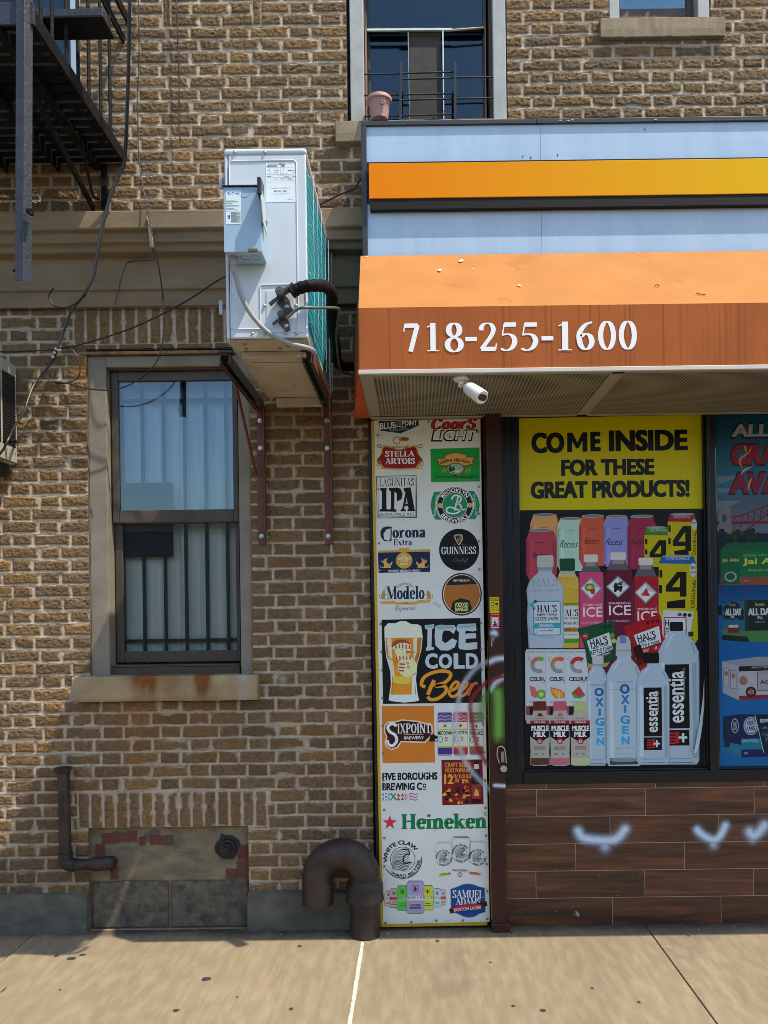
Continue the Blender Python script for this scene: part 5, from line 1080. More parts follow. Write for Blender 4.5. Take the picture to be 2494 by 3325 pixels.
class Print:
    L = None
    def __init__(s, crop, y, eps=.00009, gain=1.0): s.c = crop; s.y = y; s.mb = MB(); s.k = 0; s.eps = eps; s.g = gain; s.clip = None; s.bb = np.zeros((0, 5)); s.k = 0
    def crop(s, c): s.c = c; return s
    def col(s, h):
        c = lin(h); return tuple(min(x * s.g, .9) for x in c)
    def sc(s): return CR[s.c][2] * (D + s.y) / F
    def _add(s, pts, faces, col):
        if s.clip:
            L_, R_ = s.clip; pts = [(min(max(x, L_), R_), z) for x, z in pts]
        a_ = np.array(pts); b = [a_[:, 0].min(), a_[:, 0].max(), a_[:, 1].min(), a_[:, 1].max()]
        B = s.bb; hit = B[(B[:, 0] < b[1]) & (B[:, 1] > b[0]) & (B[:, 2] < b[3]) & (B[:, 3] > b[2])]
        lay = 1 + (hit[:, 4].max() if len(hit) else 0); s.bb = np.vstack([B, b + [lay]]); s.k = max(s.k, int(lay)); y = s.y - lay * s.eps
        s.mb.add([(x, y, z) for x, z in pts], faces, s.col(col))
    def poly(s, pts, col): p = [P(s.c, x, y, s.y) for x, y in pts]; s._add(p, [tuple(range(len(p)))], col); return s
    def rect(s, x0, y0, x1, y1, col, r=0):
        cx, cz = P(s.c, (x0 + x1) / 2, (y0 + y1) / 2, s.y); k = s.sc(); hx, hz = abs(x1 - x0) / 2 * k, abs(y1 - y0) / 2 * k
        p = rounded(cx - hx, cx + hx, cz - hz, cz + hz, min(r * k, hx * .99, hz * .99), 4) if r else [(cx - hx, cz - hz), (cx + hx, cz - hz), (cx + hx, cz + hz), (cx - hx, cz + hz)]
        s._add(p, [tuple(range(len(p)))], col); return s
    def frame(s, x0, y0, x1, y1, w, col):
        s.rect(x0, y0, x1, y0 + w, col); s.rect(x0, y1 - w, x1, y1, col); s.rect(x0, y0 + w, x0 + w, y1 - w, col); return s.rect(x1 - w, y0 + w, x1, y1 - w, col)
    def ell(s, cx, cy, rx, ry, col, n=36):
        X, Z = P(s.c, cx, cy, s.y); k = s.sc(); s._add([(X + rx * k * math.cos(6.28318 * i / n), Z + ry * k * math.sin(6.28318 * i / n)) for i in range(n)], [tuple(range(n))], col); return s
    def ring(s, cx, cy, r, w, col, a0=0, a1=360, ry=None):
        ry = ry or r; pts = [(cx + r * math.cos(math.radians(a)), cy + ry * math.sin(math.radians(a))) for a in np.linspace(a0, a1, max(8, int(abs(a1 - a0) / 8)))]
        return s.line(pts, w, col, curve=False)
    def line(s, pts, w, col, curve=True, taper=False):
        if curve and len(pts) > 2: pts = cr2(pts, 5)
        v, f = strip(pts, (lambda t, u: w * (1 - .85 * abs(2 * u - 1) ** 1.5)) if taper else (lambda t, u: w))
        s._add([P(s.c, a, b, s.y) for a, b in v], f, col); return s
    def _place(s, pieces, x0, y0, x1, y1, col, rot=0, shear=0, clipx=None):
        xs = [a for v, f in pieces for a, b in v]; ys = [b for v, f in pieces for a, b in v]
        if not xs: return s
        mx0, mx1, my0, my1 = min(xs), max(xs), min(ys), max(ys)
        k = s.sc(); cx, cz = P(s.c, (x0 + x1) / 2, (y0 + y1) / 2, s.y); w, h = abs(x1 - x0) * k, abs(y1 - y0) * k; cr, sr = math.cos(math.radians(rot)), math.sin(math.radians(rot))
        for v, f in pieces:
            o = []
            for a, b in v:
                u = ((a - mx0) / (mx1 - mx0) - .5) * w; q = ((b - my0) / (my1 - my0) - .5) * h; u += shear * q
                o.append((cx + u * cr - q * sr, cz + u * sr + q * cr))
            s._add(o, f, col)
        return s
    def text(s, t, x0, y0, x1, y1, col, w=0.0, rot=0, shear=0):
        if w <= .022: return s._place([textmesh(t, w)], x0, y0, x1, y1, col, rot, shear)
        k = 1 if rot == 0 else 0; hh = (y1 - y0) if k else (min(x1 - x0, y1 - y0)); wb = .006 if 'M' in t else .02; e = (w - wb) * hh * 1.1
        for dx_, dy_ in ((-e, -e * .5), (e, -e * .5), (-e, e * .5), (e, e * .5)): s._place([textmesh(t, wb)], x0 + e + dx_, y0 + e * .5 + dy_, x1 - e + dx_, y1 - e * .5 + dy_, col, rot, shear)
        return s
    def serif(s, t, x0, y0, x1, y1, col, T=.17, th=.05, sh=.045, rot=0, shear=0, track=0): return s._place(seriftext(t, T, th, sh, track)[0], x0, y0, x1, y1, col, rot, shear)
    def arc(s, t, cx, cy, r, a0, a1, h, col, w=0.0, inward=False, serif=False):
        """text along a circle; angles in degrees clockwise from the top; r = baseline radius"""
        vs, fs = textmesh(t, w); xs = [a for a, b in vs]; m0, m1 = min(xs), max(xs); k = s.sc(); X, Z = P(s.c, cx, cy, s.y); o = []
        for a, b in vs:
            an = math.radians(a0 + (a1 - a0) * (a - m0) / (m1 - m0)); rr_ = r + (b / .72) * h * (-1 if inward else 1); o.append((X + rr_ * k * math.sin(an), Z + rr_ * k * math.cos(an)))
        s._add(o, fs, col); return s
    def build(s, name, par, m): return s.mb.build(name, m, par, colors=True)
ink = mat('print_ink', attr='Col', rough=.5, spec=.2)
inkm = mat('print_vinyl', attr='Col', rough=.35, spec=.2)
# ---- phone number on the valance
pr = Print('E', yA - .0018, gain=1.0, eps=.00004)
ph = [('7', 298, 360, 345, 452), ('1', 386, 432, 343, 448), ('8', 452, 524, 342, 452), ('-', 530, 573, 395, 411), ('2', 580, 648, 342, 448), ('5', 660, 724, 341, 448), ('5', 736, 802, 341, 447), ('-', 814, 858, 392, 408), ('1', 876, 928, 338, 445), ('6', 944, 1012, 337, 444), ('0', 1025, 1092, 336, 443), ('0', 1102, 1170, 335, 442)]
for ch, xa, xb, ya, yb in ph:
    pr.serif(ch, xa, ya, xb, yb, '#fbfbfb', T=.15 if ch not in '1' else .165, th=.04, sh=.035)
pr.build('phone_number', aw, mat('white_lettering', attr='Col', rough=.5))
# ---- stickers on the air conditioner and switch box
pr = Print('T', yF - .0008)
pr.rect(903, 372, 1432, 722, '#e9f1f3').rect(908, 728, 1438, 1085, '#e4ecef', r=10)
pr.text('818-021-091-90', 945, 392, 1110, 418, '#222831', .01).rect(1128, 390, 1252, 418, '#30363c').rect(925, 423, 1108, 450, '#30363c')
for i in range(16): pr.rect(932 + i * 11, 423, 935 + i * 11, 450, '#e9f1f3')
for i in range(10): pr.rect(1134 + i * 12, 390, 1137 + i * 12, 418, '#e9f1f3')
pr.rect(1172, 425, 1242, 447, '#444a50').text('Outdoor', 1275, 383, 1370, 405, '#30363c', shear=.3)
for x in (1045, 1108, 1165, 1222, 965, 980): pr.rect(x, 460, x + 3, 590, '#59626a')
for y in (458, 585, 612, 640, 668, 700): pr.rect(915, y, 1420, y + 3, '#59626a')
for k in range(26):
    x = random.choice([920, 1055, 1170, 1232, 1300, 1380]); y = random.choice([595, 622, 650, 680, 510, 520, 545, 560]); pr.rect(x, y, x + random.uniform(30, 85), y + 7, '#626b74')
pr.text('For technical or warranty support call:', 975, 822, 1348, 845, '#2c3440', .012).text('888 - 321 - 3665', 1045, 872, 1275, 903, '#222a36', .02)
pr.text('You will need to provide the model number', 1005, 930, 1318, 943, '#3c4450', .01).text('and serial number of the unit.', 1042, 948, 1252, 961, '#3c4450', .01).rect(1292, 1030, 1382, 1036, '#4c545e').ell(1336, 1013, 6, 6, '#4c545e')
pr.build('rating_label', ac, ink)
pr = Print('T', yD - .0006)
pr.rect(183, 878, 458, 1482, '#dfeff2', r=8)
# maker's name: shapes of letters
pr.rect(216, 908, 252, 918, '#1d6fb8').rect(216, 926, 250, 935, '#1d6fb8').rect(216, 945, 252, 955, '#1d6fb8').rect(216, 908, 226, 955, '#1d6fb8')
pr.poly([(262, 955), (280, 908), (288, 908), (282, 930), (274, 955)], '#1d6fb8').rect(292, 945, 302, 955, '#1d6fb8').rect(296, 908, 334, 918, '#1d6fb8').rect(309, 918, 321, 955, '#1d6fb8').ell(348, 932, 8, 8, '#1d6fb8')
pr.text('N', 364, 908, 412, 955, '#1d6fb8', .04)
y = 1058
for i, w_ in enumerate((140, 210, 230, 0, 105, 0, 110, 225, 230, 35, 0, 140, 160, 210, 0, 255)):
    if w_: pr.rect(192, y, 192 + w_, y + 6, '#4d5a64')
    y += 12.4
pr.rect(272, 1262, 452, 1456, '#b6c6cc')
for i in range(17): pr.rect(278, 1266 + i * 11, 278 + random.uniform(90, 170), 1271 + i * 11, '#4d5a64')
pr.line([(205, 1325), (222, 1340), (215, 1355), (232, 1365)], 7, '#22282e').ell(246, 1340, 16, 22, '#22282e').ell(243, 1378, 14, 14, '#22282e')
pr.text('ON', 712, 872, 765, 912, '#7f93a3', -.01).text('I', 738, 925, 744, 962, '#7f93a3')
pr.build('warning_label', dbx, ink)
# ================================================================== BEER BANNER
bn = thing('beer_banner', 'tall white banner screwed to a yellow board and covered with beer logos', 'banner')
yN = -.045
ylw = mat('board_yellow', (.66, .44, .01), .45, col2=(.55, .36, .02), nscale=6, bump=.15)
tl, tr, bl, br = P('F', 80, 150, yN), P('F', 1240, 128, yN), P('H', 178, 1440, yN), P('H', 1352, 1420, yN)
fixn(MB().prism([bl, br, tr, tl], yN, -.016).build('board', ylw, bn, bevel=.002))
fixn(MB().prism([(bl[0] - .016, bl[1]), (bl[0] - .001, bl[1]), (tl[0] - .001, tl[1]), (tl[0] - .016, tl[1])], yN + .004, -.012).build('board_edge', blk_, bn))
yN2 = yN - .0015
vin = mat('vinyl_white', (.80, .84, .82), .42, col2=(.72, .75, .72), nscale=3, spots=(((.58, .57, .52), 11, .66),))
a_, b2, c2_, d2 = P('F', 112, 145, yN2), P('F', 1208, 128, yN2), P('H', 1310, 1382, yN2), P('H', 205, 1408, yN2)
MB().prism([d2, c2_, b2, a_], yN2, yN2 + .001).build('vinyl_sheet', vin, bn)
pr = Print('F', yN2 - .0002, gain=1.2)
blk, wht, gold, navy = '#15181d', '#e6e9e6', '#c79a3c', '#1d2a4c'
# row 1
pr.poly([(158, 150), (572, 140), (575, 195), (388, 278), (175, 250)], '#2a353f').text('BLUE', 172, 165, 335, 232, wht, .02, rot=4).text('POINT', 402, 145, 556, 196, wht, .03).poly([(335, 205), (350, 150), (362, 150), (355, 205)], '#5a7d9a').poly([(368, 205), (372, 146), (392, 146), (392, 205)], '#5a7d9a').text('BREWING COMPANY', 272, 228, 470, 250, '#93a0a8', .01, rot=4)
pr.line([(330, 212), (370, 205), (400, 215), (440, 205)], 6, wht)
def outl(fn, w=7):
    fn
pr.serif('Coors', 700, 120, 1175, 236, blk, T=.26, th=.14, shear=.22).serif('Coors', 706, 118, 1168, 230, '#b3262f', T=.19, th=.08, shear=.22)
pr.text('LIGHT', 712, 238, 1172, 362, blk, .075, shear=.22).text('LIGHT', 728, 250, 1158, 347, wht, .025, shear=.22)
# stella-type crest
pr.ell(375, 560, 238, 96, gold).ell(375, 560, 228, 88, '#7c1820')
pr.poly([(165, 410), (240, 400), (375, 440), (520, 400), (590, 405), (560, 430), (600, 560), (570, 650), (380, 655), (190, 650), (160, 560), (190, 430)], '#c9a24e').poly([(198, 440), (225, 415), (300, 430), (375, 448), (460, 430), (530, 415), (552, 440), (555, 480), (618, 560), (560, 600), (545, 632), (380, 642), (215, 632), (190, 600), (138, 560), (200, 480)], '#8e1c26')
for x, sgn in ((165, 1), (592, -1)): pr.ring(x, 410, 18, 6, blk).ring(x - 8 * sgn, 590, 26, 7, gold).ring(x + 6 * sgn, 625, 22, 7, gold)
pr.ell(420, 338, 55, 24, '#a58648').ell(430, 336, 40, 15, '#6d5526').ring(345, 352, 36, 12, '#a58648').line([(290, 408), (330, 432), (380, 440), (430, 425), (462, 395)], 24, '#b8935022'[:7]).line([(292, 400), (330, 424), (380, 432), (430, 418), (460, 388)], 15, '#d8c796')
pr.arc('ANNO 1366', 378, 330, 108, 138, 222, -0.1, '#3a2a14') if False else pr.text('ANNO 1366', 300, 408, 455, 428, '#3a2a14', .02)
pr.serif('STELLA', 222, 458, 530, 520, wht, T=.2, th=.07, sh=.07).serif('ARTOIS', 220, 534, 535, 597, wht, T=.2, th=.07, sh=.07)
# green card with scroll
pr.poly([(694, 438), (1203, 424), (1207, 776), (702, 784)], '#1d9a3c')
pr.poly([(745, 545), (830, 530), (850, 495), (950, 470), (1060, 490), (1080, 520), (1160, 515), (1135, 570), (1150, 600), (1050, 625), (950, 600), (850, 625), (765, 605), (770, 575)], '#6e4a24').poly([(757, 550), (838, 538), (860, 503), (950, 480), (1052, 498), (1074, 530), (1148, 526), (1124, 570), (1135, 592), (1050, 612), (950, 590), (855, 612), (780, 597), (785, 572)], '#d1a552')
pr.arc('SIERRA NEVADA', 953, 1040, 470, -18.5, 19, 34, '#2a1a12', .025)
pr.ell(955, 645, 95, 62, '#7a3c1c').ell(955, 645, 84, 53, '#86b3a4').poly([(880, 640), (900, 600), (915, 640), (935, 612), (950, 650), (940, 690), (895, 680)], '#1f5236').poly([(960, 655), (1020, 650), (1030, 665), (990, 695), (950, 690)], '#c9b478').line([(900, 690), (940, 668), (1000, 676)], 9, '#e5ece8')
for x in (815, 845, 1050, 1085): pr.line([(x, 690), (x + 18, 655), (x + 30, 640)], 12, '#b8a045', taper=True)
pr.text('Traditional Ales and Lagers', 728, 705, 1182, 752, blk, .008, shear=.2)
# IPA card
pr.frame(136, 716, 553, 1156, 7, blk).frame(152, 730, 540, 1142, 3, blk)
pr.serif('LAGUNITAS', 166, 742, 524, 828, '#5c1d22', T=.13, th=.04, sh=.03)
pr.poly([(175, 845), (245, 845), (238, 870), (240, 1060), (262, 1070), (258, 1088), (166, 1088), (168, 1068), (190, 1060), (192, 880), (176, 868)], blk).poly([(262, 843), (350, 840), (385, 850), (407, 900), (395, 960), (345, 985), (348, 972), (345, 900), (322, 880), (320, 1060), (345, 1072), (340, 1090), (255, 1088), (262, 1068), (285, 1058), (286, 880), (265, 866)], blk)
pr.poly([(418, 843), (490, 838), (530, 1065), (540, 1085), (455, 1085), (458, 1068), (468, 1060), (462, 1030), (430, 1030), (420, 1062), (442, 1070), (440, 1086), (383, 1086), (386, 1070), (402, 1062), (436, 890), (418, 868)], blk).poly([(436, 1008), (458, 1008), (450, 940)], '#b9beba')
pr.text('INDIA PALE ALE', 170, 1102, 530, 1130, blk, .0)
# brewery roundel
pr.poly([(735, 882), (1145, 875), (1185, 940), (1205, 1020), (1190, 1110), (1160, 1168), (745, 1172), (712, 1110), (697, 1030), (708, 950)], '#1f8a62')
pr.ell(948, 1023, 198, 198, wht).ell(948, 1023, 190, 190, '#171d20').ring(948, 1023, 183, 4, wht).ell(948, 1023, 132, 134, wht).ell(948, 1023, 127, 129, '#1f8a62').ell(796, 1026, 25, 25, '#c9b56a').ell(1103, 1022, 25, 25, '#c9b56a')
pr.arc('BROOKLYN', 948, 1023, 140, -58, 58, 36, wht, .03).arc('BREWERY', 948, 1023, 176, 236, 124, 36, wht, .03, inward=True)
pr.line([(915, 965), (935, 925), (985, 925), (1015, 955), (985, 1000), (955, 1010), (1000, 1015), (1015, 1060), (985, 1095), (930, 1110), (870, 1095), (865, 1055), (910, 1045), (985, 1070), (1055, 1065)], 17, wht).line([(985, 925), (965, 1000), (945, 1080)], 15, wht)
pr.arc('BREWED IN NEW YORK', 1160, 1045, 423, 256, 286, 20, '#cfe3d8', .01) if False else pr.text('BREWED IN NEW YORK', 640, 1015, 858, 1035, '#cfe3d8', .01, rot=83).text('ESTABLISHED IN 1988', 1050, 1010, 1266, 1030, '#cfe3d8', .01, rot=-84)
# corona-type
pr.poly([(250, 1240), (300, 1250), (296, 1262), (240, 1272), (208, 1320), (215, 1375), (262, 1392), (280, 1370), (282, 1275), (294, 1262), (292, 1392), (268, 1398), (215, 1395), (180, 1350), (175, 1295), (200, 1255)], navy)
pr.serif('orona', 300, 1276, 642, 1360, navy, T=.21, th=.08, sh=.07).serif('Extra', 318, 1374, 502, 1438, navy, T=.17, th=.05, sh=.06)
pr.poly([(150, 1494), (690, 1480), (692, 1712), (158, 1724)], navy).poly([(150, 1494), (690, 1482), (690, 1502), (150, 1514)], gold).ell(422, 1595, 86, 84, '#c9a045').poly([(365, 1470), (480, 1465), (455, 1510), (385, 1512)], '#c9a045')
for i, (t_, w_) in enumerate((('LA', 20), ('CERVEZA', 76), ('MAS', 36), ('FINA', 38))): pr.text(t_, 422 - w_, 1534 + i * 29, 422 + w_, 1556 + i * 29, '#efe6c2', .02)
for cx_, sg_ in ((240, 1), (608, -1)):
    for k in range(5): pr.line([(cx_ - 12 * sg_, 1635), (cx_ - (45 - k * 11) * sg_, 1610 - k * 6), (cx_ - (50 - k * 16) * sg_, 1592 - k * 6)], 9, '#d9aa55', taper=True)
    pr.poly([(cx_ - 25 * sg_, 1628), (cx_ + 5 * sg_, 1612), (cx_ + 30 * sg_, 1638), (cx_ + 48 * sg_, 1612), (cx_ + 62 * sg_, 1606), (cx_ + 58 * sg_, 1632), (cx_ + 40 * sg_, 1655), (cx_ + 50 * sg_, 1670), (cx_ - 30 * sg_, 1672)], '#d9aa55').line([(cx_ - 25 * sg_, 1668), (cx_ - 55 * sg_, 1665), (cx_ - 68 * sg_, 1645)], 6, '#d9aa55')
pr.text('IMPORTED BEER FROM MEXICO', 260, 1690, 590, 1714, wht, .02)
# harp roundel
pr.ell(992, 1483, 208, 218, blk).line([(943, 1345), (950, 1335), (985, 1330), (1025, 1332)], 10, '#c8b98a').line([(943, 1345), (960, 1385), (985, 1432)], 9, '#c8b98a').line([(1020, 1335), (1022, 1380), (988, 1435)], 12, '#c8b98a')
for k in range(5): pr.line([(955 + k * 13, 1345), (968 + k * 10, 1400)], 3, '#a89a70')
pr.serif('GUINNESS', 808, 1450, 1168, 1530, '#e6e6e0', T=.15, th=.045, sh=.04).line([(920, 1600), (960, 1572), (1000, 1610), (1030, 1570), (1050, 1605), (1080, 1570), (1060, 1612), (1010, 1590), (940, 1608)], 4, '#6b6f74').text('TRADE', 928, 1424, 962, 1433, '#777').text('MARK', 1015, 1423, 1050, 1432, '#777')
# modelo-type
pr.arc('CERVEZA', 434, 1930, 86, -54, 56, 20, '#3d4450', .01)
pr.serif('Modelo', 238, 1858, 634, 1996, '#1e2c45', T=.185, th=.06, sh=.05)
for cx_, sg_ in ((208, 1), (676, -1)): pr.poly([(cx_ - 25 * sg_, 1995), (cx_ - 22 * sg_, 1950), (cx_ - 6 * sg_, 1910), (cx_ + 12 * sg_, 1905), (cx_ + 18 * sg_, 1935), (cx_ + 30 * sg_, 1950), (cx_ + 12 * sg_, 1965), (cx_ + 22 * sg_, 2000)], '#b4884a').line([(cx_ - 22 * sg_, 1990), (cx_ - 42 * sg_, 1975), (cx_ - 34 * sg_, 1940)], 5, '#b4884a')
pr.poly([(175, 2020), (320, 2014), (340, 2028), (545, 2022), (570, 2005), (700, 2002), (690, 2030), (575, 2040), (545, 2052), (345, 2055), (320, 2048), (182, 2048)], '#cfa04a').text('1925', 410, 2028, 466, 2046, '#5b3a1c', .01).text('Especial', 335, 2068, 532, 2125, '#2c3648', -.004, shear=.35)
# orange roundel (character left out)
pr.ell(1020, 1945, 208, 222, '#4c2330').ell(1020, 1945, 194, 207, '#d8cbb8').ell(1020, 1945, 186, 199, '#a8682e')
pr.poly([(1020 + 186 * math.cos(math.radians(a)), 1945 + 199 * math.sin(math.radians(a))) for a in range(-152, -27, 5)], '#20222a').text('NEW BELGIUM', 930, 1790, 1098, 1814, '#d9c9a2', .01)
pr.poly([(905, 2105), (925, 2020), (1010, 1985), (1100, 2010), (1125, 2090), (1100, 2130), (1020, 2143), (945, 2132)], '#20261f').text('VOODOO', 945, 2030, 1088, 2076, '#d8d98a', .03).text('RANGER', 950, 2080, 1090, 2122, '#d8d98a', .03)
# ---- lower banner
pr.crop('G')
pr.poly([(188, 103), (1212, 84), (1230, 962), (203, 976)], '#14171a')
pr.poly([(218, 180), (255, 140), (330, 140), (380, 118), (440, 118), (500, 150), (560, 150), (600, 170), (614, 280), (600, 420), (560, 560), (545, 720), (560, 860), (578, 940), (540, 950), (420, 962), (280, 945), (262, 935), (285, 780), (280, 640), (235, 480), (220, 300)], '#d8dccb')
pr.poly([(228, 292), (605, 288), (590, 440), (545, 580), (535, 720), (548, 875), (285, 880), (300, 700), (285, 600), (240, 460)], '#c4741f').poly([(250, 295), (520, 292), (510, 640), (500, 880), (300, 880), (308, 700), (290, 560)], '#d58f25').poly([(345, 292), (500, 292), (495, 350), (330, 350)], '#cf8420').poly([(240, 298), (290, 296), (300, 500), (330, 700), (305, 700), (262, 520)], '#d9cfae').poly([(518, 292), (560, 290), (552, 440), (520, 540)], '#cfd5c0').poly([(502, 690), (540, 670), (535, 940), (500, 945)], '#d3dcd6')
pr.poly([(280, 882), (560, 876), (575, 930), (420, 955), (270, 935)], '#cfe0e2').poly([(310, 690), (500, 690), (490, 760), (400, 775), (305, 750)], '#d8c14a')
cr_m, brk = '#d9d9a8', '#a1452a'
pr.ell(455, 590, 98, 105, cr_m).ell(408, 425, 82, 75, cr_m)
pr.poly([(290, 380), (310, 330), (360, 308), (430, 310), (480, 340), (495, 385), (460, 380), (390, 378), (320, 400)], brk).poly([(305, 385), (360, 350), (430, 340), (490, 360), (492, 395), (430, 380), (370, 385), (318, 418)], '#d8d0a8')
for k in range(5): pr.line([(335 + k * 36, 362 - 6 * math.sin(k)), (340 + k * 34, 402 - 5 * math.sin(k * 1.2))], 13, brk)
pr.ell(278, 402, 27, 25, '#d9d5b8').ring(278, 402, 27, 3, brk).ell(408, 410, 11, 11, wht).ell(408, 410, 5, 5, blk).ell(462, 404, 11, 11, wht).ell(462, 404, 5, 5, blk).poly([(440, 420), (545, 442), (440, 455)], '#c5682c').line([(415, 465), (445, 470), (470, 455)], 4, brk)
pr.poly([(322, 470), (380, 490), (495, 475), (500, 505), (430, 528), (340, 510)], '#dcd0ae').poly([(385, 515), (440, 520), (415, 655), (350, 640)], '#dcd0ae')
for k in range(5): pr.line([(340 + k * 36, 482), (348 + k * 34, 516)], 13, brk)
for k in range(3): pr.line([(374 - k * 6, 560 + k * 34), (432 - k * 6, 566 + k * 34)], 15, brk)
pr.ell(460, 555, 14, 13, brk).ell(466, 595, 14, 13, brk).ell(460, 555, 9, 8, '#d8b070').ell(466, 595, 9, 8, '#d8b070').line([(345, 550), (300, 520), (262, 490), (255, 470)], 6, brk).line([(540, 510), (560, 490), (575, 445)], 6, brk)
ice = '#b7c6c9'
# chunky icy letters
pr.poly([(635, 160), (735, 150), (730, 190), (712, 200), (705, 380), (735, 395), (728, 415), (650, 425), (648, 395), (662, 385), (665, 205), (640, 195)], ice)
pr.poly([(745, 170), (790, 155), (940, 160), (962, 190), (935, 250), (890, 215), (835, 215), (818, 250), (815, 320), (850, 348), (920, 295), (972, 320), (945, 390), (880, 422), (800, 420), (748, 370), (738, 280)], ice)
pr.poly([(965, 180), (985, 148), (1165, 142), (1172, 215), (1135, 225), (1060, 215), (1055, 248), (1165, 240), (1170, 295), (1060, 300), (1058, 345), (1180, 335), (1180, 405), (1080, 418), (1000, 408), (985, 385), (990, 230), (968, 215)], ice)
pr.text('C', 640, 452, 770, 612, ice, .05).text('O', 780, 455, 920, 610, ice, .05).text('L', 935, 450, 1050, 610, ice, .07).text('D', 1062, 450, 1190, 610, ice, .05)
for k in range(60):
    x, y = random.uniform(650, 1170), random.choice([random.uniform(160, 200), random.uniform(380, 412), random.uniform(455, 480), random.uniform(590, 608)])
pr.poly([(752, 175), (790, 160), (935, 165), (945, 195), (880, 200), (800, 205), (760, 200)], '#8fabb3').poly([(978, 180), (995, 155), (1160, 150), (1160, 178), (1060, 190), (1000, 195)], '#8fabb3').poly([(645, 165), (725, 158), (715, 185), (655, 190)], '#8fabb3')
am = '#d9932c'
pr.line([(735, 730), (700, 800), (668, 880)], 40, am).line([(640, 800), (600, 770), (640, 690), (760, 640), (870, 640), (905, 680), (850, 750), (740, 790), (840, 790), (855, 850), (780, 915), (700, 930), (665, 900)], 36, am)
pr.line([(905, 840), (960, 810), (985, 760), (950, 750), (910, 800), (890, 860), (920, 900), (970, 880), (1010, 840)], 30, am).line([(1010, 840), (1060, 800), (1075, 755), (1045, 750), (1005, 800), (990, 860), (1015, 895), (1060, 870), (1110, 800)], 28, '#c9823a').line([(1120, 760), (1105, 820), (1085, 890)], 30, '#b8552e').line([(1105, 830), (1150, 765), (1185, 760)], 28, '#c2653a')
# sixpoint-type square
pr.poly([(190, 998), (730, 994), (742, 1582), (198, 1590)], '#c9792d')
pr.poly([(215, 1200), (250, 1160), (330, 1155), (400, 1135), (560, 1150), (715, 1190), (722, 1290), (690, 1330), (640, 1380), (395, 1372), (360, 1430), (290, 1455), (230, 1420), (218, 1370), (235, 1320), (212, 1260)], '#e6cdb2').poly([(228, 1205), (256, 1173), (335, 1168), (405, 1148), (555, 1163), (702, 1200), (708, 1285), (678, 1322), (632, 1366), (388, 1358), (348, 1418), (292, 1440), (242, 1412), (232, 1370), (250, 1322), (226, 1260)], '#3a1c17')
pr.line([(345, 1205), (300, 1180), (255, 1210), (270, 1260), (330, 1300), (345, 1360), (300, 1410), (258, 1390), (250, 1350)], 30, '#dfe3e4').serif('IXPOINT', 352, 1175, 698, 1280, '#dfe3e4', T=.16, th=.07, sh=.06).text('BREWERY', 420, 1312, 628, 1342, '#dfe3e4', .02).line([(420, 1290), (620, 1290)], 4, '#dfe3e4')
pr.poly([(700, 1285), (712, 1272), (724, 1285), (760, 1310), (775, 1298), (768, 1330), (740, 1345), (745, 1362), (682, 1362), (688, 1325)], '#1b1b1f').ell(707, 1283, 12, 14, '#c9967a').text('I DID THAT!', 680, 1352, 778, 1368, '#1b1b1f', .02)
def tallcan(x0, y0, x1, y1, c, lab, t_):
    w_ = x1 - x0; pr.poly([(x0 + w_ * .1, y0), (x1 - w_ * .1, y0), (x1, y0 + 22), (x1, y1 - 22), (x1 - w_ * .1, y1), (x0 + w_ * .1, y1), (x0, y1 - 22), (x0, y0 + 22)], '#8b8f92')
    pr.rect(x0 + 2, y0 + 14, x1 - 2, y1 - 16, c).rect(x0 + 3, y0 + 108, x1 - 3, y1 - 84, '#cdd3c0').text(t_, x0 + 5, y0 + 200, x1 - 5, y0 + 236, '#2a2a2a', .03)
    cx_ = (x0 + x1) / 2
    pr.poly([(cx_ + (26 if i % 2 == 0 else 8) * math.cos(math.radians(i * 22.5)), y0 + 145 + (26 if i % 2 == 0 else 8) * math.sin(math.radians(i * 22.5))) for i in range(16)], '#5c2c26').rect(x0 + 3, y0 + 178, x1 - 3, y0 + 190, lab).ring(x0 + 30, y0 + 285, 20, 5, '#3c3c3c', ry=32).line([(cx_ + 30, y0 + 262), (cx_, y0 + 268), (cx_ + 25, y0 + 290), (cx_ - 5, y0 + 305)], 9, '#b5533a').rect(x0 + 3, y1 - 100, x1 - 3, y1 - 84, lab)
    for k in range(5): pr.line([(x0 + 6, y0 + 30 + k * 15), (x0 + w_ * .25, y0 + 38 + k * 15), (cx_, y0 + 30 + k * 15), (x1 - w_ * .25, y0 + 38 + k * 15), (x1 - 6, y0 + 30 + k * 15)], 3, '#d8d8e2', curve=False)
tallcan(770, 1058, 922, 1512, '#4a3286', '#8fc04a', 'MELTDOWN'); tallcan(932, 1055, 1082, 1512, '#a92f3c', '#d39a3c', 'HOOTIE'); tallcan(1098, 1060, 1245, 1508, '#8a5a52', '#a58a78', 'TRAIL HAZE')
# five boroughs (stencil)
pr.text('FIVE BOROUGHS', 196, 1686, 768, 1764, blk, .05).text('BREWING C', 196, 1792, 608, 1870, blk, .05).text('O', 614, 1800, 652, 1846, blk, .05).rect(614, 1856, 652, 1864, blk)
for x in (212, 393, 560, 640): pr.rect(x, 1686, x + 5, 1764, '#c9cdc9')
for x in (222, 330, 455): pr.rect(x, 1792, x + 5, 1870, '#c9cdc9')
pr.rect(198, 1898, 272, 1976, '#2a93a5').ell(235, 1937, 26, 26, wht).ell(235, 1937, 14, 14, '#2a93a5')
for a in range(0, 360, 60): pr.ell(235 + 36 * math.cos(math.radians(a)), 1937 + 36 * math.sin(math.radians(a)), 8, 8, wht)
pr.line([(280, 1900), (338, 1974)], 12, '#3f8f56').line([(338, 1900), (280, 1974)], 12, '#3f8f56').line([(292, 1900), (346, 1968)], 6, '#3f8f56')
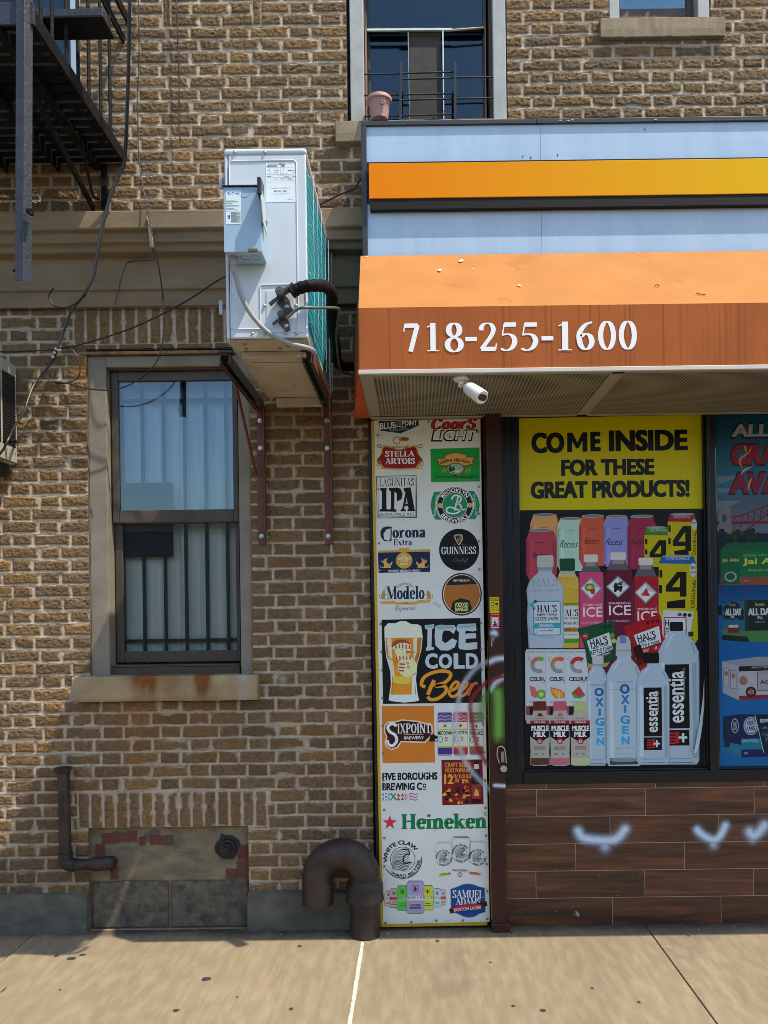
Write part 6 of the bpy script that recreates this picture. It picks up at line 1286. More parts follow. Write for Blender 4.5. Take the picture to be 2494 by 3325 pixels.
for x in (345, 385):
    for y in (1900, 1940): pr.poly([(x, y + 34), (x + 19, y), (x + 38, y + 34)], '#b23a4c')
pr.ring(420, 1937, 34, 8, '#d07b4a', -80, 80).ring(420, 1937, 20, 7, '#8a5fa8', -80, 80)
for y in (1908, 1937, 1966): pr.line([(482, y), (505, y - 7), (535, y + 6), (562, y)], 11, '#a3629a')
pr.rect(478, 1898, 486, 1976, '#c4607a')
# craft beer poster
pr.poly([(808, 1556), (1233, 1550), (1246, 2014), (818, 2026)], '#6e1c26').text('CRAFT BEERS', 842, 1582, 1112, 1632, '#d9923a', .03).text('MOST POPULAR', 848, 1642, 1110, 1684, '#d9923a', .03).text('12', 836, 1704, 932, 1806, '#e0a03c', .05).text('%', 935, 1704, 990, 1790, '#e0a03c', .0).text('DOUBLE', 992, 1704, 1124, 1746, '#d9923a', .03).text('IPA', 1020, 1752, 1094, 1798, '#d9923a', .05)
pr.poly([(1148, 1560), (1192, 1560), (1198, 1650), (1218, 1720), (1222, 1995), (1170, 2008), (1120, 1995), (1120, 1720), (1142, 1650)], '#2a1416').rect(1145, 1600, 1196, 1650, '#c9c4b6').rect(1122, 1810, 1218, 1960, '#8e3a28').poly([(1140, 1950), (1160, 1850), (1190, 1870), (1205, 1950)], '#d9a45a').rect(1128, 1930, 1214, 1958, '#b02a2c')
rs = random.Random(3)
for k in range(26):
    x, y = rs.uniform(830, 1090), rs.uniform(1830, 2005); pr.poly([(x + rs.uniform(8, 34) * math.cos(a), y + rs.uniform(6, 26) * math.sin(a)) for a in (0, 1, 2, 3, 4, 5)], rs.choice(['#c9872c', '#24120f', '#24120f', '#a53230', '#d6a13a']))
# heineken
pr.crop('H')
cx_, cy_ = 274, 356
pr.poly([(cx_ + (80 if i % 2 == 0 else 31) * math.sin(math.radians(i * 36)), cy_ - (80 if i % 2 == 0 else 31) * math.cos(math.radians(i * 36))) for i in range(10)], '#c2384a')
pr.serif('Heineken', 395, 262, 1278, 426, '#10774a', T=.21, th=.105, sh=.085).ring(1264, 266, 17, 3, '#10774a').text('R', 1256, 256, 1273, 277, '#10774a', .01)
# claw roundel
def claw(cx, cy, r, c1, txt=True):
    pr.ring(cx, cy, r * .62, r * .03, c1, 130, 420)
    for k in range(9): pr.line([(cx - r * .55, cy - r * (.05 - .06 * k) * 1.0 + k * 2), (cx - r * .40 + k * r * .02, cy - r * (.35 - .06 * k)), (cx - r * .05, cy - r * (.50 - .085 * k)), (cx + r * .22, cy - r * (.42 - .09 * k)), (cx + r * .34, cy - r * (.2 - .05 * k))], r * .028, c1, taper=True)
    pr.line([(cx - r * .05, cy - r * .50), (cx + r * .25, cy - r * .5), (cx + r * .34, cy - r * .25), (cx + r * .15, cy - r * .25), (cx + r * .02, cy - r * .0), (cx + r * .12, cy + r * .18), (cx + r * .45, cy + r * .14)], r * .06, c1)
    for k in range(6): pr.line([(cx - r * .60, cy + r * (.20 + .075 * k)), (cx - r * .25, cy + r * (.10 + .08 * k)), (cx + r * .1, cy + r * (.22 + .075 * k)), (cx + r * (.55 - .06 * k), cy + r * (.22 + .05 * k))], r * .030, c1, taper=True)
    if txt: pr.arc('WHITE CLAW', cx - r * .02, cy, r * .76, -100, 58, r * .2, c1, .03).arc('HARD SELTZER', cx, cy + r * .02, r * .90, 218, 72 + 18, r * .17, c1, .02, inward=True).ring(cx, cy, r * .96, r * .035, c1, 52 - 60, 150)
claw(408, 735, 205, '#1c2229')
for (x0, y0, x1, y1, cc) in ((750, 555, 918, 900, '#7f8f8a'), (1098, 545, 1272, 900, '#8f8a86'), (918, 498, 1108, 860, '#6d7377')):
    pr.line([(x0 + 2, y1 - 130), (x0, y0 + 40), (x0 + 22, y0), (x1 - 22, y0), (x1, y0 + 40), (x1 - 4, y1 - 130)], 4, cc, curve=False).line([(x0 + 18, y0 + 10), (x1 - 18, y0 + 10)], 7, cc); claw((x0 + x1) / 2, (y0 + y1) / 2 - 10, (x1 - x0) * .52, '#3b4248')
pr.poly([(785, 885), (905, 868), (908, 888), (860, 905), (785, 922)], '#a7cf5a').text('NATURAL LIME', 792, 878, 905, 897, '#2a3a20', .02, rot=6).poly([(915, 838), (1088, 846), (1086, 872), (920, 858)], '#c9a3b8').text('BLACK CHERRY', 930, 838, 1076, 856, '#4a2a44', .01).poly([(1095, 860), (1215, 875), (1215, 905), (1095, 890)], '#d8826a').text('GRAPEFRUIT', 1102, 870, 1205, 890, '#5a221c', .01, rot=-6).ring(1002, 893, 21, 6, '#2b3036').text('5%', 990, 886, 1014, 900, '#2b3036')
# montauk cans
def sc_(x0, y0, x1, y1, c, c2, t_='MONTAUK'):
    w_ = x1 - x0; pr.poly([(x0 + w_ * .12, y0), (x1 - w_ * .12, y0), (x1, y0 + 35), (x1, y1 - 18), (x1 - w_ * .1, y1), (x0 + w_ * .1, y1), (x0, y1 - 18), (x0, y0 + 35)], '#5a6064').poly([(x0 + w_ * .13, y0 + 8), (x1 - w_ * .13, y0 + 8), (x1 - 3, y0 + 38), (x1 - 3, y1 - 20), (x1 - w_ * .12, y1 - 7), (x0 + w_ * .12, y1 - 7), (x0 + 3, y1 - 20), (x0 + 3, y0 + 38)], c)
    h_ = y1 - y0; cx = (x0 + x1) / 2; pr.rect(x0 + 3, y0 + h_ * .44, x1 - 3, y0 + h_ * .60, c2).serif(t_, x0 + 4, y0 + h_ * .44, x1 - 4, y0 + h_ * .56, '#333a44', T=.13, th=.05).ring(cx, y0 + h_ * .24, w_ * .2, w_ * .03, '#333a44').poly([(cx, y0 + h_ * .16), (cx + w_ * .1, y0 + h_ * .26), (cx, y0 + h_ * .33), (cx - w_ * .12, y0 + h_ * .25)], '#333a44').rect(x0 + w_ * .25, y0 + h_ * .72, x1 - w_ * .25, y0 + h_ * .75, '#4a515a').rect(x0 + w_ * .2, y0 + h_ * .80, x1 - w_ * .2, y0 + h_ * .83, '#4a515a')
sc_(218, 1060, 300, 1222, '#c9c4b2', '#cfcfc6'); sc_(798, 1048, 856, 1212, '#c9b9b4', '#b84a48', ' '); sc_(272, 1036, 362, 1238, '#c9a8a0', '#b85a52'); sc_(724, 1036, 806, 1232, '#b4ccd0', '#c4d4d4'); sc_(345, 1005, 470, 1265, '#58c04a', '#8fd08a'); sc_(610, 1002, 724, 1262, '#c4d040', '#d8e08a'); sc_(448, 955, 630, 1296, '#a79ac0', '#cfd0dc')
pr.text('WAVE CHASER', 478, 1203, 598, 1222, '#2e343c', .03).text('INDIA PALE ALE', 474, 1234, 604, 1250, '#2e343c', .03)
# samuel adams shield
sh = [(900, 1040), (960, 1020), (1030, 990), (1085, 984), (1140, 990), (1200, 1015), (1262, 1028), (1268, 1285), (1210, 1300), (1150, 1335), (1085, 1342), (1030, 1330), (970, 1300), (905, 1285)]
pr.poly(sh, '#8ea4b8').poly([(1083 + (x - 1083) * .965, 1163 + (y - 1163) * .965) for x, y in sh], '#1c4a86').poly([(1083 + (x - 1083) * .9, 1200 + (y - 1163) * .62) for x, y in sh], '#1a4480')
pr.serif('SAMUEL', 922, 1052, 1242, 1138, '#e8e6dc', T=.16, th=.05, sh=.05, rot=-1).serif('ADAMS', 955, 1136, 1214, 1210, '#e8e6dc', T=.16, th=.05, sh=.05, rot=-1)
pr.line([(895, 1275), (1000, 1235), (1085, 1225), (1180, 1215), (1280, 1190)], 52, '#321a20').line([(930, 1268), (1010, 1235), (1085, 1225), (1170, 1222), (1225, 1235)], 56, '#a3303c').text('BOSTON LAGER', 940, 1228, 1222, 1262, '#e0ccc4', .01, rot=5)
pr.build('logo_print', bn, ink)
scw = mat('screw_brass', (.30, .25, .15), .4, metal=.7)
base_s = None
SC = [('F', x, y) for x, y in ((147, 300), (157, 858), (165, 1132), (163, 1418), (172, 1697), (676, 158), (1182, 266), (1188, 556), (1195, 832), (1200, 1112), (1200, 1396), (1203, 1685), (1212, 1960))] + \
     [('G', x, y) for x, y in ((180, 146), (188, 436), (192, 627), (198, 912), (202, 1202), (205, 1485), (208, 1768), (1218, 136), (1217, 410), (1227, 620), (1232, 902), (1238, 1186), (1250, 1474), (1258, 1768))] + \
     [('H', x, y) for x, y in ((216, 222), (218, 511), (219, 806), (232, 1390), (498, 1380), (757, 1367), (1032, 1364), (1284, 1350), (1282, 1064), (1276, 782), (1270, 488), (1265, 201))]
for c, x, y in SC:
    q = P(c, x, y, yN2)
    if base_s is None:
        base_s = MB().lathe([(0, -.004), (.0022, -.0042), (.003, -.0034), (.0034, -.0012), (.0058, -.001), (.0060, .0)], (0, 0, 0), 'y', 14).build('screw', scw, bn, smooth=True); base_s.location = (q[0], yN2 - .0225, q[1])
        base_s.location.y = yN2 - .0
    else: copyobj(base_s, bn, (q[0], yN2, q[1]))
# screws stand clear of the print layers
for o in bn.children:
    if o.name.startswith('screw'): o.location.y = yN2 - pr.k * pr.eps - .0004
# ================================================================== WINDOW POSTERS
p1 = thing('window_poster', 'yellow and black window poster with bottles, cans and chips reading COME INSIDE', 'poster')
yQ = .0112
pr = Print('I', yQ, gain=1.2, eps=.00009)
pr.poly([(158, 146), (1260, 122), (1264, 690), (163, 700)], '#c2b800')
a = P('I', 163, 699, yQ); b_ = P('I', 1264, 689, yQ); c_ = P('J', 1255, 1005, yQ); d_ = P('J', 118, 1012, yQ)
pr._add([d_, c_, b_, a], [(0, 1, 2, 3)], '#12151b')
pr.text('CO', 232, 230, 432, 356, '#101214', .06).poly([(449, 350), (449, 232), (480, 231), (510, 290), (540, 230), (571, 229), (571, 346), (541, 347), (541, 282), (517, 326), (503, 327), (479, 284), (479, 349)], '#101214').text('E', 588, 226, 650, 344, '#101214', .07).text('INSIDE', 700, 214, 1175, 342, '#101214', .06).text('FOR THESE', 412, 390, 975, 490, '#15171a', .06).text('GREAT PRODUCTS!', 228, 520, 1187, 625, '#1c1f22', .06)
def rcan(x0, y0, x1, y1, c, tx=None, tc_=None):
    w_ = x1 - x0; pr.poly([(x0 + w_ * .10, y0 + 16), (x1 - w_ * .10, y0 + 16), (x1, y0 + 70), (x1, y1 - 40), (x1 - w_ * .1, y1), (x0 + w_ * .1, y1), (x0, y1 - 40), (x0, y0 + 70)], c).ell((x0 + x1) / 2, y0 + 12, w_ * .40, 10, '#9ba3a8').ell((x0 + x1) / 2, y0 + 12, w_ * .34, 6, '#6f777c').rect(x0 + w_ * .35, y0 + 84, x0 + w_ * .62, y0 + 87, '#3a2a30')
    pr.poly([(x0 + 1, y0 + 75), (x0 + w_ * .08, y0 + 60), (x0 + w_ * .08, y1 - 30), (x0 + 1, y1 - 40)], c[:1] + ''.join('%02x' % int(int(c[i:i + 2], 16) * .86) for i in (1, 3, 5)))
    h = lambda f: c[:1] + ''.join('%02x' % min(255, int(int(c[i:i + 2], 16) * f)) for i in (1, 3, 5))
    pr.rect(x0 + w_ * .14, y0 + 78, x0 + w_ * .24, y1 - 30, h(1.07)).rect(x0 + w_ * .86, y0 + 78, x0 + w_ * .97, y1 - 42, h(.90)).line([(x0 + w_ * .02, y0 + 72), (x0 + w_ * .12, y0 + 28)], 3, h(1.25)).line([(x0 + w_ * .98, y0 + 72), (x0 + w_ * .88, y0 + 28)], 3, h(.7))
    if tx: pr.text('Recess', *tx, tc_ or '#2e2028', 0.0, shear=.35)
rcan(225, 716, 402, 1050, '#d39a5c'); rcan(388, 738, 553, 1065, '#a9cbbd', (410, 880, 512, 925)); rcan(520, 722, 686, 1035, '#bf5640', (556, 865, 642, 905)); rcan(668, 725, 826, 1040, '#8488c8', (688, 868, 783, 910)); rcan(812, 724, 985, 1055, '#8e2a48', (838, 868, 930, 905)); rcan(202, 808, 386, 1120, '#ad4053', (242, 948, 330, 988))
def c4(x0, y0, x1, y1, top, name, tx0, tx1, oh=None, yy=None):
    w_ = x1 - x0; pr.poly([(x0 + w_ * .08, y0 + 8), (x1 - w_ * .08, y0 + 8), (x1, y0 + 60), (x1, y1), (x0, y1), (x0, y0 + 60)], '#b3a80a').poly([(x0 + w_ * .08, y0 + 8), (x1 - w_ * .08, y0 + 8), (x1, y0 + 55), (x0, y0 + 52)], top).ell((x0 + x1) / 2, y0 + 8, w_ * .42, 8, '#8e979c').text(name, tx0, y0 + 16, tx1, y0 + 32, '#b9c4ba', .0)
def four(x0, y0, w_, h_):
    c = '#14140c'; pr.poly([(x0 + w_ * .55, y0), (x0 + w_, y0), (x0 + w_, y0 + h_), (x0 + w_ * .68, y0 + h_), (x0 + w_ * .68, y0 + h_ * .80), (x0, y0 + h_ * .80), (x0, y0 + h_ * .58)], c).poly([(x0 + w_ * .30, y0 + h_ * .62), (x0 + w_ * .68, y0 + h_ * .62), (x0 + w_ * .68, y0 + h_ * .22)], '#b3a80a')
c4(914, 796, 1058, 1230, '#3d7a2c', 'SOUR BATCH BROS', 948, 1052); four(945, 880, 100, 130); pr.rect(918, 872, 932, 905, '#14140c').rect(918, 935, 932, 965, '#14140c').poly([(960, 1040), (1050, 1040), (1050, 1100), (985, 1100), (960, 1070)], '#14140c')
c4(1054, 716, 1230, 1290, '#8e2533', 'WATERMELON ICE', 1092, 1190); four(1085, 795, 110, 150); pr.rect(1058, 790, 1072, 830, '#14140c').rect(1058, 865, 1072, 905, '#14140c').poly([(1090, 945), (1180, 932), (1180, 980), (1100, 980)], '#14140c').ell(1213, 785, 16, 32, '#b9c2c6').text('ZERO', 1200, 772, 1226, 784, '#333', .01).text('ORIGINAL', 1140, 885, 1292, 905, '#20200e', .01, rot=86)
c4(1000, 968, 1226, 1500, '#1f5a9c', 'FROZEN BOMBSICLE', 1042, 1184); four(1042, 1070, 125, 150); pr.rect(1004, 1060, 1022, 1105, '#14140c').rect(1002, 1150, 1020, 1200, '#14140c').poly([(1050, 1250), (1160, 1235), (1160, 1290), (1050, 1290)], '#14140c').ell(1207, 1058, 20, 42, '#b9c2c6').text('ZERO', 1192, 1036, 1224, 1052, '#333', .01).text('SUGAR', 1192, 1064, 1224, 1080, '#333', .01).text('ORIGINAL', 1120, 1188, 1298, 1212, '#20200e', .01, rot=86)
def ice_b(x0, x1, cap0, cap1, ytop, sh_, c, c2, fruit, nm, iy):
    cx = (x0 + x1) / 2; w_ = x1 - x0; cw_ = w_ * .27
    pr.poly([(cx - cw_ * .9, cap1), (cx + cw_ * .9, cap1), (cx + w_ * .42, ytop + 60), (x1, ytop + 90), (x1, 1700), (x0, 1700), (x0, ytop + 90), (cx - w_ * .42, ytop + 60)], '#5b5660').rect(cx - cw_, cap0, cx + cw_, cap1, '#c9c6c2', r=6).poly([(cx - cw_ * .75, cap1), (cx + cw_ * .75, cap1), (cx + cw_ * .8, cap1 + 26), (cx - cw_ * .8, cap1 + 26)], '#8d8288')
    pr.poly([(x0 + 2, sh_), (x1 - 2, sh_), (x1 - 2, 1700), (x0 + 2, 1700)], c).poly([(x0 + 2, sh_), (x0 + 12, sh_), (x0 + 12, 1700), (x0 + 2, 1700)], c2)
    dy = iy; pr.poly([(cx, dy - 64), (cx + w_ * .42, dy), (cx, dy + 66), (cx - w_ * .42, dy)], '#8fa3a8').poly([(cx, dy - 54), (cx + w_ * .36, dy), (cx, dy + 56), (cx - w_ * .36, dy)], '#cdd8dc').poly([(cx, dy - 54), (cx + w_ * .36, dy), (cx + 10, dy - 10)], '#a3b6bc'); fruit(cx, dy)
    pr.text('SPARKLING', x0 + 28, dy + 92, x1 - 10, dy + 106, '#d9c4cc', .01).text('ICE', x0 + 30, dy + 112, x1 - 8, dy + 172, '#e0d0d6', .01).text(nm, x0 + 20, dy + 200, x1 - 12, dy + 214, '#c9a3b0', 0)
ice_b(515, 668, 966, 1012, 1020, 1072, '#c0496e', '#93304f', lambda x, y: pr.ell(x - 8, y - 6, 30, 24, '#5d6a1e').ell(x - 8, y - 6, 22, 16, '#9aa83c').ell(x - 8, y - 6, 7, 5, '#e4e4b0').poly([(x - 10, y + 6), (x + 28, y + 4), (x + 22, y + 34), (x + 4, y + 36)], '#b03a28'), 'KIWI STRAWBERRY', 1170)
def blackb(x, y):
    for k in range(16): pr.ell(x + rs.uniform(-20, 20), y + rs.uniform(-18, 26), 9, 9, rs.choice(['#24181e', '#3a2a34', '#181014']))
    pr.poly([(x + 5, y - 25), (x + 35, y - 38), (x + 22, y - 14)], '#3c6a2c')
ice_b(670, 840, 953, 998, 1005, 1058, '#5d1a30', '#43101f', blackb, 'BLACK RASPBERRY', 1160)
ice_b(842, 1000, 985, 1030, 1040, 1098, '#97202c', '#6d141e', lambda x, y: pr.poly([(x - 30, y + 18), (x + 4, y - 28), (x + 26, y + 22)], '#b53230').line([(x - 30, y + 22), (x, y + 32), (x + 26, y + 26)], 7, '#d8ccc0'), 'CHERRY LIMEADE', 1195)
# seltzer and ginger bottles (crop Z)
pr.crop('Z')
pr.poly([(780, 440), (985, 440), (990, 500), (1030, 560), (1035, 1560), (835, 1560), (820, 760), (740, 540)], '#c9b27c').poly([(755, 530), (1005, 530), (1035, 600), (1035, 1560), (835, 1560), (820, 740), (740, 560)], '#c8a23c').rect(768, 275, 984, 450, '#174a30', r=20).rect(780, 450, 980, 500, '#a8ad9c', r=8).serif('HALS', 800, 580, 1030, 690, '#d9bc62', T=.1, th=.05)
pr.rect(832, 905, 1036, 925, '#2f8a2c').rect(832, 945, 1036, 1400, '#c3cdcf').serif("AL'S", 836, 990, 1030, 1090, '#15181a', T=.16, th=.05).text('W YORK', 838, 1105, 1028, 1132, '#15181a', .03).text('NGER ALE', 834, 1165, 1032, 1205, '#15181a', .02).rect(832, 1245, 1020, 1310, '#b98a3a').text('RIGINAL', 838, 1258, 998, 1296, '#3a2a10', .02).text('RAL INGREDIENTS', 838, 1338, 1025, 1354, '#15181a', .01).rect(832, 1410, 1036, 1462, '#2f9a2c')
bt = [(470, 440), (660, 440), (665, 480), (720, 540), (790, 620), (832, 720), (820, 900), (832, 1200), (835, 1500), (820, 1560), (335, 1560), (325, 1400), (310, 1100), (318, 900), (300, 720), (340, 600), (400, 530), (462, 480)]
pr.poly(bt, '#98a6b2').poly([(565 + (x - 565) * .93, y) for x, y in bt], '#a8b7c6').rect(450, 232, 682, 400, '#b8bcbb', r=24).rect(462, 400, 668, 445, '#8a9298', r=10)
for k in range(7): pr.rect(452, 262 + k * 19, 680, 266 + k * 19, '#a0a5a4')
pr.serif('HALS', 385, 560, 745, 670, '#8696a4', T=.10, th=.06).text('NEW YORK', 365, 705, 760, 745, '#8c9cac')
pr.rect(395, 870, 785, 1360, '#3f97ab', r=24).rect(410, 888, 772, 1346, '#c0ccd4', r=18).rect(410, 1185, 772, 1256, '#3f97ab').ell(425, 882, 25, 25, '#1f5f80').ell(377, 930, 32, 32, '#3fa0b0').ell(408, 978, 18, 18, '#1f5f80')
pr.serif("HAL'S", 452, 930, 728, 1036, '#15181c', T=.18, th=.05).text('NEW YORK', 452, 1050, 735, 1080, '#15181c', .03).text('SELTZER WATER', 425, 1102, 748, 1148, '#15181c', .02).text('ORIGINAL', 475, 1200, 692, 1240, '#c8dce0', .02).text('0 CALORIES', 496, 1278, 675, 1302, '#15181c', .02).text('20 fl oz (1.25 pt) 591 mL', 488, 1375, 688, 1396, '#3a5560', 0).ring(397, 1293, 55, 6, '#4a6670')
# celsius cans
def cel(x0, tx, c1, c2, fruit):
    pr.crop('J'); x1 = x0 + 142; pr.poly([(x0 + 10, 245), (x1, 243), (x1 + 5, 262), (x1 + 5, 715), (x0 + 12, 718), (x0 + 2, 690), (x0, 270)], '#a3a7ab').poly([(x0 + 12, 250), (x1, 250), (x1 + 3, 262), (x1 + 3, 600), (x0 + 4, 605), (x0 + 3, 270)], '#bcc6cd').rect(x0 + 10, 242, x1, 249, '#23272b').text('NO SUGAR - NO PRESERVATIVES', x0 + 12, 261, x1 + 20, 270, '#30343a', .0)
    pr.ring(x0 + 88, 348, 42, 26, '#8a8e92', 60, 250, ry=40).ring(x0 + 88, 348, 42, 26, c1, 190, 265, ry=40).ring(x0 + 88, 348, 42, 26, c2, 265, 310, ry=40).ring(x0 + 30, 308, 10, 4, '#8a8e92', 40, 320)
    pr.text('CELSIUS', x0 + 28, 424, x0 + 150, 448, '#15171b', .035).text('LIVE', x0 + 105, 452, x0 + 128, 460, '#444').text('SPARKLING', x0 + 28, 575, x0 + 150, 588, '#787f86'); fruit(x0); pr.rect(x0 + 6, 606, x0 + 142, 664, '#8a4a52').rect(x0 + 28, 610, x0 + 142, 664, '#241f22')
cel(126, 0, '#b86a62', '#6aa83a', lambda x: pr.poly([(x + 28, 478), (x + 60, 488), (x + 80, 520), (x + 72, 560), (x + 40, 545)], '#c46a5a').ell(x + 102, 533, 28, 30, '#5d9a2c').ell(x + 102, 533, 18, 19, '#9ac255').ell(x + 102, 533, 6, 7, '#d9e0b0'))
cel(252, 0, '#c8702c', '#c85a2c', lambda x: pr.poly([(x + 32, 488), (x + 60, 492), (x + 100, 505), (x + 128, 530), (x + 122, 555), (x + 70, 560), (x + 42, 535)], '#c8792a').poly([(x + 40, 498), (x + 66, 502), (x + 96, 514), (x + 116, 532), (x + 112, 548), (x + 72, 552), (x + 48, 530)], '#dd9a3a').line([(x + 90, 555), (x + 60, 505)], 3, '#e8d8b0').line([(x + 90, 555), (x + 90, 512)], 3, '#e8d8b0'))
cel(375, 0, '#b0333a', '#b0333a', lambda x: pr.poly([(x + 42, 525), (x + 92, 480), (x + 132, 540), (x + 100, 560), (x + 60, 556)], '#5d8f3a').poly([(x + 50, 525), (x + 92, 484), (x + 126, 535), (x + 90, 548)], '#b83a42'))
# chips bags
pr.poly([(450, 120), (680, 66), (692, 120), (690, 180), (705, 290), (640, 355), (560, 370), (520, 368), (505, 250), (480, 170)], '#1b4a30').poly([(520, 335), (560, 350), (660, 330), (640, 358), (524, 368)], '#a39a4a')
pr.poly([(514, 196), (656, 142), (680, 250), (546, 300)], '#c0ccd2').text("HAL'S", 535, 175, 648, 225, '#15181c', .02, rot=14).text('NEW YORK', 543, 222, 655, 238, '#15181c', .02, rot=14).text('KETTLE CHIPS', 537, 242, 678, 270, '#15181c', .02, rot=14).poly([(560, 296), (684, 254), (692, 285), (570, 330)], '#23402f').text('JALAPENO', 582, 276, 664, 294, '#b9c6bd', .01, rot=14).ell(507, 167, 18, 20, '#a83434').text('HOT', 495, 160, 520, 172, '#e0c8c0', .01).ell(632, 108, 13, 13, '#123322').ell(660, 103, 13, 13, '#123322').ell(676, 162, 14, 15, '#6a8f2c').ell(684, 196, 16, 15, '#b3b45a')
pr.poly([(745, 108), (975, 26), (990, 80), (1008, 210), (940, 300), (880, 372), (855, 360), (830, 260), (770, 170)], '#9c1c22').poly([(812, 160), (970, 102), (985, 205), (845, 250)], '#c4cdd2').text("HAL'S", 832, 145, 950, 192, '#15181c', .02, rot=15).text('NEW YORK', 842, 186, 955, 202, '#15181c', .02, rot=15).text('KETTLE CHIPS', 838, 208, 978, 234, '#15181c', .02, rot=14).text('BARBEQUE', 870, 240, 962, 262, '#d8c0bc', .01, rot=14)
for k in range(3): pr.ell(900 + k * 30, 82 - k * 6, 12, 12, '#5a1216')
pr.poly([(805, 240), (850, 215), (870, 260), (900, 330), (850, 340), (820, 290)], '#2a1512').ell(850, 330, 26, 22, '#4a1c16')
pr.poly([(990, 60), (1000, 0), (1190, 12), (1172, 120), (1150, 215), (1020, 225), (992, 150)], '#b9c3ca').rect(1000, 45, 1145, 190, '#a32a34', r=6).rect(1006, 52, 1138, 184, '#c2ccd2', r=4).text("H", 1008, 62, 1034, 104, '#15181c', .02).text('NE', 1004, 108, 1034, 128, '#15181c', .01).text('KETT', 1000, 132, 1036, 160, '#15181c', .02).text('GIN', 1000, 175, 1036, 192, '#a32a34', .02).rect(1088, 22, 1114, 38, '#3a4248').ell(1134, 32, 12, 12, '#23282c').ell(1164, 34, 12, 12, '#23282c')
pr.poly([(1190, 0), (1212, 0), (1216, 185), (1180, 232), (1150, 215), (1175, 120)], '#b3a80a').rect(1155, 138, 1188, 168, '#1c2a30').text('NCE', 1156, 176, 1188, 194, '#1c1c10', .01)
# water bottles
def water(x0, x1, top, capw, nk, bot, cap, c, sh_h):
    cx = (x0 + x1) / 2; w_ = x1 - x0
    o = [(cx - capw, nk), (cx + capw, nk), (cx + capw * 1.05, nk + 20), (cx + w_ * .36, nk + sh_h * .5), (x1 - 3, nk + sh_h), (x1, nk + sh_h * 1.5), (x1, bot - 25), (x1 - 14, bot), (x0 + 14, bot), (x0, bot - 25), (x0, nk + sh_h * 1.5), (x0 + 3, nk + sh_h), (cx - w_ * .36, nk + sh_h * .5), (cx - capw * 1.05, nk + 20)]
    pr.poly(o, '#7d909c').poly([(cx + (x - cx) * .96, y) for x, y in o], c).rect(cx - w_ * .40, nk + sh_h * 1.5, cx - w_ * .30, bot - 50, '#b6c8d4').rect(cx + w_ * .34, nk + sh_h * 1.5, cx + w_ * .44, bot - 40, '#8a9eac').line([(cx - w_ * .30, nk + sh_h * .8), (cx - w_ * .12, nk + 24)], 6, '#c4d2dc').line([(cx + w_ * .40, nk + sh_h * 1.1), (cx + w_ * .30, nk + sh_h * .55)], 5, '#74868f').rect(cx - w_ * .47, nk + sh_h * 1.9, cx + w_ * .47, nk + sh_h * 1.9 + 3, '#8798a4').rect(cx - w_ * .3, bot - 38, cx + w_ * .3, bot - 33, '#6d7f88').rect(cx - w_ * .36, bot - 14, cx + w_ * .36, bot - 9, '#5d6f78')
water(960, 1225, 75, 42, 125, 975, '#1a1a1c', '#9fb2c0', 140); pr.rect(1037, 76, 1122, 134, '#141518', r=10)
pr.rect(1008, 344, 1162, 748, '#121316').rect(1008, 758, 1162, 856, '#121316').text('essentia', 915, 500, 1240, 600, '#c4ccd0', .02, rot=90).text('overachieving H2O', 1032, 455, 1226, 473, '#9aa4a8', .0, rot=90)
for k in range(4): pr.rect(1018, 774 + k * 20, 1076, 786 + k * 20, '#a8262c')
pr.rect(1076, 770, 1098, 842, '#a8262c').rect(1094, 798, 1148, 812, '#c4ccd0').rect(1114, 778, 1130, 836, '#c4ccd0')
water(515, 645, 290, 30, 345, 982, '#b9bdbd', '#a3b6c6', 70); pr.rect(550, 290, 620, 342, '#b3bab8', r=8).rect(556, 342, 614, 356, '#8d999c')
pr.text('FORMULA FOUR', 540, 467, 636, 479, '#6d818c').text('O', 563, 492, 622, 545, '#1d5f9c', .06).text('X', 568, 556, 622, 610, '#2570ac', .05).text('I', 588, 622, 604, 668, '#2a7cb8', .08).text('G', 568, 680, 626, 732, '#2a8cc4', .05).text('E', 580, 746, 620, 792, '#2f9acb', .06).text('N', 576, 806, 624, 852, '#2fa0d0', .06)
water(638, 862, 165, 44, 292, 985, '#b9bdbd', '#a4b7c4', 110); pr.poly([(700, 200), (712, 168), (775, 168), (790, 200), (797, 292), (697, 292)], '#a9b3b6').rect(722, 160, 764, 212, '#6d7aa8', r=8).rect(700, 252, 794, 262, '#8b979a')
pr.text('FORMULA FOUR', 698, 448, 808, 460, '#6d818c').text('O', 723, 468, 785, 530, '#1d5f9c', .06).text('X', 730, 538, 784, 592, '#2570ac', .05).text('I', 748, 602, 764, 650, '#2a7cb8', .08).text('G', 726, 666, 786, 720, '#2a8cc4', .05).text('E', 736, 732, 782, 784, '#2f9acb', .06).text('N', 734, 798, 785, 850, '#2fa0d0', .06).rect(660, 935, 842, 975, '#3a4448').ell(752, 946, 90, 14, '#7d8d94').text('OXYGEN ENHANCED', 700, 866, 820, 876, '#7d919c').text('33.8 FL OZ (1L) 17 FL OZ', 694, 902, 828, 912, '#7d919c')
water(828, 1036, 232, 36, 336, 976, '#1a1a1c', '#9fb4c4', 95); pr.rect(874, 270, 970, 338, '#141416', r=10).rect(906, 232, 938, 272, '#8e2228', r=6)
pr.rect(874, 490, 988, 798, '#121316').rect(874, 804, 988, 884, '#121316').text('essentia', 795, 605, 1055, 680, '#c4ccd0', .02, rot=90).text('overachieving H2O', 900, 570, 1030, 584, '#9aa4a8', 0, rot=90)
for k in range(4): pr.rect(894, 818 + k * 15, 932, 827 + k * 15, '#a8262c')
pr.rect(932, 816, 944, 870, '#a8262c').rect(936, 838, 976, 849, '#c4ccd0').rect(950, 822, 962, 866, '#c4ccd0')
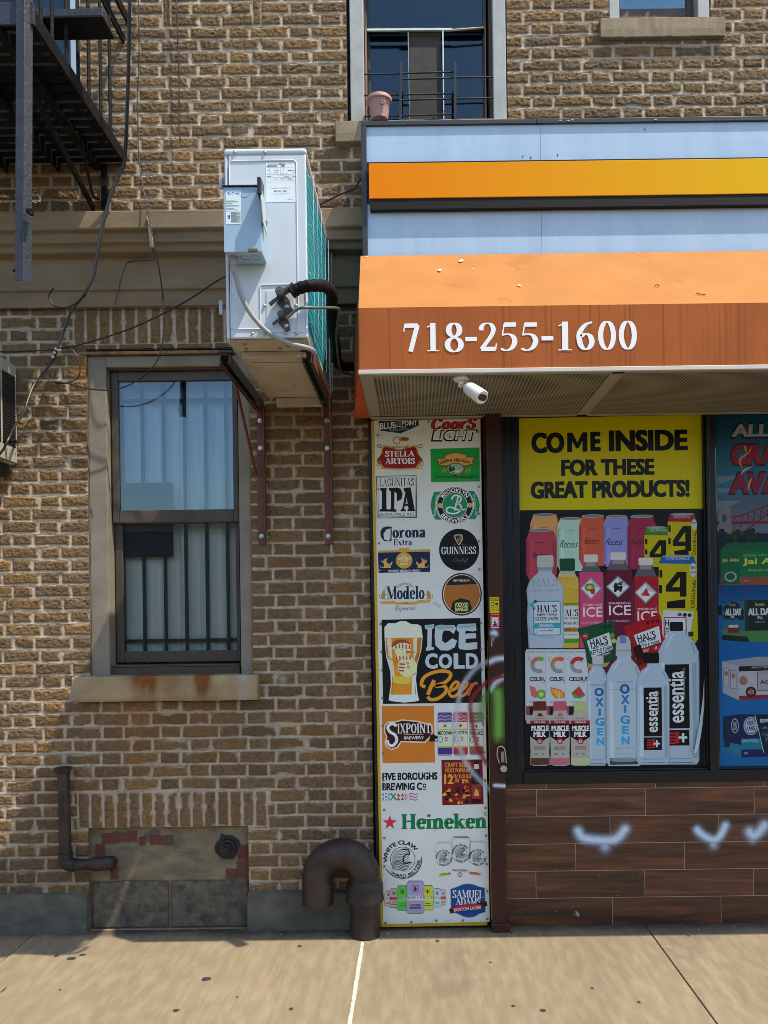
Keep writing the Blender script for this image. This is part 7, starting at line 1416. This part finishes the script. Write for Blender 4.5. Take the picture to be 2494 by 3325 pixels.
for x0, cap, nm, drink in ((156, '#64301e', 'CHOCOLATE', '#5c3a2e'), (283, '#b8586a', 'STRAWBERRY', '#b86a78'), (412, '#a9b87c', 'VANILLA CREME', '#b3bd94')):
    cx = x0 + 63; pr.poly([(x0 + 24, 632), (x0 + 104, 632), (x0 + 122, 700), (x0 + 126, 800), (x0 + 122, 900), (x0 + 126, 975), (x0 + 100, 984), (x0 + 26, 984), (x0 + 2, 975), (x0 + 5, 900), (x0 + 2, 800), (x0 + 6, 700)], '#a9a49c').poly([(x0 + 6, 935), (x0 + 122, 935), (x0 + 124, 975), (x0 + 26, 980), (x0 + 4, 972)], drink)
    pr.rect(cx - 42, 577, cx + 42, 636, cap, r=10).rect(x0 + 4, 698, x0 + 122, 720, '#8e2030').text('GENUINE', cx - 34, 703, cx + 34, 714, '#ded6d0', .01).poly([(x0 + 3, 720), (x0 + 123, 720), (x0 + 123, 800), (cx, 840), (x0 + 3, 800)], '#15161a').text('MUSCLE', cx - 54, 730, cx + 56, 764, '#e0e2e0', .06).text('MILK', cx - 40, 768, cx + 38, 802, '#e0e2e0', .06).ell(cx, 828, 20, 20, '#a82a38').text('25', cx - 12, 820, cx + 10, 837, '#e8dcd8', .03).text('NON DAIRY', cx - 34, 860, cx + 36, 871, '#30343a', .01).text('PROTEIN SHAKE', cx - 36, 873, cx + 38, 884, '#30343a', .01).text('160', cx - 36, 903, cx - 14, 916, '#30343a', .01).text('0g', cx + 12, 903, cx + 28, 916, '#30343a', .01).text(nm, cx - 30, 680, cx + 30, 688, '#3c2c28', 0).poly([(cx - 18, 672), (cx - 8, 652), (cx + 10, 652), (cx + 22, 672)], cap)
# curled white corner of the poster
pr.build('poster_print', p1, inkm)
yy_ = yQ - pr.k * pr.eps - .001
cu = [('J', 1256, 430), ('J', 1246, 560), ('J', 1228, 700), ('J', 1200, 830), ('J', 1186, 900), ('J', 1200, 905), ('J', 1218, 860), ('J', 1244, 740), ('J', 1256, 600)]
cp = [P(c, x, y, yy_) for c, x, y in cu]
MB().add([(x, yy_ - (.012 if 3 <= i <= 6 else .002), z) for i, (x, z) in enumerate(cp)], [tuple(range(len(cp)))]).build('curled_edge', mat('paper_white', (.5, .6, .68), .6), p1)
# poster two
p2 = thing('window_poster', 'blue window poster with beer cartons and a red bridge at the right edge', 'poster')
pr = Print('R', yQ, gain=1.2, eps=.00005)
rx = XR - .02
pr.clip = (-9, rx)
tl_, bl_ = P('R', 248, 22, yQ), P('S', 298, 1975, yQ)
rz0, rz1 = tl_[1], bl_[1]
def band(y0, y1, c0, c1, n=12, crop='R', xl=None):
    for i in range(n):
        t = i / n; ya = y0 + (y1 - y0) * t; yb = y0 + (y1 - y0) * (i + 1) / n + .0
        a, b_ = P(crop, 248, ya, yQ), P(crop, 248, yb, yQ)
        ca, cb_ = [tuple(int(h[j:j + 2], 16) for j in (1, 3, 5)) for h in (c0, c1)]; cc = '#%02x%02x%02x' % tuple(int(ca[j] + (cb_[j] - ca[j]) * t) for j in range(3))
        xa = tl_[0] + (bl_[0] - tl_[0]) * (tl_[1] - a[1]) / (rz0 - rz1)
        pr._add([(xa, b_[1]), (rx, b_[1]), (rx, a[1]), (xa, a[1])], [(0, 1, 2, 3)], cc)
band(22, 900, '#0f3f58', '#2a6a8c'); band(900, 1320, '#45566e', '#5b6478'); band(1320, 1880, '#141d28', '#14263a', 6); band(1870, 2100, '#123a6a', '#14528e', 5)
band(330, 1975, '#14528e', '#176097', 8, 'S')
for (y0, h_, x_) in ((690, 90, 258), (820, 60, 258), (960, 90, 260)): pr.poly([(x_, y0), (x_ + 260, y0 - 5), (x_ + 180, y0 + h_ * .5), (x_, y0 + h_)], '#5d7486')
pr.poly([(370, 530), (620, 410), (900, 410), (1500, 440), (1500, 520), (600, 560)], '#2c566c')
for (t_, x0, y0, x1, y1, c, o_) in (('ALL YOUR', 425, 120, 1560, 258, '#8d949a', '#220d10'), ('CRAFT BEERS', 420, 340, 1900, 560, '#7c1f28', '#3a0f14'), ('AVAILABLE', 410, 650, 1750, 870, '#74212e', '#3a0f14')):
    pr.text(t_, x0 - 18, y0 - 18, x1 + 18, y1 + 18, o_, .06, shear=.08).text(t_, x0 - 10, y0 - 20, x1 + 30, y1 + 20, o_, .06, shear=.08).text(t_, x0, y0, x1, y1, c, .06, shear=.08)
for seq, c in (([(565, 350), (570, 385), (580, 430)], '#c9803a'), ([(638, 375), (600, 440), (520, 500), (515, 560), (545, 610)], '#c9803a'), ([(648, 588), (590, 610), (545, 640), (525, 680)], '#a8a29c'), ([(645, 705), (615, 770), (597, 850)], '#c98a52')): pr.line(seq, 22, c, taper=True)  # orange and white swirl: a glass reflection painted into the poster print
pr.poly([(275, 1060), (300, 1020), (410, 1020), (415, 1300), (285, 1330), (262, 1280)], '#6d6a72').rect(318, 1105, 368, 1190, '#3a4048', r=24).rect(262, 1180, 284, 1220, '#4a2028')
br_ = '#6a2028'; ar = [(415, 1140), (520, 1120), (620, 1085), (720, 1045), (812, 1015), (950, 985), (1100, 975)]; pr.line(ar, 17, br_).line([(590, 1270), (700, 1190), (812, 1110), (950, 1050), (1100, 1030)], 17, br_).line([(415, 1198), (1100, 1192)], 26, br_, curve=False)
for k in range(8): pr.line([(452 + k * 72, 1136 - k * 18), (452 + k * 72, 1280 - k * 30)], 12, br_, curve=False).line([(452 + k * 72, 1136 - k * 18), (524 + k * 72, 1250 - k * 30)], 8, br_, curve=False)
for (x, y, r_) in ((300, 1300, 50), (350, 1340, 60), (480, 1310, 60), (560, 1295, 75), (640, 1310, 75), (700, 1350, 60), (430, 1370, 60), (260, 1360, 60)):
    for k in range(9): pr.ell(x + rs.uniform(-.6, .6) * r_, y + rs.uniform(-.5, .7) * r_, r_ * .4, r_ * .36, rs.choice(['#1c2c22', '#223a26', '#18241e']) if x > 400 else '#1a222c', 10)
pr.poly([(300, 1495), (372, 1415), (1500, 1405), (1500, 1480), (815, 1490)], '#175232').poly([(300, 1495), (1500, 1480), (1500, 1870), (302, 1878)], '#156038').poly([(300, 1790), (1500, 1780), (1500, 1870), (302, 1878)], '#7a4634').rect(316, 1505, 512, 1868, '#195438', r=20).ell(410, 1785, 66, 55, '#8f9a94').ell(410, 1785, 50, 40, '#234a38').text('Jai Alai', 315, 1585, 500, 1632, '#a9b86a', .01).text('Jai Alai', 540, 1580, 1000, 1665, '#b3b84a', .03).text('CIGAR CITY BREWING', 548, 1540, 1040, 1564, '#7aa07c').text('INDIA PALE ALE', 603, 1700, 845, 1726, '#9aa85a').text('7.5%', 552, 1822, 602, 1845, '#b8907c')
pr.crop('S')
pr.poly([(316, 185), (600, 158), (1500, 180), (1500, 590), (600, 622), (318, 598)], '#21302c').poly([(318, 195), (560, 165), (570, 500), (320, 540)], '#235a72').poly([(318, 480), (590, 500), (1500, 470), (1500, 590), (600, 622), (318, 598)], '#3f6e3c').poly([(318, 540), (590, 560), (620, 622), (318, 598)], '#1c2420').rect(378, 430, 502, 520, '#6a2224', r=10).rect(388, 432, 494, 462, '#a3a8ac')
for (x, y, r_) in ((390, 260, 60), (450, 230, 60), (500, 290, 60), (430, 330, 60), (370, 340, 40), (520, 350, 40)): pr.ell(x, y, r_, r_ * .8, '#1a2422', 18)
pr.rect(608, 165, 1500, 480, '#1a2422').text('ALL DAY', 350, 255, 530, 330, '#a5b4b8', .06).text('ALL DAY', 600, 250, 880, 328, '#a5b4b8', .06).text('IPA', 412, 334, 454, 362, '#a5b4b8', .03).text('IPA', 704, 338, 760, 372, '#a5b4b8', .03).text('Founders', 396, 195, 468, 232, '#6d7a3c', .02).text('Founders', 678, 188, 780, 228, '#8a9c3c', .03).text('SESSION IPA', 676, 394, 788, 410, '#8a949a')
pr.poly([(318, 830), (700, 780), (1500, 770), (1500, 850), (500, 890)], '#7d848e').poly([(318, 830), (500, 885), (505, 1255), (324, 1170)], '#8a919c').poly([(500, 885), (1500, 850), (1500, 1190), (505, 1255)], '#969ca6').poly([(500, 885), (1500, 850), (1500, 905), (500, 940)], '#1d1b1e').poly([(504, 1205), (1500, 1160), (1500, 1190), (505, 1255)], '#7d2430').text("America's Original Cider", 638, 872, 900, 910, '#a9a9b0', 0, rot=3).ell(632, 1162, 58, 58, '#241c1c').ell(632, 1162, 40, 40, '#5c3a36').text('ACE', 600, 1145, 664, 1182, '#a88', .03).rect(700, 940, 960, 1150, '#5a4a4a', r=10).rect(708, 948, 960, 1142, '#8d8d94', r=8).text('ACE', 730, 1030, 880, 1075, '#3a2c2c', .03).ell(550, 1040, 45, 50, '#8a5e4e').rect(332, 900, 392, 1100, '#6d5e5e').rect(408, 925, 474, 1130, '#6d5e5e').rect(337, 906, 387, 1094, '#9097a0').rect(413, 931, 469, 1124, '#9097a0').ell(362, 960, 20, 26, '#8a5e4e').ell(440, 985, 22, 28, '#8a5e4e')
pr.poly([(328, 1430), (522, 1405), (528, 1878), (332, 1790)], '#1c2248').poly([(522, 1405), (1500, 1410), (1500, 1840), (528, 1878)], '#1b2450').poly([(525, 1672), (1500, 1660), (1500, 1770), (527, 1790)], '#1d6a86').poly([(332, 1700), (525, 1740), (528, 1878), (332, 1790)], '#1d6a86').rect(340, 1460, 400, 1765, '#1a2a3a', r=10).ell(458, 1532, 42, 80, '#8a97a8').ell(458, 1532, 34, 68, '#1c2248').ell(632, 1532, 80, 100, '#97a5b5').ell(632, 1532, 70, 89, '#1c2248').ell(632, 1532, 62, 80, '#97a5b5').text('GREAT', 594, 1475, 676, 1520, '#1c2248', .03).text('LAKES', 594, 1535, 676, 1580, '#1c2248', .03).text('EDMUND FITZGERALD', 540, 1680, 722, 1712, '#7fb0c0', .02).text('EDMUND', 732, 1455, 880, 1495, '#a8b4c0', .05).poly([(680, 1410), (1500, 1410), (1500, 1800), (775, 1825)], '#16222e').line([(675, 1410), (772, 1825)], 7, '#9ab0bc').text('EDMUND', 732, 1455, 900, 1495, '#a8b4c0', .05).text('6.0%', 555, 1815, 600, 1842, '#a8b4c0').text('GREAT', 436, 1490, 482, 1530, '#9aa8b8', .02).text('LAKES', 436, 1535, 482, 1575, '#9aa8b8', .02)
for k in range(14): pr.poly([(rs.uniform(760, 1000) + 30 * math.cos(a), rs.uniform(1540, 1780) + 22 * math.sin(a)) for a in (0, 1.5, 3, 4.5)], rs.choice(['#1d6a86', '#3a1c28', '#2a5a6a']))
pr.build('poster_print', p2, inkm)
# ---- stickers on the brown post
pr = Print('F', yC - .0006)
s1 = thing('sticker', 'small yellow advice sticker on the brown post, above the red one', 'sticker', 'stickers on the brown post')
pr.rect(1308, 1975, 1408, 2140, '#d8c81c').text('SHADE SALES', 1315, 1984, 1402, 2000, '#2a2410', .02).text('AND REPAIRS', 1318, 2004, 1400, 2016, '#2a2410', .02).rect(1322, 2028, 1352, 2062, '#2a2410').rect(1326, 2032, 1348, 2058, '#c8c89c').ell(1380, 2045, 18, 10, '#2a2410').text('347-291-7429', 1316, 2072, 1402, 2082, '#2a2410', .02).text('347 291 7629', 1316, 2102, 1402, 2114, '#2a2410', .02)
pr.build('sticker_print', s1, ink)
pr = Print('G', yC - .0006)
s2 = thing('sticker', 'small red sticker with white picture on the brown post, under the yellow one', 'sticker', 'stickers on the brown post')
pr.rect(1314, 35, 1414, 196, '#b31c2c').rect(1334, 78, 1394, 170, '#e0e0e4', r=6).ell(1362, 130, 10, 12, '#2a1c24').poly([(1340, 165), (1350, 145), (1378, 140), (1388, 165)], '#2a1c24').text('AIR CONDITIONING', 1322, 44, 1406, 54, '#e8d0d0', .01).text('SERVICE REPAIR', 1270, 115, 1380, 126, '#e8d0d0', .02, rot=90).text('24 HOURS CALL', 1352, 115, 1452, 126, '#e8d0d0', .02, rot=-90).rect(1324, 180, 1404, 190, '#e8d0d0')
pr.build('sticker_print', s2, ink)
# ================================================================== SPRAY PAINT (soft-edged mist on the real surfaces)
def spraymat(name, col):
    m = bpy.data.materials.new(name); m.use_nodes = True; nt = m.node_tree; b = nt.nodes['Principled BSDF']; b.inputs['Base Color'].default_value = (*lin(col), 1); b.inputs['Roughness'].default_value = .6
    a = nt.nodes.new('ShaderNodeAttribute'); a.attribute_name = 'Cov'; n = nt.nodes.new('ShaderNodeTexNoise'); n.inputs['Scale'].default_value = 600; tc = nt.nodes.new('ShaderNodeTexCoord'); nt.links.new(tc.outputs['Object'], n.inputs[0])
    mm = nt.nodes.new('ShaderNodeMath'); mm.operation = 'MULTIPLY_ADD'; nt.links.new(n.outputs[0], mm.inputs[0]); mm.inputs[1].default_value = 1.3; mm.inputs[2].default_value = .3
    m2 = nt.nodes.new('ShaderNodeMath'); m2.operation = 'MULTIPLY'; m2.use_clamp = True; nt.links.new(a.outputs['Fac'], m2.inputs[0]); nt.links.new(mm.outputs[0], m2.inputs[1]); nt.links.new(m2.outputs[0], b.inputs['Alpha']); return m
def spray(c, segs, y, col, par, xlim=(-9, 9), step=.004, drip=None, name='spray_paint', matname=None):
    """segs: list of (points, width px, opacity) in crop coordinates"""
    S_ = []
    for pts, w_, op in segs:
        if len(pts) > 2: pts = cr2(pts, 6)
        S_.append(([P(c, a, b, y) for a, b in pts], w_ * CR[c][2] * (D + y) / F / 2, op))
    xs = [p[0] for s in S_ for p in s[0]]; zs = [p[1] for s in S_ for p in s[0]]; mw = max(s[1] for s in S_) * 2.7
    x0, x1 = max(min(xs) - mw, xlim[0]), min(max(xs) + mw, xlim[1]); z0, z1 = min(zs) - mw, max(zs) + mw
    nx = max(2, int((x1 - x0) / step)); nz = max(2, int((z1 - z0) / step)); X, Z = np.meshgrid(np.linspace(x0, x1, nx + 1), np.linspace(z0, z1, nz + 1), indexing='ij'); cov = np.zeros_like(X)
    for pts, w_, op in S_:
        dm = np.full(X.shape, 9.0)
        if len(pts) == 1: dm = np.hypot(X - pts[0][0], Z - pts[0][1])
        for (ax_, az), (bx, bz) in zip(pts[:-1], pts[1:]):
            L2 = (bx - ax_) ** 2 + (bz - az) ** 2 + 1e-12; t = np.clip(((X - ax_) * (bx - ax_) + (Z - az) * (bz - az)) / L2, 0, 1); dm = np.minimum(dm, np.hypot(X - ax_ - t * (bx - ax_), Z - az - t * (bz - az)))
        cov = np.maximum(cov, np.where(dm < w_ * 2.6, np.exp(-(dm / w_) ** 2 * .75), 0) * min(1, op * 1.25))
    idx = np.arange((nx + 1) * (nz + 1)).reshape(nx + 1, nz + 1); mx = np.maximum(np.maximum(cov[:-1, :-1], cov[1:, 1:]), np.maximum(cov[1:, :-1], cov[:-1, 1:])) > .004
    i, j = np.nonzero(mx); me = bpy.data.meshes.new(name); vv = [(float(a), y, float(b)) for a, b in zip(X.ravel(), Z.ravel())]
    me.from_pydata(vv, [], [(int(idx[a, b]), int(idx[a + 1, b]), int(idx[a + 1, b + 1]), int(idx[a, b + 1])) for a, b in zip(i, j)])
    at = me.attributes.new('Cov', 'FLOAT', 'POINT'); at.data.foreach_set('value', cov.ravel().astype(np.float32)); me.materials.append(MATS.get(matname) or MATS.setdefault(matname, spraymat(matname, col)))
    o = bpy.data.objects.new(name, me); C.objects.link(o); o.parent = par; return o
blu = (.62, .80, 1.0)
spray('K', [([(630, 415), (655, 450), (720, 462), (790, 466), (840, 455), (885, 405)], 42, .85), ([(770, 480), (775, 500)], 50, .5)], yT - .0009, blu, st, matname='spray_paleblue')
spray('K', [([(1275, 408), (1310, 440), (1365, 462), (1400, 440), (1428, 385)], 36, .8), ([(1360, 478), (1365, 490)], 40, .5)], yT - .0009, blu, st, matname='spray_paleblue')
spray('K', [([(1560, 420), (1580, 440), (1610, 420), (1640, 385)], 46, .75), ([(1570, 440), (1575, 460)], 40, .4)], yT - .0009, blu, st, matname='spray_paleblue')
xb_ = P('G', 1300, 900, yN2)[0]; ysp = yN2 - .0215
ymin = min(v.co.y for o in bn.children if o.name.startswith('logo_print') for v in o.data.vertices)
ys1 = ymin - .0003
wsp_ = (.72, .78, .88)
spray('G', [([(1500, 490), (1400, 510), (1270, 545), (1170, 605), (1075, 710), (1010, 830), (985, 950), (965, 1080), (970, 1250), (1000, 1420), (1050, 1560), (1130, 1680), (1230, 1790), (1330, 1880)], 42, .42)], ys1, wsp_, bn, xlim=(-9, xb_ + .012), matname='spray_white')
spray('G', [([(1290, 740), (1200, 820), (1140, 900), (1110, 990), (1125, 1150), (1150, 1300), (1185, 1430), (1240, 1540), (1290, 1600)], 40, .62)], ys1 - .0003, (.33, .015, .03), bn, xlim=(-9, xb_ + .012), matname='spray_red')
spray('G', [([(1290, 870), (1250, 950), (1220, 1040), (1230, 1120)], 85, .42), ([(1180, 1000), (1180, 1100)], 60, .2)], ys1 - .0006, (.16, .42, .06), bn, xlim=(-9, xb_ + .012), matname='spray_green')
yc2 = yC - .0009
xk = (kx0, kx1)
spray('G', [([(1300, 545), (1380, 510), (1470, 500)], 46, .7), ([(1330, 830), (1360, 770), (1420, 720), (1480, 690)], 46, .6)], yc2, wsp_, st, xlim=xk, matname='spray_white')
spray('G', [([(1300, 760), (1370, 710), (1470, 690)], 22, .8)], yc2 - .0003, (.33, .015, .03), st, xlim=xk, matname='spray_red')
spray('G', [([(1390, 860), (1400, 1000), (1400, 1150), (1400, 1290)], 90, .85), ([(1380, 1290), (1390, 1340)], 60, .5)], yc2 - .0006, (.16, .50, .10), st, xlim=xk, matname='spray_green')
spray('G', [([(1340, 240), (1360, 235), (1370, 250)], 44, .9), ([(1332, 280), (1331, 380)], 6, .9), ([(1352, 290), (1352, 318)], 5, .7)], yc2 - .0003, (.5, .58, .68), st, xlim=xk, matname='spray_paleblue', step=.002)
spray('G', [([(1360, 1820), (1470, 1825)], 30, .8)], yc2, wsp_, st, xlim=xk, matname='spray_white')
